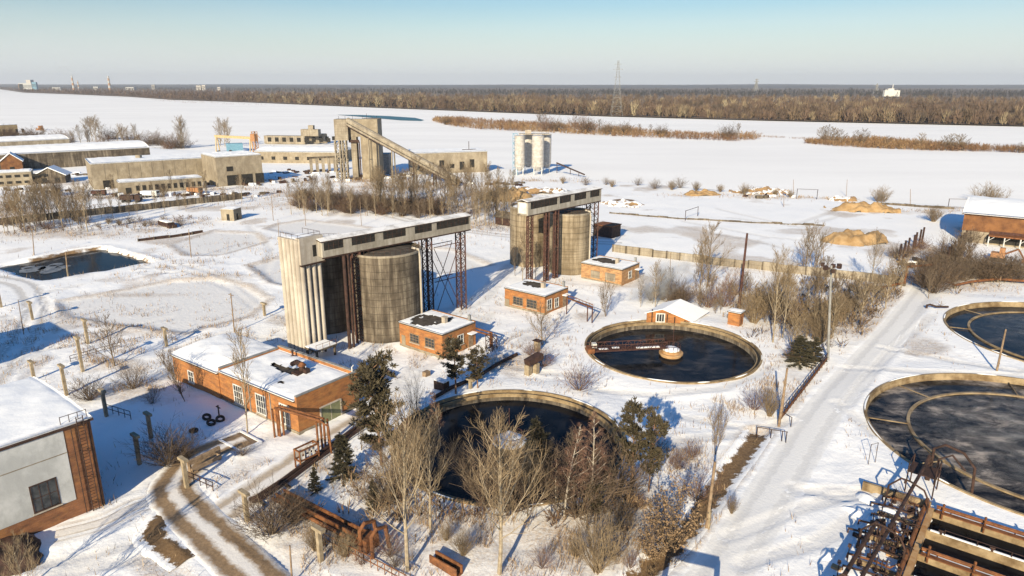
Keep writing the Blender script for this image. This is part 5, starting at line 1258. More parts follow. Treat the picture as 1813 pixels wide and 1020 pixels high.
# pipe loops at right
t = thing('pipe_line', 'brown pipe with an expansion loop at the end of the snow road', 'pipe', tuple(G(1600, 510))); mb = MB()
pts = [G(1560, 516) + UP * .8, G(1600, 508) + UP * .8, G(1601, 507) + UP * 4.3, G(1660, 500) + UP * 4.2, G(1662, 500) + UP * .8, G(1690, 512) + UP * .8, G(1720, 505) + UP * .8, G(1765, 500) + UP * .8, G(1830, 505) + UP * .8]
mb.tube(pts, .28, 8); mb.build('pipe', M['rust'], t)
mb = MB()
for p in pts: mb.box(Vector((p.x, p.y, gz(p.x, p.y) - .3)), .4, .4, .9)
mb.build('support', M['concrete_dark'], t)
q = G(1640, 548); t = thing('pipe_stub', 'bent dark pipe stub sticking out of the snow by the thicket', 'pipe', tuple(q)); mb = MB(); mb.tube([q - UP * .3, q + UP * .7, q + UP * .9 + AX * .5, q + AX * 1.6 + UP * .7, q + AX * 3.4 + BX * 2 + UP * .5], .2, 8); mb.build('pipe', M['rust_dark'], t)
# ------------------------------------------------------------------ machines and scrap
def digger(px, py, label, mat, s=1.0):
    q = G(px, py); t = thing('excavator', label, 'excavator', tuple(q))
    mb = MB(); mb.box(q + UP * 1.0 * s, 3.0 * s, 2.4 * s, 1.2 * s, AX); mb.box(q + UP * 2.2 * s + AX * .8 * s, 1.2 * s, 1.2 * s, 1.3 * s, AX); mb.build('body', M[mat], t)
    mb = MB(); mb.box(q + BX * 1.0 * s, 3.4 * s, .6 * s, 1.0 * s, AX); mb.box(q - BX * 1.0 * s, 3.4 * s, .6 * s, 1.0 * s, AX); mb.build('track', M['rubber'], t)
    mb = MB(); mb.beam(q + AX * 1.4 * s + UP * 2 * s, q + AX * 4 * s + UP * 3.6 * s, .4 * s); mb.beam(q + AX * 4 * s + UP * 3.6 * s, q + AX * 5.5 * s + UP * 1.2 * s, .35 * s); mb.box(q + AX * 5.4 * s + UP * .3 * s, .9 * s, 1.0 * s, .9 * s, AX); mb.build('boom', M['rust'], t)
digger(1765, 461, 'orange excavator parked in the snow before the warehouse', 'orange', 1.0)
digger(70, 228, 'small orange digger among the shore trees at the far left', 'orange', 2.0)
def truck(px, py, label, cabm, boxm, d, s=1.0):
    q = G(px, py); t = thing('truck', label, 'truck', tuple(q)); e = Vector((-d.y, d.x, 0))
    mb = MB(); mb.box(q + d * 2.6 * s + UP * .7 * s, 1.8 * s, 2.3 * s, 2.0 * s, d); mb.build('cab', M[cabm], t)
    mb = MB(); mb.box(q - d * .9 * s + UP * 1.0 * s, 4.6 * s, 2.4 * s, 1.5 * s, d); mb.build('load_bed', M[boxm], t)
    mb = MB(); mb.box(q + d * 3.45 * s + UP * 1.7 * s, .14 * s, 1.9 * s, .8 * s, d); mb.build('windscreen', M['glass'], t)
    for a in (2.5, -.8, -2.2):
        for c in (-1, 1):
            w = q + d * a * s + e * c * 1.0 * s + UP * .5 * s; mb = MB(); mb.tube([w - e * .18 * s, w + e * .18 * s], .5 * s, 14); mb.build('wheel', M['rubber'], t)
truck(232, 358, 'dark flatbed truck parked in front of the low tan annexe', 'rust_dark', 'rust_dark', Vector((1, .1, 0)), 1.1)
truck(266, 350, 'white truck parked near the end of the low tan annexe', 'white_paint', 'snow', Vector((1, -.1, 0)), 1.0)
truck(345, 343, 'orange truck parked at the right end of the low annexe', 'orange', 'orange', Vector((.9, -.4, 0)), 1.0)
truck(424, 318, 'pale truck standing before the black doorways', 'white_paint', 'rust', Vector((1, 0, 0)), .9)
truck(175, 346, 'dark red truck near the factory gateway', 'rust_red', 'rust_red', Vector((1, .1, 0)), .8)
digger(20, 372, 'brown digger in the bushes at the left edge', 'rust', 1.0)
def tyre(px, py, label, r=.46, tilt=None):
    q = G(px, py); pts = [(r - .17, .04), (r, 0.0), (r + .12, .08), (r + .12, .27), (r, .35), (r - .17, .31)]
    mb = MB(); mb.lathe(pts, (q.x, q.y, q.z), 20); o = mb.build('tyre', M['rubber'], None, smooth=True); tag(o, label, 'tyre')
    if tilt: o.rotation_euler = tilt; o.location.z += .12
tyre(343, 765, 'old tyre lying flat in the shade, nearest the road'); tyre(374, 752, 'old tyre leaning in the middle of the shaded heap', .48, (.3, .2, .3)); tyre(366, 742, 'old tyre standing on edge at the back of the heap', .46, (.5, 0, .8)); tyre(390, 745, 'dark old tyre at the right of the shaded heap', .48, (.4, .3, 0))
q = G(388, 736); mb = MB(); mb.tube([q - UP * .2, q + UP * 1.5], .1, 6); mb.beam(q + UP * 1.2 - AX * .5, q + UP * 1.2 + AX * .5, .12); tag(mb.build('scrap_post', M['rust_dark']), 'short scrap post standing behind the tyres', 'scrap')
q = G(295, 401); t = thing('wreck', 'low dark wreck of timber in the snow before the panel wall', 'wreck', tuple(q)); mb = MB(); mb.box(q + UP * .3, 6.5, 2.2, 1.3, AX); mb.box(q + UP * .1 + AX * 3.6, 2.5, 1.6, .9, BX); mb.build('hull', M['rust_dark'], t); mb = MB(); mb.box(q + UP * 1.6, 5.0, 1.6, .3, AX); mb.build('snow_cover', M['snow'], t)
q = G(905, 398); t = thing('sunken_shed', 'dark broken shed roof between the bare trees by the silos', 'shed', tuple(q))
mb = MB(); e = BX; mb.box(q + UP * 0 - AX * 1, 7, 5, 2.4, AX); mb.build('wall', M['rust_dark'], t); mb = MB(); mb.frame_box(q - AX * 5 - BX * 3 + UP * 2.4, AX * 8, BX * 3.2 + UP * 1.4, UP * .2); mb.frame_box(q - AX * 5 + BX * 3.4 + UP * 2.4, AX * 8, BX * -3.2 + UP * 1.4, UP * .2); mb.build('roof', M['concrete_dark'], t)
q = G(1075, 418); t = thing('sunken_shed', 'dark rusty shed beyond the farther silos in shadow', 'shed', tuple(q)); mb = MB(); mb.box(q - UP * .3, 6, 5, 3.6, AX); mb.build('wall', M['rust_dark'], t); mb = MB(); mb.box(q + UP * 3.3, 6.4, 5.4, .25, AX); mb.build('roof', M['rust'], t)
# pit with plank edge near the hall
q = G(425, 782); t = thing('sunken_pit', 'square sunken pit with earthy sides in front of the hall', 'pit', tuple(q)); mb = MB(); ringwall(mb, q + AX * 2.4 - BX * 1.6, -AX, BX, 4.8, 3.2, q.z - .6, q.z + .2, .3); mb.build('edge', M['snow'], t); mb = MB(); mb.frame_box(q + AX * 2.05 - BX * 1.25 + UP * -.25, -AX * 4.1, BX * 2.5, UP * .35); mb.build('floor', M['timber'], t)
# sand heaps
def heap(px, py, rx, ry, h, label, mat='sand', ang=0):
    q = P(px, py); z0 = gz(q.x, q.y); n = 26; g = np.linspace(-1, 1, n); a, c = np.meshgrid(g, g); a = a.ravel(); c = c.ravel(); r = np.hypot(a, c)
    x = q.x + (a * math.cos(ang) * rx - c * math.sin(ang) * ry); y = q.y + (a * math.sin(ang) * rx + c * math.cos(ang) * ry)
    h = h * .62; r = r * (1 + .45 * fbm(x / 4.5 + px, y / 3.5, 4)); z = z0 + h * np.clip(1.15 - 1.15 * r ** 2.2, -.5, .85) * (1 + .9 * fbm(x / 2.6, y / 2.6 + px, 6)) + .35 * fbm(x / 1.2, y / 1.2, 8) - .2
    i, j = np.meshgrid(np.arange(n - 1), np.arange(n - 1)); k = (j * n + i).ravel(); Fc = np.c_[k, k + 1, k + n + 1, k + n]; Fc = Fc[(r[Fc] < 1.05).all(1)]
    V = np.c_[x, y, z] - np.array([q.x, q.y, z0]); o = npmesh('sand_heap', V, Fc, M[mat], smooth=True); o.location = (q.x, q.y, z0); tag(o, label, 'sand heap')
heap(14, 985, 3.2, 3.6, 2.6, 'dark heap of scrap and earth in the lower left corner', 'rust_dark', .3); heap(38, 965, 1.8, 2.4, 1.4, 'smaller dark earth heap beside the corner scrap heap', 'timber', .8)
SANDSNOW, nt, b = newmat('snow_patched_sand'); p = pos(nt); f = noise(nt, p, .35, 6, .7); g_ = N(nt, 'ShaderNodeNewGeometry'); s_ = N(nt, 'ShaderNodeSeparateXYZ'); nt.links.new(g_.outputs['Normal'], s_.inputs[0])
k_ = mth(nt, 'ADD', mth(nt, 'MULTIPLY', s_.outputs[1], .22), f); nt.links.new(ramp(nt, k_, [(.36, (.30, .19, .09)), (.405, (.22, .13, .06)), (.43, (.84, .84, .84))]), b.inputs['Base Color']); M['sandsnow'] = SANDSNOW; bump(nt, b, f, .4, .2)
heap(1512, 428, 9, 6, 4.2, 'long bare sand heap in the snow, right of the thin grey post', 'sand', .2)
heap(1245, 345, 9, 4, 3.0, 'low bare sand heap at the far yard edge', 'sand')
heap(1525, 372, 12, 5, 4.2, 'brown sand heap cut open beside the far track', 'sand', -.2); heap(1495, 354, 6, 4, 2.5, 'snowy sand heap behind the cut-open brown one', 'sandsnow')
heap(900, 352, 11, 9, 6.0, 'tall brown sand heap behind the second silo group', 'sand', .3); heap(950, 340, 14, 7, 3.0, 'wide sand heap with snow streaks below the white silos', 'sandsnow')
heap(1105, 362, 9, 6, 2.2, 'tan sand bank right of the second silo group', 'sandsnow', -.3); heap(1345, 341, 12, 6, 4.0, 'snow-covered heap with a bare top on the river edge', 'sandsnow')
# ------------------------------------------------------------------ aeration basins and hooped pipe, lower right
O_ = P(1652, 912); O_.z = 0
t = thing('aeration_basin', 'row of long concrete basin channels with rusty pipes, lower right corner', 'basin', tuple(O_))
LEN = 34; PIT = 4.3; NW = 6
mb = MB()
for k in range(NW + 1):
    o = O_ - BX * PIT * k; mb.frame_box(o + AX * 0 - UP * 2.2, AX * LEN, -BX * .32, UP * 2.95)
mb.build('channel_wall', M['tan_concrete'], t)
mb = MB(); mb.frame_box(O_ - AX * .5 - UP * 2.2, AX * .5, -BX * (PIT * NW + .42), UP * 3.0); mb.build('end_wall', M['orange_concrete'], t)
mb = MB()
for k in range(NW + 1):
    o = O_ - BX * PIT * k; mb.frame_box(o + AX * .3 + UP * .75, AX * (LEN - .5), -BX * .24, UP * .07)
mb.build('snow_cap', M['snow'], t)
mb = MB(); mb.frame_box(O_ - UP * .45, AX * LEN, -BX * (PIT * NW), UP * .3); mb.build('water', M['tank_water'], t)
for k in range(NW + 1):
    if k % 2 and k != 1: pass
    o = O_ - BX * (PIT * k + .2)
    mb = MB()
    for j in range(12): q = o + AX * (1.5 + j * 2.7); mb.beam(q + UP * .7, q + UP * 1.35, .07); mb.beam(q + UP * 1.3, q + AX * 2.7 + UP * 1.3, .05)
    mb.build('hand_rail', M['rust_dark'], t); mb = MB()
    if k % 2 == 0:
        mb.tube([o + AX * .2 + UP * 1.15, o + AX * LEN + UP * 1.15], .17, 8); mb.tube([o + AX * .2 + UP * 1.6 - BX * .5, o + AX * LEN + UP * 1.6 - BX * .5], .05, 5); mb.beam(o + AX * .2 + UP * .9 - BX * .45, o + AX * LEN + UP * .9 - BX * .45, .5, .1)
        for j in range(9): q = o + AX * (.8 + j * 3.6); mb.beam(q + UP * .7, q + UP * 1.7, .16); mb.beam(q - BX * .5 + UP * .2, q - BX * .5 + UP * 1.7, .13); mb.beam(q + UP * .95, q - BX * .9 + UP * .95, .14)
        mb.build('pipe_walkway', M['rust'], t)
    else:
        for j in range(8): q = o + AX * (1.2 + j * 4.2); mb.tube([q + UP * .6, q + UP * 1.1], .12, 6); mb.tube([q + UP * 1.1 - AX * .22, q + UP * 1.1 + AX * .22], .09, 6)
        mb.build('valve_row', M['rust_dark'], t)
# chamber with valves beside the channels
C_ = P(1587, 880); C_.z = 0
ch = thing('valve_chamber', 'cluttered concrete valve chamber between the hooped pipe and the basin channels', 'valve chamber', tuple(C_))
O2 = O_ - AX * 7.0 + BX * 1.0
mb = MB(); mb.frame_box(O2 - UP * .8, AX * 6.6, -BX * .35, UP * 1.7)
for k in (4.4, 9.2, 14.0, 18.5): mb.frame_box(O2 + AX * 2.4 - BX * k - UP * .8, AX * 4.0, -BX * .3, UP * 1.3)
mb.build('wall', M['tan_concrete'], ch)
r2 = random.Random(5)
for k in range(13):
    mb = MB(); q = O2 + AX * r2.uniform(.3, 5.0) - BX * r2.uniform(.8, 21); lathe_r = r2.uniform(.9, 1.7); mb.lathe([(0, .34), (lathe_r * .45, .28), (lathe_r * .8, .12), (lathe_r * 1.15, -.2)], (q.x, q.y, r2.uniform(-.1, .05)), 14, False); mb.v = [(x + .25 * lathe_r * math.sin(y * 2.1), y + .25 * lathe_r * math.sin(x * 1.7), z + .1 * math.sin(x * 3 + y * 2)) for x, y, z in mb.v]; mb.build('snow_heap', M['snow'], ch, smooth=True)
for k in range(12):
    mb = MB(); q = O2 + AX * r2.uniform(.8, 5.4) - BX * r2.uniform(.8, 21); mb.frame_box(q - UP * .1, (AX + UP * r2.uniform(-.15, .15)) * r2.uniform(.6, 1.7), -BX * r2.uniform(.25, .8), UP * r2.uniform(.25, .6)); mb.build('slab_block', M[r2.choice(['orange_concrete', 'rust_dark', 'timber', 'concrete_dark'])], ch)
for k in range(60):
    mb = MB(); q = O2 + AX * r2.triangular(1.6, 6.6, 5.8) - BX * r2.uniform(.6, 21); hh_ = r2.uniform(.9, 1.7); mb.tube([q - UP * .2, q + UP * hh_], .06, 6); mb.tube([q + UP * hh_ - AX * .28, q + UP * hh_ + AX * .28], .05, 5); mb.tube([q + UP * hh_ - BX * .28, q + UP * hh_ + BX * .28], .05, 5); mb.box(q - UP * .2, .35, .35, .7); mb.build('valve', M['rust_dark'], ch)
for k in range(10):
    mb = MB(); q = O2 + AX * r2.uniform(.8, 2.4) - BX * (1.2 + k * 2.1); mb.tube([q - UP * .2, q + UP * .45, q + AX * 2.2 + UP * .7, q + AX * 3.6 + UP * .6, q + AX * 4.2 + UP * 1.3, q + AX * 4.6 - UP * .2], .11, 7); mb.build('pipe', M['rust_dark' if k % 3 else 'rust'], ch)
mb = MB(); mb.tube([O2 + AX * 6.2 + UP * 1.05, O2 + AX * 6.2 - BX * 22 + UP * 1.05], .2, 8); mb.build('header_pipe', M['rust'], ch)
# the hooped main
a, c = P(1529, 1016, 3.3), P(1640, 820, 3.3); d = (c - a).normalized(); a = a - d * 16; L = (c - a).length; e = Vector((-d.y, d.x, 0))
t = thing('hooped_pipe', 'long rusty main pipe hung under a row of steel hoops, lower right', 'pipe gantry', (c.x, c.y, 0))
mb = MB(); mb.tube([a, c, c + d * 1.2 + UP * .35, c + d * 2.0 - UP * .2, c + d * 2.2 - UP * 3.4], .17, 10); mb.build('main_pipe', M['rust_dark'], t)
mb = MB(); c2 = P(1553, 922, 2.2); c2 = c2 - e * .0; a2 = c2 - d * 26; mb.tube([a2, c2, c2 + d * .9 + e * -.4 - UP * .2, c2 + d * 1.3 - e * .6 - UP * 2.6], .2, 10); mb.build('side_pipe', M['rust_dark'], t)
for ap in ((1603, 849), (1557, 928), (1500, 1020)):
    q = P(*ap, 3.75); g0 = Vector((q.x, q.y, 0)); e2 = Vector((-d.y, d.x, 0))
    mb = MB(); mb.tube([g0 + e2 * 1.5 - UP * .4, g0 + e2 * 1.4 + UP * 2.5, g0 + e2 * .35 + UP * 3.75, g0 - e2 * .5 + UP * 3.7, g0 - e2 * 1.8 + UP * 3.2, g0 - e2 * 2.35 + UP * 2.2, g0 - e2 * 2.4 - UP * .4], .10, 7); mb.beam(g0 + UP * 3.3, g0 + UP * 3.75, .12); mb.build('hoop', M['rust_dark'], t)
for k in range(7):
    q = c2 - d * (2 + 3.1 * k) + e * 1.0; g0 = Vector((q.x, q.y, 0)); mb = MB(); mb.tube([g0 - UP * .3, g0 + UP * 1.7], .05, 5); mb.box(g0 + UP * 1.6, .26, .26, .3, d); mb.build('rod', M['rust_dark'], t)
q = c - d * .5; mb = MB(); mb.box(Vector((q.x, q.y, 2.55)), 2.6, 2.8, .12, d)
for i in (-1.2, 1.2):
    for j in (-1.3, 1.3): w = Vector((q.x, q.y, 0)) + d * i + e * j; mb.beam(w - UP * .4, w + UP * 3.7, .1)
for i in (-1.3, 1.3): mb.beam(Vector((q.x, q.y, 3.65)) + e * i - d * 1.2, Vector((q.x, q.y, 3.65)) + e * i + d * 1.2, .07)
mb.build('platform', M['rust_dark'], t)
mb = MB(); w = c + d * 2.2; g0 = Vector((w.x, w.y, 0)); f_ = AX; mb.tube([g0 + f_ * .2 - UP * .3, g0 + f_ * .2 + UP * 4.2, g0 + f_ * 1.2 + UP * 5.0, g0 + f_ * 3.0 + UP * 4.6, g0 + f_ * 4.2 + UP * 3.2, g0 + f_ * 4.4 - UP * .3], .15, 8); mb.tube([g0 + f_ * .9 - UP * .3 - d * .6, g0 + f_ * .9 - d * .6 + UP * 3.4, g0 + f_ * 2.0 + UP * 4.0, g0 + f_ * 3.4 + UP * 2.6], .12, 8); mb.build('end_loop', M['rust_dark'], t)
# the same main outside the picture: only its shadow reaches the snow road
s1, s2 = P(1182, 978), P(1268, 1000); off = Vector((.31, .95, 0)) * (5.0 / math.tan(SUN_EL)); a, c = s1 - off, s2 - off
t = thing('pipe_gantry', 'pipe gantry crossing over the snow road below the bottom edge', 'pipe gantry', (a.x, a.y, 0)); mb = MB(); d = (c - a)
mb.tube([a + UP * 5 , c + UP * 5], .28, 8); mb.tube([a + UP * 5.0 + BX * .7, c + UP * 5 + BX * .7], .28, 8); mb.build('pipe', M['rust'], t); mb = MB()
for q in (a, c, a + BX * .7, c + BX * .7): mb.tube([Vector((q.x, q.y, -.4)), Vector((q.x, q.y, 5))], .14, 8)
mb.build('leg', M['rust'], t)
q = G(785, 1012); t = thing('rusty_trough', 'rusty slatted trough piece at the bottom edge left of the poplar', 'trough', tuple(q)); mb = MB(); mb.frame_box(q - AX * 1.8 - UP * .2, AX * 3.4, BX * .9, UP * .25); mb.frame_box(q - AX * 1.8, AX * 3.4, BX * .12, UP * .9); mb.frame_box(q - AX * 1.8 + BX * .8, AX * 3.4, BX * .12, UP * .9)
mb.build('trough', M['rust'], t)
# floes on the dark pond, its water
mb = MB(); pw = W([(-10, 464), (60, 453), (120, 441), (178, 431), (272, 463), (216, 480), (84, 502), (38, 499)]); mb.v = [(p_[0], p_[1], -.55) for p_ in pw]; mb.f = [tuple(range(len(pw)))]; o = mb.build('pond', M['tank_water']); tag(o, kind='structure')
t = None; mb = MB(); r3 = random.Random(3)
for px, py, rx in ((60, 477, 2.6), (84, 474, 1.8), (90, 480, 2.2), (112, 473, 1.4), (50, 474, 1.4), (100, 469, 1.5)):
    c_ = P(px, py, -.55); b_ = len(mb.v)
    for z in (-.02, .07): mb.v += [(c_.x + rx * math.cos(k * .698) * (.7 + .5 * r3.random()), c_.y + rx * 1.3 * math.sin(k * .698) * (.7 + .5 * r3.random()), -.55 + z) for k in range(9)]
    mb.f += [tuple(b_ + 9 + k for k in range(9))] + [(b_ + k, b_ + (k + 1) % 9, b_ + 9 + (k + 1) % 9, b_ + 9 + k) for k in range(9)]
tag(mb.build('ice_floes', plain('wet_ice', (.06, .07, .085), (.22, .23, .24), .8, .5)), 'grey ice floes drifting on the dark pond', 'ice', kind='stuff')
# works hall outside the left edge, whose shadow falls into the picture
q = Vector((-92, 84, 0)); t = thing('boiler_house', 'brick boiler house beyond the left edge, only its shadow reaching the snow', 'building', tuple(q))
mb = MB(); mb.prism(rect(q, AX * -1, BX, 12, 10), -.5, 11); mb.build('wall', M['brick_old'], t); mb = MB(); mb.prism(rect(q + AX * .3 - BX * .3, AX * -1, BX, 12.6, 10.6), 11, 11.3); mb.build('roof', M['felt'], t)
# rubble and scrap strewn over the yards
r4 = random.Random(11); RUB = {'rust_dark': MB(), 'concrete_dark': MB(), 'snow': MB()}
for px, py, rx, ry, n in ((540, 305, 22, 9, 40), (480, 322, 14, 8, 24), (640, 318, 14, 6, 24), (700, 312, 12, 8, 20), (300, 346, 30, 4, 30), (420, 327, 14, 4, 18), (90, 312, 16, 8, 18), (60, 338, 18, 4, 14), (500, 268, 30, 10, 20), (880, 326, 20, 8, 18), (780, 270, 40, 12, 20), (1360, 350, 14, 4, 12), (1610, 470, 5, 6, 8), (410, 345, 16, 4, 14)):
    c = P(px, py)
    for k in range(n):
        x, y = c.x + r4.gauss(0, .6) * rx, c.y + r4.gauss(0, .6) * ry; z = gz(x, y); a = r4.uniform(0, 3.14); RUB[r4.choice(['rust_dark', 'rust_dark', 'concrete_dark', 'snow'])].box((x, y, z - .2), r4.uniform(.8, 3.5), r4.uniform(.5, 1.4), r4.uniform(.5, 1.5), (math.cos(a), math.sin(a)))
for mt, mb in RUB.items(): tag(mb.build('rubble', M[mt]), {'rust_dark': 'dark scrap strewn over the works yard', 'concrete_dark': 'grey concrete rubble strewn over the works yard', 'snow': 'snow-covered lumps strewn over the works yard'}[mt], 'rubble', kind='stuff')
# ------------------------------------------------------------------ trees and bushes
class TM:
    def __init__(s): s.v = []; s.f = []
    def strand(s, pts, r0, r1, n=3):
        b = len(s.v); m = len(pts)
        for i, p in enumerate(pts):
            d = pts[min(i + 1, m - 1)] - pts[max(i - 1, 0)]
            u = d.cross(Vector((.31, .17, .94) if abs(d.z) < .9 * d.length else (1, .2, 0))); u = u.normalized() if u.length > 1e-9 else Vector((1, 0, 0))
            w = d.cross(u).normalized() if d.length > 1e-9 else Vector((0, 1, 0)); r = r0 + (r1 - r0) * i / (m - 1)
            for k in range(n):
                a = 2 * math.pi * k / n; s.v.append(p + u * (r * math.cos(a)) + w * (r * math.sin(a)))
        for i in range(m - 1):
            for k in range(n): s.f.append((b + i * n + k, b + i * n + (k + 1) % n, b + (i + 1) * n + (k + 1) % n, b + (i + 1) * n + k))
    def mesh(s, name, mat):
        me = bpy.data.meshes.new(name); me.from_pydata([tuple(v) for v in s.v], [], s.f); me.update(); me.materials.append(mat); return me
def curve(p, d, L, n, up, wob, r):
    pts = [p.copy()]; d = d.normalized()
    for k in range(n):
        d = (d + UP * up / n + Vector((r.uniform(-1, 1), r.uniform(-1, 1), r.uniform(-1, 1))) * wob).normalized(); p = p + d * (L / n); pts.append(p.copy())
    return pts
def along(pts, f):
    x = f * (len(pts) - 1); i = min(int(x), len(pts) - 2); return pts[i].lerp(pts[i + 1], x - i), (pts[i + 1] - pts[i]).normalized()
def branchdir(d, ang, az):
    u = d.cross(Vector((0, 0, 1)) if abs(d.z) < .95 else Vector((1, 0, 0))).normalized(); w = d.cross(u).normalized()
    return (d * math.cos(ang) + (u * math.cos(az) + w * math.sin(az)) * math.sin(ang)).normalized()
def bare(seed, H=10, f0=.25, n1=16, a1=(18, 40), l1=.42, n2=9, l2=.42, n3=6, l3=.4, up=.6, r0=.016, tw=.0011, stems=1, lean=.05, taper=.75, shape='fan', wob=.07, drop=0):
    """one leafless tree of height H: trunk mesh and twig-crown mesh"""
    r = random.Random(seed); T = TM(); C = TM()
    for s in range(stems):
        d0 = Vector((r.uniform(-1, 1), r.uniform(-1, 1), 0)) * (lean if stems == 1 else .38); d0 = (UP + d0).normalized()
        hh = H * (1 if s == 0 else r.uniform(.6, .95)); tr = curve(Vector((0, 0, -.25)), d0, hh * 1.0, 8, .35, .035, r); R = H * r0 * (1 if stems == 1 else .6)
        T.strand(tr, R, R * .12, 7)
        for k in range(n1):
            f = f0 + (1 - f0) * (k + r.random()) / n1 * .97; p, d = along(tr, f)
            if shape == 'fan': L = H * l1 * (1.15 - f * .85)
            elif shape == 'round': L = H * l1 * (.35 + math.sin(math.pi * (f - f0) / (1 - f0 + .05)) * .8)
            else: L = H * l1 * (1.05 - f)+ .02 * H
            L *= r.uniform(.75, 1.2); az = k * 2.4 + r.uniform(-.5, .5); b1 = curve(p, branchdir(d, math.radians(r.uniform(*a1)), az), L, 5, up, wob, r)
            rb = max(R * (1 - f) * .5, tw * H * 2.6); T.strand(b1, rb, tw * H * .9, 4)
            for j in range(n2):
                g = .15 + .85 * (j + r.random()) / n2; p2, d2 = along(b1, min(g, .99)); L2 = L * l2 * (1.15 - g * .7) * r.uniform(.6, 1.25)
                b2 = curve(p2, branchdir(d2, math.radians(r.uniform(20, 50)), r.uniform(0, 6.28)), L2, 3, up * .7 - drop, wob, r); C.strand(b2, tw * H * 1.5, tw * H * .6, 3)
                for i in range(n3):
                    g = .2 + .8 * (i + r.random()) / n3; p3, d3 = along(b2, min(g, .99)); L3 = L2 * l3 * r.uniform(.7, 1.6) + .012 * H
                    C.strand(curve(p3, branchdir(d3, math.radians(r.uniform(18, 48)), r.uniform(0, 6.28)), L3, 2, up * .5 - drop * 1.4, wob, r), tw * H, tw * H * .45, 3)
    return T, C
def shrub(seed, H=3, n=26, spread=(8, 58), n2=7, n3=4, tw=.0032, r0=.008):
    r = random.Random(seed); T = TM(); C = TM()
    for k in range(n):
        a = math.radians(spread[0] + (spread[1] - spread[0]) * (k / n) ** .8 + r.uniform(-5, 5)); d = branchdir(UP, a, k * 2.4); L = H * r.uniform(.7, 1.05) * (1.05 - .25 * k / n)
        b = curve(Vector((r.uniform(-.05, .05) * H, r.uniform(-.05, .05) * H, -.15)), d, L, 5, .25, .06, r); (T if k < 7 else C).strand(b, H * r0, H * tw * .6, 4)
        for j in range(n2):
            p, dd = along(b, .25 + .74 * (j + r.random()) / n2 * .99); L2 = L * .33 * r.uniform(.6, 1.2); b2 = curve(p, branchdir(dd, math.radians(r.uniform(18, 45)), r.uniform(0, 6.28)), L2, 3, .2, .08, r); C.strand(b2, H * tw * .8, H * tw * .4, 3)
            for i in range(n3): p3, d3 = along(b2, r.uniform(.2, .98)); C.strand(curve(p3, branchdir(d3, math.radians(r.uniform(15, 45)), r.uniform(0, 6.28)), L2 * .5, 2, .1, .08, r), H * tw * .6, H * tw * .3, 3)
    return T, C
def needles(C, p, d, R, n, r, flat=.7):
    for k in range(n):
        q = Vector((r.gauss(0, 1), r.gauss(0, 1), r.gauss(0, flat))); q = q.normalized() * R * r.uniform(.35, 1.0); q = (q + d * R * .5)
        w = q.cross(Vector((r.uniform(-1, 1), r.uniform(-1, 1), r.uniform(-1, 1)))).normalized() * R * .10; b = len(C.v); s = p + q * .1
        C.v += [s - w * .4, s + w * .4, p + q * .7 + w, p + q, p + q * .7 - w]; C.f.append((b, b + 1, b + 2, b + 3, b + 4))
def pine(seed, H=10, f0=.32, n1=30, l1=.21, clump=.045, per=11, n=24, open_=.85):
    r = random.Random(seed); T = TM(); C = TM(); tr = curve(Vector((0, 0, -.3)), (UP + Vector((r.uniform(-.05, .05), r.uniform(-.05, .05), 0))), H * .97, 8, .2, .02, r); T.strand(tr, H * .014, H * .003, 8)
    for k in range(n1):
        f = f0 + (1 - f0) * (k + r.random()) / n1 * .985; p, d = along(tr, f); L = H * l1 * (.55 + .6 * math.sin(math.pi * min(1, (1 - f) / (1 - f0) * .85 + .1))) * r.uniform(.55, 1.2)
        if r.random() > open_: continue
        b = curve(p, branchdir(UP, math.radians(r.uniform(62, 95) - 30 * f), k * 2.4 + r.uniform(-.4, .4)), L, 4, .45, .08, r); T.strand(b, H * .004, H * .0012, 4)
        for j in range(per):
            g = .3 + .69 * (j + r.random()) / per; q, dd = along(b, g); q = q + Vector((r.gauss(0, 1), r.gauss(0, 1), r.gauss(0, .5))) * L * .17; needles(C, q, (dd + UP * .4).normalized(), H * clump * r.uniform(.7, 1.3), n, r)
    needles(C, tr[-1], UP, H * .05, 30, r); return T, C
def spruce(seed, H=10, f0=.06, tiers=17, n=20, w=.24):
    r = random.Random(seed); T = TM(); C = TM(); tr = [Vector((0, 0, -.3)), Vector((.02 * H, 0, H * .5)), Vector((0, .01 * H, H))]; T.strand(tr, H * .013, H * .002, 7)
    for k in range(tiers):
        f = f0 + (1 - f0) * k / tiers
        for a in range(7 if f < .8 else 4):
            if r.random() < .12: continue
            p, _ = along(tr, f + r.uniform(-.02, .02)); L = H * w * (1.04 - f) ** .8 * r.uniform(.65, 1.15); b = curve(p, branchdir(UP, math.radians(r.uniform(80, 108) - 40 * f), a * .9 + k * .5 + r.uniform(-.3, .3)), L, 3, .1, .07, r); T.strand(b, H * .003, H * .001, 3)
            for j in range(8): q, dd = along(b, .15 + .84 * (j + r.random()) / 8); needles(C, q - UP * H * .006, dd, H * .042 * r.uniform(.7, 1.25), n, r, .4)
    needles(C, tr[-1], UP, H * .04, 24, r); return T, C
def oak(seed, H=4):
    T, C = shrub(seed, H, 20, (5, 50), 6, 2); r = random.Random(seed); Lf = TM()
    for k in range(1500):
        p = C.v[r.randrange(len(C.v))] + Vector((r.gauss(0, .07), r.gauss(0, .07), r.gauss(0, .07))) * H * .3
        if p.z < .12 * H: continue
        a = Vector((r.uniform(-1, 1), r.uniform(-1, 1), r.uniform(-1, 1))).normalized() * .085; c = a.cross(Vector((r.uniform(-1, 1), r.uniform(-1, 1), r.uniform(-1, 1)))).normalized() * .05; b = len(Lf.v); Lf.v += [p - a, p + c, p + a, p - c]; Lf.f.append((b, b + 1, b + 2, b + 3))
    return T, C, Lf
PROTO = {}
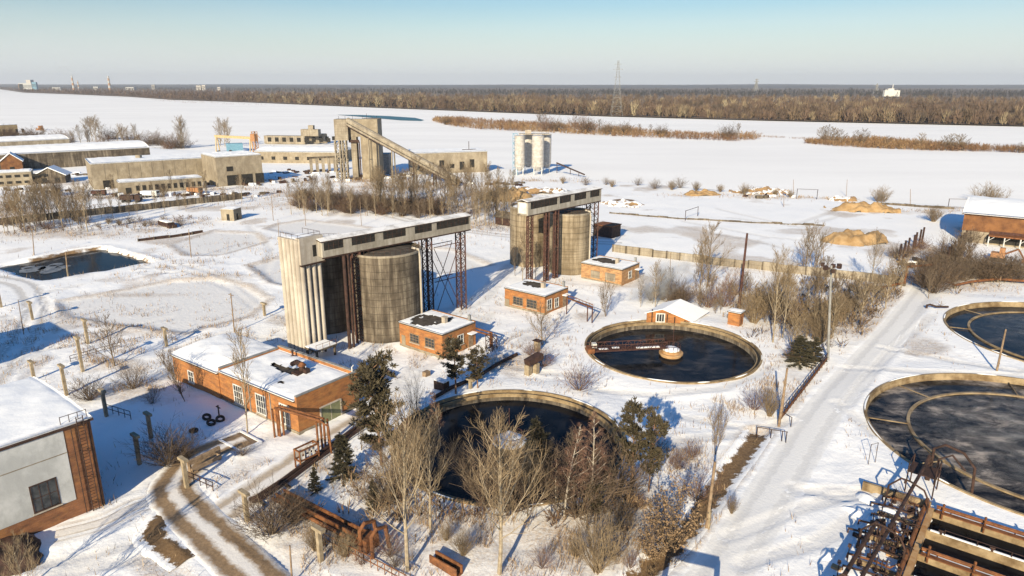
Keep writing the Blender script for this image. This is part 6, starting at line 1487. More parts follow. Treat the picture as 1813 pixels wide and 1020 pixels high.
def proto(key, H, TC, bark, crown, extra=None):
    names = ('trunk', 'crown')
    PROTO[key] = (H, [(nm, q.mesh(key + '_' + nm, M[mt])) for nm, q, mt in zip(('trunk', 'crown', 'dry_leaves'), TC, (bark, crown, extra)) if mt])
for k in range(3): proto(f'poplar{k}', 10, bare(11 + k, f0=.27, n1=24, a1=(24, 50), l1=.50, n2=9, n3=5, up=.95, tw=.00098, r0=.012), 'bark_pale', 'twig')
for k in range(2): proto(f'birch{k}', 10, bare(31 + k, f0=.22, n1=26, a1=(30, 58), l1=.24, n2=10, n3=8, up=.35, tw=.0010, shape='cone', r0=.009, drop=.35), 'bark_birch', 'twig_red')
for k in range(3): proto(f'slim{k}', 10, bare(41 + k, f0=.18, n1=20, a1=(20, 45), l1=.27, n2=8, n3=5, up=.6, tw=.0016, shape='round', r0=.011), 'bark_pale' if k != 1 else 'bark', ('twig', 'twig_grey', 'twig')[k])
for k in range(2): proto(f'spread{k}', 10, bare(51 + k, f0=.1, n1=18, a1=(32, 62), l1=.55, n2=9, n3=6, up=.45, tw=.0017, shape='fan', r0=.017), 'bark', ('twig_grey', 'twig')[k])
for k in range(2): proto(f'multi{k}', 10, bare(61 + k, f0=.15, n1=9, a1=(18, 40), l1=.34, n2=7, n3=5, up=.6, tw=.0017, stems=4, shape='round', r0=.013), 'bark', ('twig', 'twig_dark')[k])
for k in range(3): proto(f'shrub{k}', 3, shrub(71 + k, tw=(.0032, .004, .0036)[k], n=(30, 44, 26)[k]), 'bark', ('twig_grey', 'twig_dark', 'twig_red')[k])
proto('straw', 3, shrub(79, n=46, spread=(4, 40), tw=.0034), 'bark_pale', 'twig')
for k in range(2): proto(f'pine{k}', 10, pine(81 + k, f0=(.3, .28)[k], n1=(34, 38)[k], l1=(.2, .23)[k]), 'bark_pine', 'needle')
proto('tallpine', 10, pine(89, f0=.18, n1=50, l1=.19, per=13, clump=.042), 'bark_pine', 'needle')
for k in range(2): proto(f'spruce{k}', 10, spruce(91 + k), 'bark', 'needle_dark')
proto('oak', 4, oak(97), 'bark', 'twig_dark', 'oak_leaf')
KIND = dict(poplar='bare_tree', birch='birch_tree', slim='bare_tree', spread='bare_tree', multi='bare_tree', shrub='bare_shrub', straw='bare_shrub', pine='pine_tree', tallpine='pine_tree', spruce='spruce_tree', oak='oak_shrub')
def plant(key, q, h, label, group=None, rot=None, wide=1.0, cat=None):
    H, parts = PROTO[key]; nm = KIND[key.rstrip('0123456789')]; s = h / H
    o = bpy.data.objects.new(nm, None); o.empty_display_size = .4; link(o); o.location = q; o.rotation_euler = (0, 0, rnd.uniform(0, 6.28) if rot is None else rot); o.scale = (s * wide, s * wide, s)
    tag(o, label, cat or ('shrub' if 'shrub' in nm else 'tree'), group)
    for pn, me in parts:
        c = bpy.data.objects.new(pn, me); link(c); c.parent = o
    return o
def tree(key, b, top, label, group=None, wide=1.0, minh=0):
    q = G(*b); h = max(minh, Zat(b[0], top, q.y) - q.z); return plant(key, q, h, label, group, wide=wide)
# in front, each one told apart
for a in (
    ('poplar0', (722, 1012), 745, 'pale bare poplar in front of the near tank, leftmost of the tall three', 1.2), ('poplar1', (762, 938), 752, 'pale bare poplar close behind the leftmost poplar, against dark water', 1.1),
    ('poplar2', (884, 1016), 762, 'broad fan-crowned bare poplar standing before the middle of the near tank', 1.35), ('poplar0', (934, 922), 796, 'slim pale bare tree leaning right of the fan-crowned poplar', 1.0),
    ('birch0', (998, 924), 748, 'white-stemmed birch with reddish twigs before the near tank', 1.25), ('birch1', (1043, 910), 728, 'white-stemmed birch at the right rim of the near tank', 1.3),
    ('birch0', (780, 790), 688, 'reddish young birch at the left end of the near tank rim', 1.0), ('slim2', (735, 900), 770, 'small bare tree between the tall pine and the leftmost poplar', 1.2),
    ('pine0', (1118, 868), 712, 'green pine with a clear trunk at the right of the near tank', .95), ('pine1', (1148, 872), 733, 'green pine just right of its taller twin, blue shadow behind', .85),
    ('tallpine', (676, 826), 638, 'tallest pine, dense and dark, in front of the brick hall corner', 1.15), ('spruce0', (608, 850), 768, 'bushy dark spruce left of the tallest pine by the yard road', 1.5),
    ('spruce1', (559, 874), 828, 'small thin spruce beside the low brown pipes', 1.3), ('spruce1', (662, 904), 852, 'small young conifer alone on the snow before the tallest pine', 1.3),
    ('pine0', (807, 700), 598, 'pine with red trunk in front of the nearest pump house', 1.25), ('pine1', (846, 690), 618, 'grey-green pine under the rusty pipe bridge', 1.3),
    ('pine1', (1052, 925), 860, 'small dull pine under the right-hand birch', 1.1), ('spruce0', (950, 868), 742, 'dull dark conifer rising beside the snow-topped drum in the tank', 1.3), ('slim1', (1020, 880), 775, 'dense brown bare tree between the two birches', 1.4), ('slim1', (968, 880), 790, 'brown bare tree left of the first white birch', 1.3),
    ('multi0', (1266, 805), 718, 'thin multi-stemmed bare tree behind the ditch pole', .8), ('shrub2', (1026, 693), 645, 'round bare shrub on the snow between the two near tanks', 1.35),
    ('shrub1', (482, 945), 878, 'big dark roadside bush at the head of the rusty flume', 1.5), ('shrub1', (520, 925), 880, 'dark bush leaning over the rusty flume', 1.4), ('shrub1', (298, 822), 758, 'dark bush in the blue shade beside the plastered hall', 1.35), ('shrub1', (325, 812), 775, 'smaller dark bush in shade nearer the tyres', 1.3),
    ('spread0', (203, 648), 562, 'wide spreading bare tree on the left beside the tallest T post', 1.0), ('shrub1', (158, 707), 672, 'round brown bush left of the T posts', 1.5), ('shrub0', (236, 688), 643, 'thin bare shrub in the middle of the left slope', 1.2),
    ('multi1', (328, 712), 622, 'dark bare tree against the orange wall of the hall', .9), ('slim2', (438, 768), 598, 'slender bare tree standing before the hall windows', .75), ('shrub0', (270, 715), 690, 'low bare shrub on the edge of the blue shadow', 1.2),
    ('straw', (1058, 1012), 918, 'pale straw-coloured bush at the bottom centre', 1.1), ('oak', (1185, 962), 868, 'bushy young oak keeping its dry tan leaves beside the ditch', 1.1), ('shrub2', (1232, 882), 838, 'brown tangled bush beside the ditch pole', 1.5), ('oak', (1150, 985), 925, 'low oak scrub with dry leaves left of the bushy young oak', 1.2),
    ('spread1', (960, 612), 540, 'spreading pale bare tree left of the scraper tank', 1.1), ('multi0', (1072, 562), 500, 'bare tree with a forked pale trunk behind the scraper tank', .9), ('shrub2', (962, 650), 618, 'reddish low shrub beside the pipe stubs', 1.6), ('shrub2', (938, 630), 606, 'small reddish shrub behind the pipe stubs', 1.4),
    ('slim0', (925, 498), 420, 'bare tree growing against the second silo group', .9), ('slim2', (948, 494), 432, 'bare tree between the lattice legs of the second silos', .9), ('slim1', (912, 490), 440, 'brown bare tree at the left foot of the second silos', 1.0), ('multi1', (970, 492), 430, 'tangled bare tree before the dark legs of the second silos', .7),
    ('spread1', (1252, 508), 398, 'large pale bare tree standing before the tan concrete wall', .75), ('multi0', (1240, 505), 425, 'bare tree leaning beside the large pale one at the tan wall', .8), ('poplar1', (1368, 608), 452, 'pale forked bare tree at the left of the thicket', .9), ('poplar0', (1385, 600), 475, 'pale bare tree just behind the forked one', .95),
    ('spruce0', (1415, 645), 596, 'dark bushy conifer beside the scraper tank and the mast', 2.6), ('spruce1', (1440, 642), 598, 'low dark conifer against the foot of the floodlight mast', 2.2), ('slim0', (1160, 548), 470, 'bare young tree in the steam left of the gable hut', .9), ('slim1', (1180, 540), 478, 'brown bare young tree behind the gable hut', 1.0),
    ('poplar2', (1540, 512), 418, 'tall bare tree standing up at the right end of the tan wall', .8), ('multi0', (1440, 480), 400, 'bare tree on the snow heap behind the tan wall', 1.0), ('multi0', (1425, 485), 408, 'thin bare tree beside another behind the tan wall', .9),
    ('straw', (1295, 910), 880, 'tuft of tall dry weeds beside the snow road', .8), ('shrub2', (1400, 640), 612, 'low reddish weeds behind the scraper tank', 1.2), ('straw', (1362, 735), 690, 'dry weeds beside the dark leaning pole', 1.0), ('shrub2', (1335, 725), 690, 'dry reddish weeds on the bank below the scraper tank', 1.3),
    ('shrub2', (1602, 905), 868, 'purplish twiggy shrub against the valve chamber', .8), ('straw', (1560, 352), 332, 'pale bush on the far yard near the sand heaps', 1.3), ('straw', (1750, 352), 328, 'pale bush behind the warehouse roof', 1.6), ('straw', (1652, 392), 366, 'tan bush left of the warehouse', 1.5), ('shrub0', (735, 745), 668, 'thin grey sapling on the snow behind the tallest pine', .5), ('shrub1', (735, 752), 728, 'dark low tuft at the foot of the grey sapling', 1.2),
    ('slim1', (640, 800), 735, 'small brown bare tree left of the tallest pine', 1.2), ('shrub0', (430, 808), 785, 'small dry bush below the sunken pit', 1.6), ('slim2', (1165, 862), 800, 'small bare sapling right of the pines', 1.0)):
    tree(a[0], a[1], a[2], a[3], wide=a[4])
# thickets: many alike
def thicket(keys, spots, hr, label, group, wide=1.0, cat=None):
    for px, py in spots:
        k = rnd.choice(keys); q = G(px, py); plant(k, q, rnd.uniform(*hr), label, group, wide=wide * rnd.uniform(.85, 1.2), cat=cat)
def scat(n, x0, x1, yf, seed, dy=4):
    r = random.Random(seed); return [(x, yf(x) + r.uniform(-dy, dy)) for x in [x0 + (x1 - x0) * (i + r.random()) / n for i in range(n)]]
SL = ['slim0', 'slim1', 'slim2', 'poplar1']
thicket(SL, scat(46, 515, 900, lambda x: 372 + (x - 515) * .05, 1, 9), (5, 13), 'slender bare tree in the brushy belt between the ribbed tower and the crusher', 'bare trees of the middle belt')
thicket(SL + ['multi0'], scat(34, 660, 905, lambda x: 352 + (x - 660) * .08, 2, 16), (9, 15), 'tall bare tree under and around the sloping conveyor', 'bare trees round the sloping conveyor')
thicket(['shrub1', 'shrub1', 'shrub2'], scat(60, 520, 780, lambda x: 360 + (x - 520) * .07, 3, 11), (3, 5.5), 'dark brown bush in the brushy belt below the crusher tower', 'dark bushes of the middle belt', 1.5)
thicket(SL, scat(8, 840, 905, lambda x: 400, 4, 7), (9, 14), 'tan bare tree beside the broken dark shed near the silos', 'bare trees by the broken shed')
thicket(SL + ['multi0'], scat(30, 5, 165, lambda x: 402 - x * .02, 5, 13), (8, 13), 'tall bare tree by the panel wall at the far left', 'bare trees along the panel wall left', 1.0)
thicket(SL, scat(14, 165, 440, lambda x: 388 - (x - 165) * .12, 6, 9), (5, 10), 'thin bare tree by the panel wall behind the dark pond', 'bare trees along the panel wall right')
thicket(['shrub0', 'shrub2', 'straw'], scat(24, 5, 330, lambda x: 408 - x * .05, 7, 10), (1.6, 3), 'low scrubby bush in the snow by the panel wall', 'scrub along the panel wall', 1.4)
thicket(SL + ['shrub1'], scat(16, 60, 380, lambda x: 352 - x * .03, 8, 7), (4, 9), 'small bare tree in front of the factory hall', 'bare trees before the factory hall')
thicket(['slim0', 'slim2', 'multi0', 'straw', 'slim0', 'shrub2'], scat(26, 1395, 1600, lambda x: 630 - (x - 1395) * .56, 9, 17), (3.5, 8), 'bare tree of the dense thicket left of the snow road', 'thicket trees along the snow road', 1.25)
thicket(['slim0', 'slim2', 'multi0', 'straw', 'slim1'], scat(20, 1330, 1480, lambda x: 565 - (x - 1330) * .25, 10, 22), (4, 9), 'bare tree in the thicket between mast and floodlights', 'thicket trees round the masts', 1.15)
thicket(['slim0', 'slim1', 'shrub2', 'multi0'], scat(12, 1228, 1330, lambda x: 535, 11, 20), (3, 6.5), 'bare young tree between the gable hut and the steel mast', 'young trees by the steel mast', 1.0)
thicket(['slim1', 'slim0', 'multi1', 'shrub1', 'shrub1'], scat(16, 1635, 1720, lambda x: 525 - (x - 1635) * .75, 12, 16), (4, 8), 'bare tree in the brown thicket between the steel post rows', 'thicket trees by the steel posts', 1.25)
thicket(['shrub1', 'shrub0', 'slim1'], scat(14, 1705, 1813, lambda x: 492, 13, 8), (3.5, 6), 'grey-brown bush along the foundation wall at the right', 'bushes along the foundation wall', 1.4)
thicket(['shrub1', 'shrub2'], scat(5, 1585, 1640, lambda x: 462 - (x - 1585) * .5, 14, 6), (2.2, 3.6), 'low brown bush among the left row of steel posts', 'bushes among the steel posts', 1.3)
thicket(['slim2', 'shrub1'], scat(9, 1125, 1210, lambda x: 536, 15, 9), (3, 6), 'bare twiggy growth behind the gable hut', 'growth behind the gable hut', 1.0)
thicket(['slim1', 'multi1', 'shrub1', 'birch1'], [(700, 868), (725, 845), (752, 862), (690, 890), (860, 905), (905, 905), (985, 905), (1025, 915), (1075, 900), (840, 880), (720, 880), (1090, 880)], (4, 8), 'undergrowth tree crowding the near edge of the tank in front', 'undergrowth round the near tank', 1.2)
thicket(['straw', 'shrub2', 'shrub0'], [(560, 975), (610, 985), (640, 1000), (690, 985), (700, 1005), (1100, 940), (1130, 900), (1085, 990), (1020, 985), (960, 1005), (820, 985), (790, 960), (1200, 830), (1225, 810), (1165, 800), (1115, 1005)], (1.4, 2.8), 'low dry bush in the foreground snow around the poplars', 'foreground scrub', 1.2)
thicket(['shrub1', 'shrub2', 'slim1', 'slim0'], scat(34, 0, 330, lambda x: 243 + x * .04, 16, 7), (6, 13), 'bare tree on the river edge at the far left', 'shore trees at the far left', 1.5)
thicket(['slim0', 'poplar1'], [(155, 246), (163, 246), (170, 247), (178, 247), (216, 250), (226, 250), (240, 251), (326, 260), (322, 260), (390, 256), (398, 256), (405, 258)], (14, 24), 'tall pale bare tree on the river edge at the left', 'tall shore trees at the left', 1.2)
thicket(['straw', 'shrub0'], scat(14, 980, 1420, lambda x: 322 + (x - 980) * .06, 17, 3), (2, 5), 'thin bare shrub on the river edge in the middle', 'shore shrubs in the middle', 1.2)
# trees below the bottom edge, seen by their shadows only
for px, py, h in ((60, 1110, 8), (-30, 1090, 9)): tree('poplar1', (px, py), py - 120, 'bare tree just below the lower left corner', 'trees below the lower edge', minh=h)
# dry grass and weeds
def blades(n, regions, seed):
    r = np.random.RandomState(seed); w = np.array([a[2] * a[3] * a[4] * (1 if a[1] > 560 else .35) for a in regions]); w = w / w.sum(); idx = r.choice(len(regions), n, p=w); reg = np.array([[*P(a[0], a[1])[:2], a[2], a[3]] for a in regions])[idx]
    x = reg[:, 0] + r.normal(0, .6, n) * reg[:, 2]; y = reg[:, 1] + r.normal(0, .6, n) * reg[:, 3]
    k = fbm(x / 2.6, y / 2.6, 77, 2) > .05
    for c in TANKS.values(): k &= np.hypot(x - c[0], y - c[1]) > c[2] + .4
    for ln, hw in ((ROAD_D, 3), (ROAD_S, 2.3), (ROAD_R, 3), (ROAD_B, 2)): k &= seg_dist(x, y, ln) > hw
    x, y = x[k], y[k]; n = len(x); z = terrain(x, y); h = r.uniform(.25, .95, n) * (1 + .4 * (y > 150)); a = r.uniform(0, 6.28, n); wd = r.uniform(.012, .03, n) * (1 + y / 130); lx, ly = r.normal(0, .28, n) * h, r.normal(0, .28, n) * h
    V = np.empty((n, 3, 3)); V[:, 0] = np.c_[x - np.cos(a) * wd, y - np.sin(a) * wd, z - .05]; V[:, 1] = np.c_[x + np.cos(a) * wd, y + np.sin(a) * wd, z - .05]; V[:, 2] = np.c_[x + lx, y + ly, z + h]
    t = r.uniform(0, 1, (n, 1)); col = np.array([.14, .085, .05]) * (1 - t) + np.array([.40, .29, .17]) * t
    return npmesh('dry_grass', V.reshape(-1, 3), np.arange(3 * n).reshape(-1, 3), M['tint'], tint=np.repeat(col, 3, 0))
tag(blades(120000, GRASSY + [(200, 600, 40, 16, .5), (500, 900, 14, 9, .6), (700, 640, 18, 12, .3), (1000, 640, 20, 14, .22), (350, 470, 40, 14, .5), (600, 430, 40, 8, .4), (900, 540, 20, 10, .3), (1250, 880, 7, 12, .5), (1480, 700, 6, 16, .25), (1300, 620, 14, 8, .2), (150, 900, 12, 8, .3)] + [(g[0], g[1], g[2] * .5, g[3] * .5, 1.0) for g in GRASSY[:12]], 5), 'dry straw-coloured weeds poking through the snow', 'dry grass', kind='stuff')
# dead leaves, crumbs of earth and footprints' clods on the nearer snow
# ------------------------------------------------------------------ far bank: wood, pylons, town, hills
def crowns(n, spots, h, seed, pal, spikes=30, spread=.42):
    """leafless far trees as one mass: every tree a stem and a sheaf of thin twig faces"""
    r = np.random.RandomState(seed); S = np.asarray(spots); n = len(S); hh = h[0] + (h[1] - h[0]) * r.rand(n) ** 1.2; k = spikes
    pal = np.array(pal); cl = fbm(S[:, 0] / 55, S[:, 1] / 110, seed, 3); pick = np.clip(((cl + r.normal(0, .28, n)) * .5 + .5) * len(pal), 0, len(pal) - 1).astype(int); order = np.argsort(pal.sum(1)); col = pal[order[pick]] * r.uniform(.75, 1.25, (n, 1)); hh = hh * (.72 + .5 * sstep(-.5, .5, fbm(S[:, 0] / 38, S[:, 1] / 60, seed + 9, 3)))
    x0 = np.repeat(S[:, 0], k); y0 = np.repeat(S[:, 1], k); H = np.repeat(hh, k); m = n * k
    zb = H * r.uniform(.02, .65, m); a = r.uniform(0, 6.28, m); rad = H * spread * r.uniform(0, 1, m) * np.sqrt(np.clip(1 - (zb / H - .35) ** 2 * 1.6, .1, 1)); zt = zb + H * r.uniform(.2, .45, m); zt = np.minimum(zt, H * r.uniform(.8, 1.0, m))
    tx, ty = x0 + np.cos(a) * rad, y0 + np.sin(a) * rad; bx, by = x0 + np.cos(a) * rad * .45, y0 + np.sin(a) * rad * .45; w = H * r.uniform(.02, .05, m); b = r.uniform(0, 3.14, m)
    z0 = np.repeat(S[:, 2], k); V = np.empty((m, 3, 3)); V[:, 0] = np.c_[bx - np.cos(b) * w, by - np.sin(b) * w, z0 + zb]; V[:, 1] = np.c_[bx + np.cos(b) * w, by + np.sin(b) * w, z0 + zb]; V[:, 2] = np.c_[tx, ty, z0 + zt]
    T = np.empty((n, 3, 3)); w = hh * .018; T[:, 0] = np.c_[S[:, 0] - w, S[:, 1], S[:, 2] - 1]; T[:, 1] = np.c_[S[:, 0] + w, S[:, 1], S[:, 2] - 1]; T[:, 2] = np.c_[S[:, 0], S[:, 1], S[:, 2] + hh * .9]
    C = np.r_[np.repeat(np.repeat(col, k, 0), 3, 0), np.repeat(col * 1.35, 3, 0)]; VV = np.r_[V.reshape(-1, 3), T.reshape(-1, 3)]
    return VV, C
def interp(line, x): return np.interp(x, [a for a, _ in line], [c for _, c in line])
BK = sorted(BANK)
r = np.random.RandomState(12); TAN = [(0.158, 0.114, 0.073), (0.212, 0.166, 0.105), (0.115, 0.077, 0.053), (0.089, 0.063, 0.046), (0.257, 0.213, 0.139), (0.075, 0.058, 0.042), (0.105, 0.074, 0.052)]
LEFT = [(0.089, 0.061, 0.045), (0.116, 0.078, 0.057), (0.144, 0.103, 0.071), (0.068, 0.047, 0.037)]
def band(n, x0, x1, t0, t1, p=1.0):
    x = r.uniform(x0, x1, n); t = t0 + (t1 - t0) * r.rand(n) ** p; yb = interp(BK, x) - .4; yt = np.interp(x, [-300, 0, 41, 230, 460, 880, 1340, 1813, 2100], [156.5, 157, 158.2, 160, 166.5, 173, 175, 178, 180]); y = yb + (yt - yb) * t
    q = [P(a, c) for a, c in zip(x, y)]; return [(a.x + r.normal(0, 6), a.y, 0) for a in q]
sp = band(4200, 420, 2050, 0, 1, .9); V1, C1 = crowns(0, sp, (11, 20), 3, TAN, 44)
sl = band(1700, -120, 460, 0, 1, .9); V2, C2 = crowns(0, sl, (12, 22), 4, LEFT, 22)
xs = np.arange(420, 2050, 3.1); fr = [(*(P(a, interp(BK, a) - r.uniform(.2, 2.2))[:2]), 0) for a in xs]; V3, C3 = crowns(0, fr, (10, 19), 5, TAN, 60)
xs = np.arange(40, 430, 1.8); fl_ = [(*(P(a, interp(BK, a) - r.uniform(.2, .8))[:2]), 0) for a in xs]; V4, C4 = crowns(0, fl_, (10, 20), 6, LEFT, 24)
V = np.r_[V1, V2, V3, V4]; C = np.r_[C1, C2, C3, C4]
tag(npmesh('far_wood', V, np.arange(len(V)).reshape(-1, 3), M['forest'], tint=C), 'brown leafless wood along the far bank of the river', 'wood', kind='stuff')
# the dark fir wood behind it
x = r.uniform(-200, 2100, 7000); yb = np.interp(x, [-200, 0, 460, 880, 1340, 2100], [156, 156.6, 163, 170, 172, 176]); yt = np.interp(x, [-200, 460, 880, 2100], [154.6, 156.4, 159.5, 161.5]); y = yb + (yt - yb) * r.rand(len(x))
q = [(*P(a, c)[:2], 0) for a, c in zip(x, y)]; Vd, Cd = crowns(0, q, (14, 24), 8, [(.018, .02, .022), (.028, .028, .028), (.045, .038, .036)], 12, .4)
tag(npmesh('far_fir_wood', Vd, np.arange(len(Vd)).reshape(-1, 3), M['forest'], tint=Cd), 'dark evergreen wood behind the brown wood near the horizon', 'wood', kind='stuff')
# low hills closing the horizon
mb = MB(); n = 160; rows = [(7600, 0), (9000, 22), (11500, 40), (14500, 46)]
for j, (yy, h) in enumerate(rows):
    for i in range(n + 1):
        xx = -11000 + 22000 * i / n; z = h * (.75 + .35 * float(fbm(np.array([xx / 2600]), np.array([yy / 900.]), 3, 3)[0])) + (9 if xx > 500 and j > 1 else 0) * 0; mb.v.append((xx, yy, z))
for j in range(len(rows) - 1):
    for i in range(n): k = j * (n + 1) + i; mb.f.append((k, k + 1, k + n + 2, k + n + 1))
HM = plain('far_wooded_hills', (.03, .034, .042), (.09, .08, .08), .0022, 1.0, detail=6); tag(mb.build('hills', HM, None, smooth=True), kind='structure')
# islands of reeds and bushes in the river
def isle(name, poly, n, seed, label, hts):
    rr = np.random.RandomState(seed); pw = W(poly, RIVER_Z); a = np.array(pw); lo, hi = a.min(0), a.max(0); x = rr.uniform(lo[0], hi[0], n * 6); y = rr.uniform(lo[1], hi[1], n * 6); k = (poly_sd(x, y, pw) < 0) & (fbm(x / 22, y / 22, seed, 2) > -.5); x, y = x[k][:n], y[k][:n]
    Vv, Cc = crowns(0, np.c_[x, y, np.full(len(x), RIVER_Z)], hts, seed, [(.19, .115, .055), (.15, .085, .045), (.10, .055, .032), (.24, .16, .085)], 9, .55); o = npmesh(name, Vv, np.arange(len(Vv)).reshape(-1, 3), M['forest'], tint=Cc); tag(o, label, 'reeds', kind='stuff')
I1 = [(765, 215), (800, 224), (850, 229.5), (1000, 237), (1150, 245), (1300, 251), (1348, 247), (1330, 240), (1230, 237.5), (1100, 229), (960, 221), (850, 213), (800, 210), (770, 210)]
I2 = [(1420, 254), (1480, 259.5), (1560, 263.5), (1640, 267), (1760, 269.5), (1830, 272), (1900, 274), (1900, 268), (1790, 265), (1640, 256), (1540, 250), (1460, 246)]
isle('reed_bed', I1, 5200, 41, 'tawny reeds and scrub on the long island left of the pylon foot', (2.5, 6.5)); isle('reed_bed', I2, 3600, 42, 'tawny reeds and scrub on the island at the right', (2.2, 5.5))
isle('reed_bed', [(1335, 240), (1335, 242.5), (1425, 247), (1430, 245)], 260, 43, 'thin line of reeds joining the two islands', (1.2, 2.2))
isle('reed_bed', [(270, 178), (330, 183), (470, 187), (470, 185), (350, 180), (300, 177)], 300, 44, 'thin reed spit off the far bank at the left', (1.5, 3.5))
def islet(spots, hr, label, group, keys=('spread0', 'slim1', 'shrub1', 'shrub2')):
    for px, py, h in spots: q = P(px, py, RIVER_Z); plant(rnd.choice(keys), q, h * 1.35, label, group, wide=1.35)
islet([(790, 221, 7), (815, 222, 8), (905, 230, 7), (952, 232, 13), (960, 232, 12), (968, 233, 11), (985, 233, 9), (1016, 235, 11), (1032, 236, 12), (1040, 236, 10), (1060, 237, 9), (1075, 238, 8), (1105, 239, 8), (1130, 240, 7), (1150, 241, 7), (1170, 242, 7), (1287, 246, 8), (1304, 247, 9)], 0, 'bare tree on the long river island', 'trees on the long island')
islet([(1455, 253, 9), (1465, 254, 10), (1474, 255, 9), (1488, 256, 8), (1516, 258, 8), (1530, 259, 9), (1570, 261, 6), (1630, 264, 8), (1672, 266, 7), (1682, 266, 8), (1692, 267, 8), (1703, 267, 8), (1805, 271, 5)], 0, 'rounded bush on the right-hand river island', 'bushes on the right island', ('spread0', 'spread1'))
# brushwood that reads as one brown mass
def brush(name, regions, n, hts, seed, pal, label, cat='undergrowth'):
    rr = np.random.RandomState(seed); S = []
    w = np.array([a[2] * a[3] for a in regions], float); w /= w.sum()
    for i in rr.choice(len(regions), n, p=w):
        px, py, rx, ry = regions[i]; c = P(px, py); S.append((c.x + rr.normal(0, .55) * rx, c.y + rr.normal(0, .55) * ry))
    S = np.array(S); k = fbm(S[:, 0] / 7, S[:, 1] / 7, seed, 2) > -.25
    for ln, hw in ((ROAD_R, 3.6), (ROAD_BACK, 3.0)): k &= seg_dist(S[:, 0], S[:, 1], ln) > hw
    for tk in TANKS.values(): k &= np.hypot(S[:, 0] - tk[0], S[:, 1] - tk[1]) > tk[2] + 1.5
    S = S[k]; z = terrain(S[:, 0], S[:, 1]); Vv, Cc = crowns(0, np.c_[S, z], hts, seed, pal, 16, .75)
    o = npmesh(name, Vv, np.arange(len(Vv)).reshape(-1, 3), M['forest'], tint=Cc); tag(o, label, cat, kind='stuff')
BR = [(.12, .075, .045), (.18, .12, .07), (.24, .17, .10), (.09, .055, .038)]; ST = [(.20, .14, .08), (.15, .105, .06), (.105, .07, .043), (.25, .18, .11)]
brush('undergrowth', [(560, 352, 14, 10), (640, 358, 18, 10), (700, 362, 16, 8), (600, 370, 16, 6), (760, 378, 12, 8), (800, 345, 10, 14), (850, 380, 10, 14), (880, 405, 8, 9), (660, 322, 18, 8), (740, 335, 14, 10)], 1000, (.8, 2.6), 51, BR, 'brown brushwood filling the belt below the crusher tower')
brush('undergrowth', [(30, 372, 20, 8), (120, 372, 16, 7), (60, 410, 18, 7), (160, 405, 14, 6), (230, 402, 12, 4), (330, 388, 16, 4), (200, 350, 22, 6), (300, 348, 22, 5), (80, 345, 22, 6)], 700, (.7, 2.2), 52, BR, 'brown scrub along the concrete panel wall at the left')
brush('undergrowth', [(1430, 585, 4, 10), (1480, 570, 6, 9), (1520, 545, 7, 9), (1560, 520, 6, 8), (1590, 508, 4, 5), (1400, 560, 6, 12), (1370, 545, 6, 10), (1420, 520, 8, 9), (1500, 515, 9, 7)], 520, (1.0, 3.0), 53, ST, 'straw-brown brushwood of the thicket beside the snow road')
brush('undergrowth', [(1645, 500, 4, 7), (1670, 480, 6, 9), (1700, 470, 6, 7), (1750, 488, 8, 4), (1800, 488, 8, 4), (1660, 455, 4, 8)], 360, (1.0, 3.2), 54, BR, 'brown brushwood round the rows of steel posts')
brush('undergrowth', [(1240, 520, 7, 6), (1290, 545, 5, 6), (1330, 530, 6, 7), (1140, 535, 5, 4), (1180, 530, 4, 5), (1260, 500, 5, 4)], 260, (.8, 2.4), 55, ST, 'pale brushwood between the gable hut and the steel mast')
brush('undergrowth', [(1320, 800, 1.5, 2.5), (1290, 838, 1.6, 3), (1262, 872, 1.8, 3), (1225, 925, 1.8, 3), (1190, 968, 1.6, 3), (1150, 1005, 1.6, 3)], 130, (.4, 1.3), 57, ST, 'dry stalks lining the brown ditch')
brush('undergrowth', [(700, 880, 6, 5), (780, 900, 6, 4), (860, 905, 6, 3), (1010, 905, 6, 4), (1075, 900, 4, 5), (1100, 870, 3, 5)], 240, (.8, 2.2), 56, BR, 'reddish brushwood along the near edge of the tank in front')
# pylons
def pylon(px, py, top, label, arms, w0, mat='steel_grey', th=.5):
    q = P(px, py); z = Zat(px, top, q.y); t = thing('pylon', label, 'pylon', tuple(q)); mb = MB(); n = 12
    wd = lambda f: w0 * (1 - f) ** 1.3 * .5 + .8
    for k in range(n):
        f0, f1 = k / n, (k + 1) / n
        for i, (sx, sy) in enumerate(((-1, -1), (1, -1), (1, 1), (-1, 1))):
            ex, ey = ((1, -1), (1, 1), (-1, 1), (-1, -1))[i]; a = q + Vector((sx * wd(f0), sy * wd(f0), z * f0)); b = q + Vector((sx * wd(f1), sy * wd(f1), z * f1)); c = q + Vector((ex * wd(f1), ey * wd(f1), z * f1)); mb.beam(a, b, th); mb.beam(a, c, th * .6); mb.beam(b, c, th * .6)
    mb.build('mast', M[mat], t)
    for f, l in arms: mb = MB(); mb.beam(q + Vector((-l, 0, z * f)), q + Vector((l, 0, z * f)), th * 1.2); mb.beam(q + Vector((-l, 0, z * f)), q + Vector((0, 0, z * f + l * .5)), th * .6); mb.beam(q + Vector((l, 0, z * f)), q + Vector((0, 0, z * f + l * .5)), th * .6); mb.build('cross_arm', M[mat], t)
pylon(1091, 205, 107, 'very tall lattice pylon on the far bank, standing against the sky', [(.84, 7), (.93, 5), (.70, 5)], 14, 'steel_grey', .25)
pylon(1338, 162, 140, 'small distant pylon on the horizon right of the tall one', [(.8, 14), (.95, 10)], 26, 'steel_grey', 2.2); pylon(1551, 166, 148, 'small distant pylon beside the white building', [(.8, 9)], 16, 'steel_grey', 1.6)
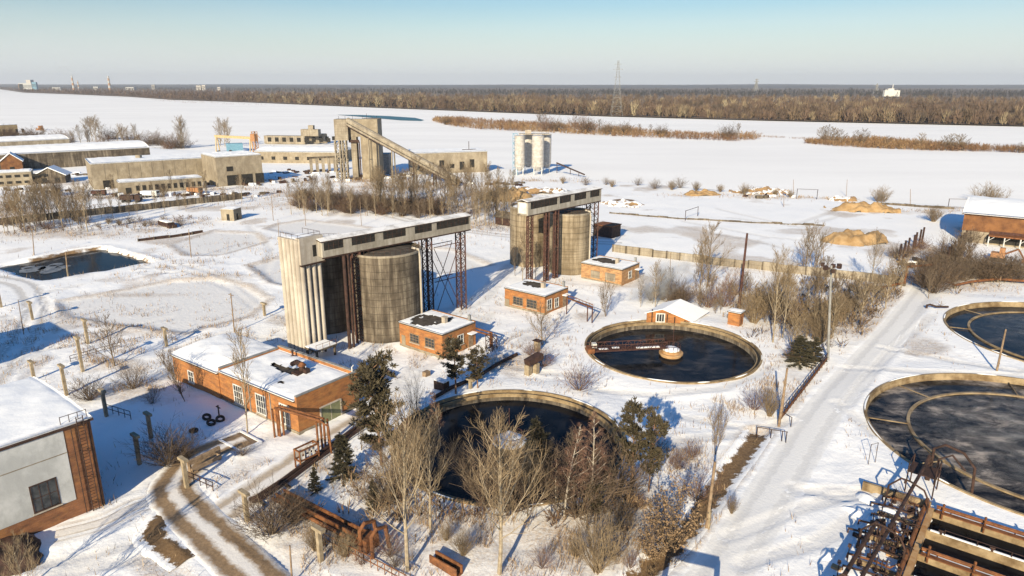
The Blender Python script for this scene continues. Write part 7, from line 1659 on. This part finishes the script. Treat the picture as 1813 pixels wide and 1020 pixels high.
# white building with masts beyond the wood
q = P(1577, 173); t = thing('white_building', 'white low building with a slim mast beyond the brown wood', 'building', (q.x, q.y, 0)); s = q.y / 1240
mb = MB(); mb.box(q + UP * 4, 26 * s, 12, 10 * s, None); mb.box(q + UP * (4 + 10 * s) + Vector((-2 * s, 0, 0)), 10 * s, 8, 3 * s); mb.build('wall', M['white_paint'], t)
mb = MB()
for dx_, hh_ in ((-10, 14), (1, 22), (9, 13)): mb.beam(q + Vector((dx_ * s, 0, 8 * s)), q + Vector((dx_ * s, 0, hh_ * s)), 1.0 * s)
mb.build('mast', M['white_paint'], t)
# town on the left horizon
def town(px, base, top, wpx, mat, label, dist=5200, extra=None, name='distant_block'):
    x = (px - 906.5) / FPX * (dist * CP + CAM_H * SP); z = Zat(px, top, dist); w = wpx / FPX * dist; t = thing(name, label, 'building', (x, dist, 0)); mb = MB(); mb.frame_box((x - w / 2, dist, 0), (w, 0, 0), (0, w * .6, 0), (0, 0, z)); mb.build('wall', M[mat], t)
    if extra: mb = MB(); mb.frame_box((x + w * .1, dist + 2, z), (w * .35, 0, 0), (0, w * .4, 0), (0, 0, w * .25)); mb.build('upper_block', M[extra], t)
    mb = MB()
    for k in range(3): mb.frame_box((x - w / 2 + 2, dist - 1.5, z * (.72 - .14 * k) - 1), (w - 4, 0, 0), (0, 1.3, 0), (0, 0, z * .05))
    mb.build('window_row', M['glass'], t)
town(46, 159, 147.5, 22, 'plaster', 'pale block of flats on the left horizon, widest of them', extra='silo_white'); town(62, 158, 145.5, 7, 'blue', 'narrow bluish slab beside the widest pale block on the horizon'); town(38, 159, 149, 8, 'orange_concrete', 'small reddish block at the left end of the horizon town')
town(272, 160, 150, 6, 'steel_grey', 'small grey block on the horizon between chimney and white blocks'); town(352, 161, 151.5, 8, 'silo_white', 'white block on the horizon, left of two together'); town(361, 160, 150.5, 6, 'silo_white', 'white taller block on the horizon, right of two together'); town(388, 162, 154, 5, 'silo_white', 'tiny white block on the horizon right of the white pair'); town(450, 166, 163, 14, 'silo_white', 'low white shed among the trees on the left far bank', 3300); town(100, 160, 155, 14, 'plaster', 'long low pale block among the trees of the horizon'); town(170, 160, 153.5, 8, 'plaster', 'pale block between the two chimneys on the horizon'); town(230, 160, 154.5, 14, 'plaster', 'low pale works right of the striped chimney')
def chimney(px, top, wpx, label, dist=5200):
    x = (px - 906.5) / FPX * (dist * CP + CAM_H * SP); z = Zat(px, top, dist); r0 = wpx / FPX * dist / 2; t = thing('factory_chimney', label, 'chimney', (x, dist, 0))
    for k in range(6):
        mb = MB(); mb.tube([(x, dist, z * k / 6), (x, dist, z * (k + 1) / 6)], [r0 * (1 - k * .07), r0 * (1 - (k + 1) * .07)], 14); mb.build('band', M['plaster'] if k % 2 else M['brick_tan'], t)
    return Vector((x, dist, z))
c1 = chimney(131, 134, 4.0, 'tall smoking chimney on the left horizon'); chimney(140, 142, 2.5, 'shorter thin chimney just right of the smoking one'); chimney(195, 134.5, 4.6, 'red and white striped chimney on the left horizon')
# ------------------------------------------------------------------ steam and smoke
def puff(name, label, c, size, dens, scale, rot=0, cut=.42):
    m = bpy.data.materials.new(name); m.use_nodes = True; nt = m.node_tree; nt.nodes.remove(nt.nodes['Principled BSDF']); v = N(nt, 'ShaderNodeVolumePrincipled'); v.inputs['Color'].default_value = (.95, .95, .96, 1); nt.links.new(v.outputs[0], nt.nodes['Material Output'].inputs['Volume'])
    tc = N(nt, 'ShaderNodeTexCoord'); p = tc.outputs['Object']; ln = N(nt, 'ShaderNodeVectorMath', operation='LENGTH'); nt.links.new(p, ln.inputs[0]); n1 = N(nt, 'ShaderNodeTexNoise'); n1.inputs['Scale'].default_value = scale; n1.inputs['Detail'].default_value = 4; n1.inputs['Distortion'].default_value = .8; nt.links.new(p, n1.inputs['Vector'])
    f = mth(nt, 'SUBTRACT', 1.0, ln.outputs['Value'], True); g = mth(nt, 'MULTIPLY', mth(nt, 'SUBTRACT', n1.outputs['Fac'], cut, True), 5.0); nt.links.new(mth(nt, 'MULTIPLY', mth(nt, 'MULTIPLY', f, g), dens), v.inputs['Density'])
    mb = MB(); mb.lathe([(0, -1)] + [(math.sin(math.pi * k / 10), -math.cos(math.pi * k / 10)) for k in range(1, 10)] + [(0, 1)], (0, 0, 0), 20, False); o = mb.build(name, m, None, local=True); o.location = c; o.scale = size; o.rotation_euler = (0, rot, 0); tag(o, label, 'steam', kind='stuff'); return o
q = P(1168, 545); puff('steam', 'pale steam drifting up beside the gable hut', (q.x + .5, q.y + 2, 5.0), (8.5, 4.5, 3.8), .7, 2.2, -.6)
puff('steam', 'low wisps of steam lying over the nearest right-hand tank', (TANKS[4][0] - 2, TANKS[4][1], .75), (19.5, 19.5, 1.4), .30, 6.5, 0, .53)
puff('steam', 'low wisps of steam lying over the farther right-hand tank', (TANKS[3][0] - 2, TANKS[3][1], .7), (18, 18, 1.2), .18, 6.0, 0, .53)
puff('smoke', 'thin smoke blowing left from the tall chimney', c1 + Vector((-55, 0, 55)), (90, 30, 35), .010, 2.0, .7)
hz = MB(); hz.frame_box((-13000, -60, -14), (26000, 0, 0), (0, 15500, 0), (0, 0, 240))
hm = bpy.data.materials.new('cold_air'); hm.use_nodes = True; nt = hm.node_tree; nt.nodes.remove(nt.nodes['Principled BSDF']); vp = N(nt, 'ShaderNodeVolumePrincipled'); vp.inputs['Color'].default_value = (.86, .90, .97, 1); vp.inputs['Density'].default_value = .00006; vp.inputs['Anisotropy'].default_value = .1; nt.links.new(vp.outputs[0], nt.nodes['Material Output'].inputs['Volume'])
tag(hz.build('haze', hm, None, local=True), 'thin cold haze over the river and plain', 'haze', kind='stuff')
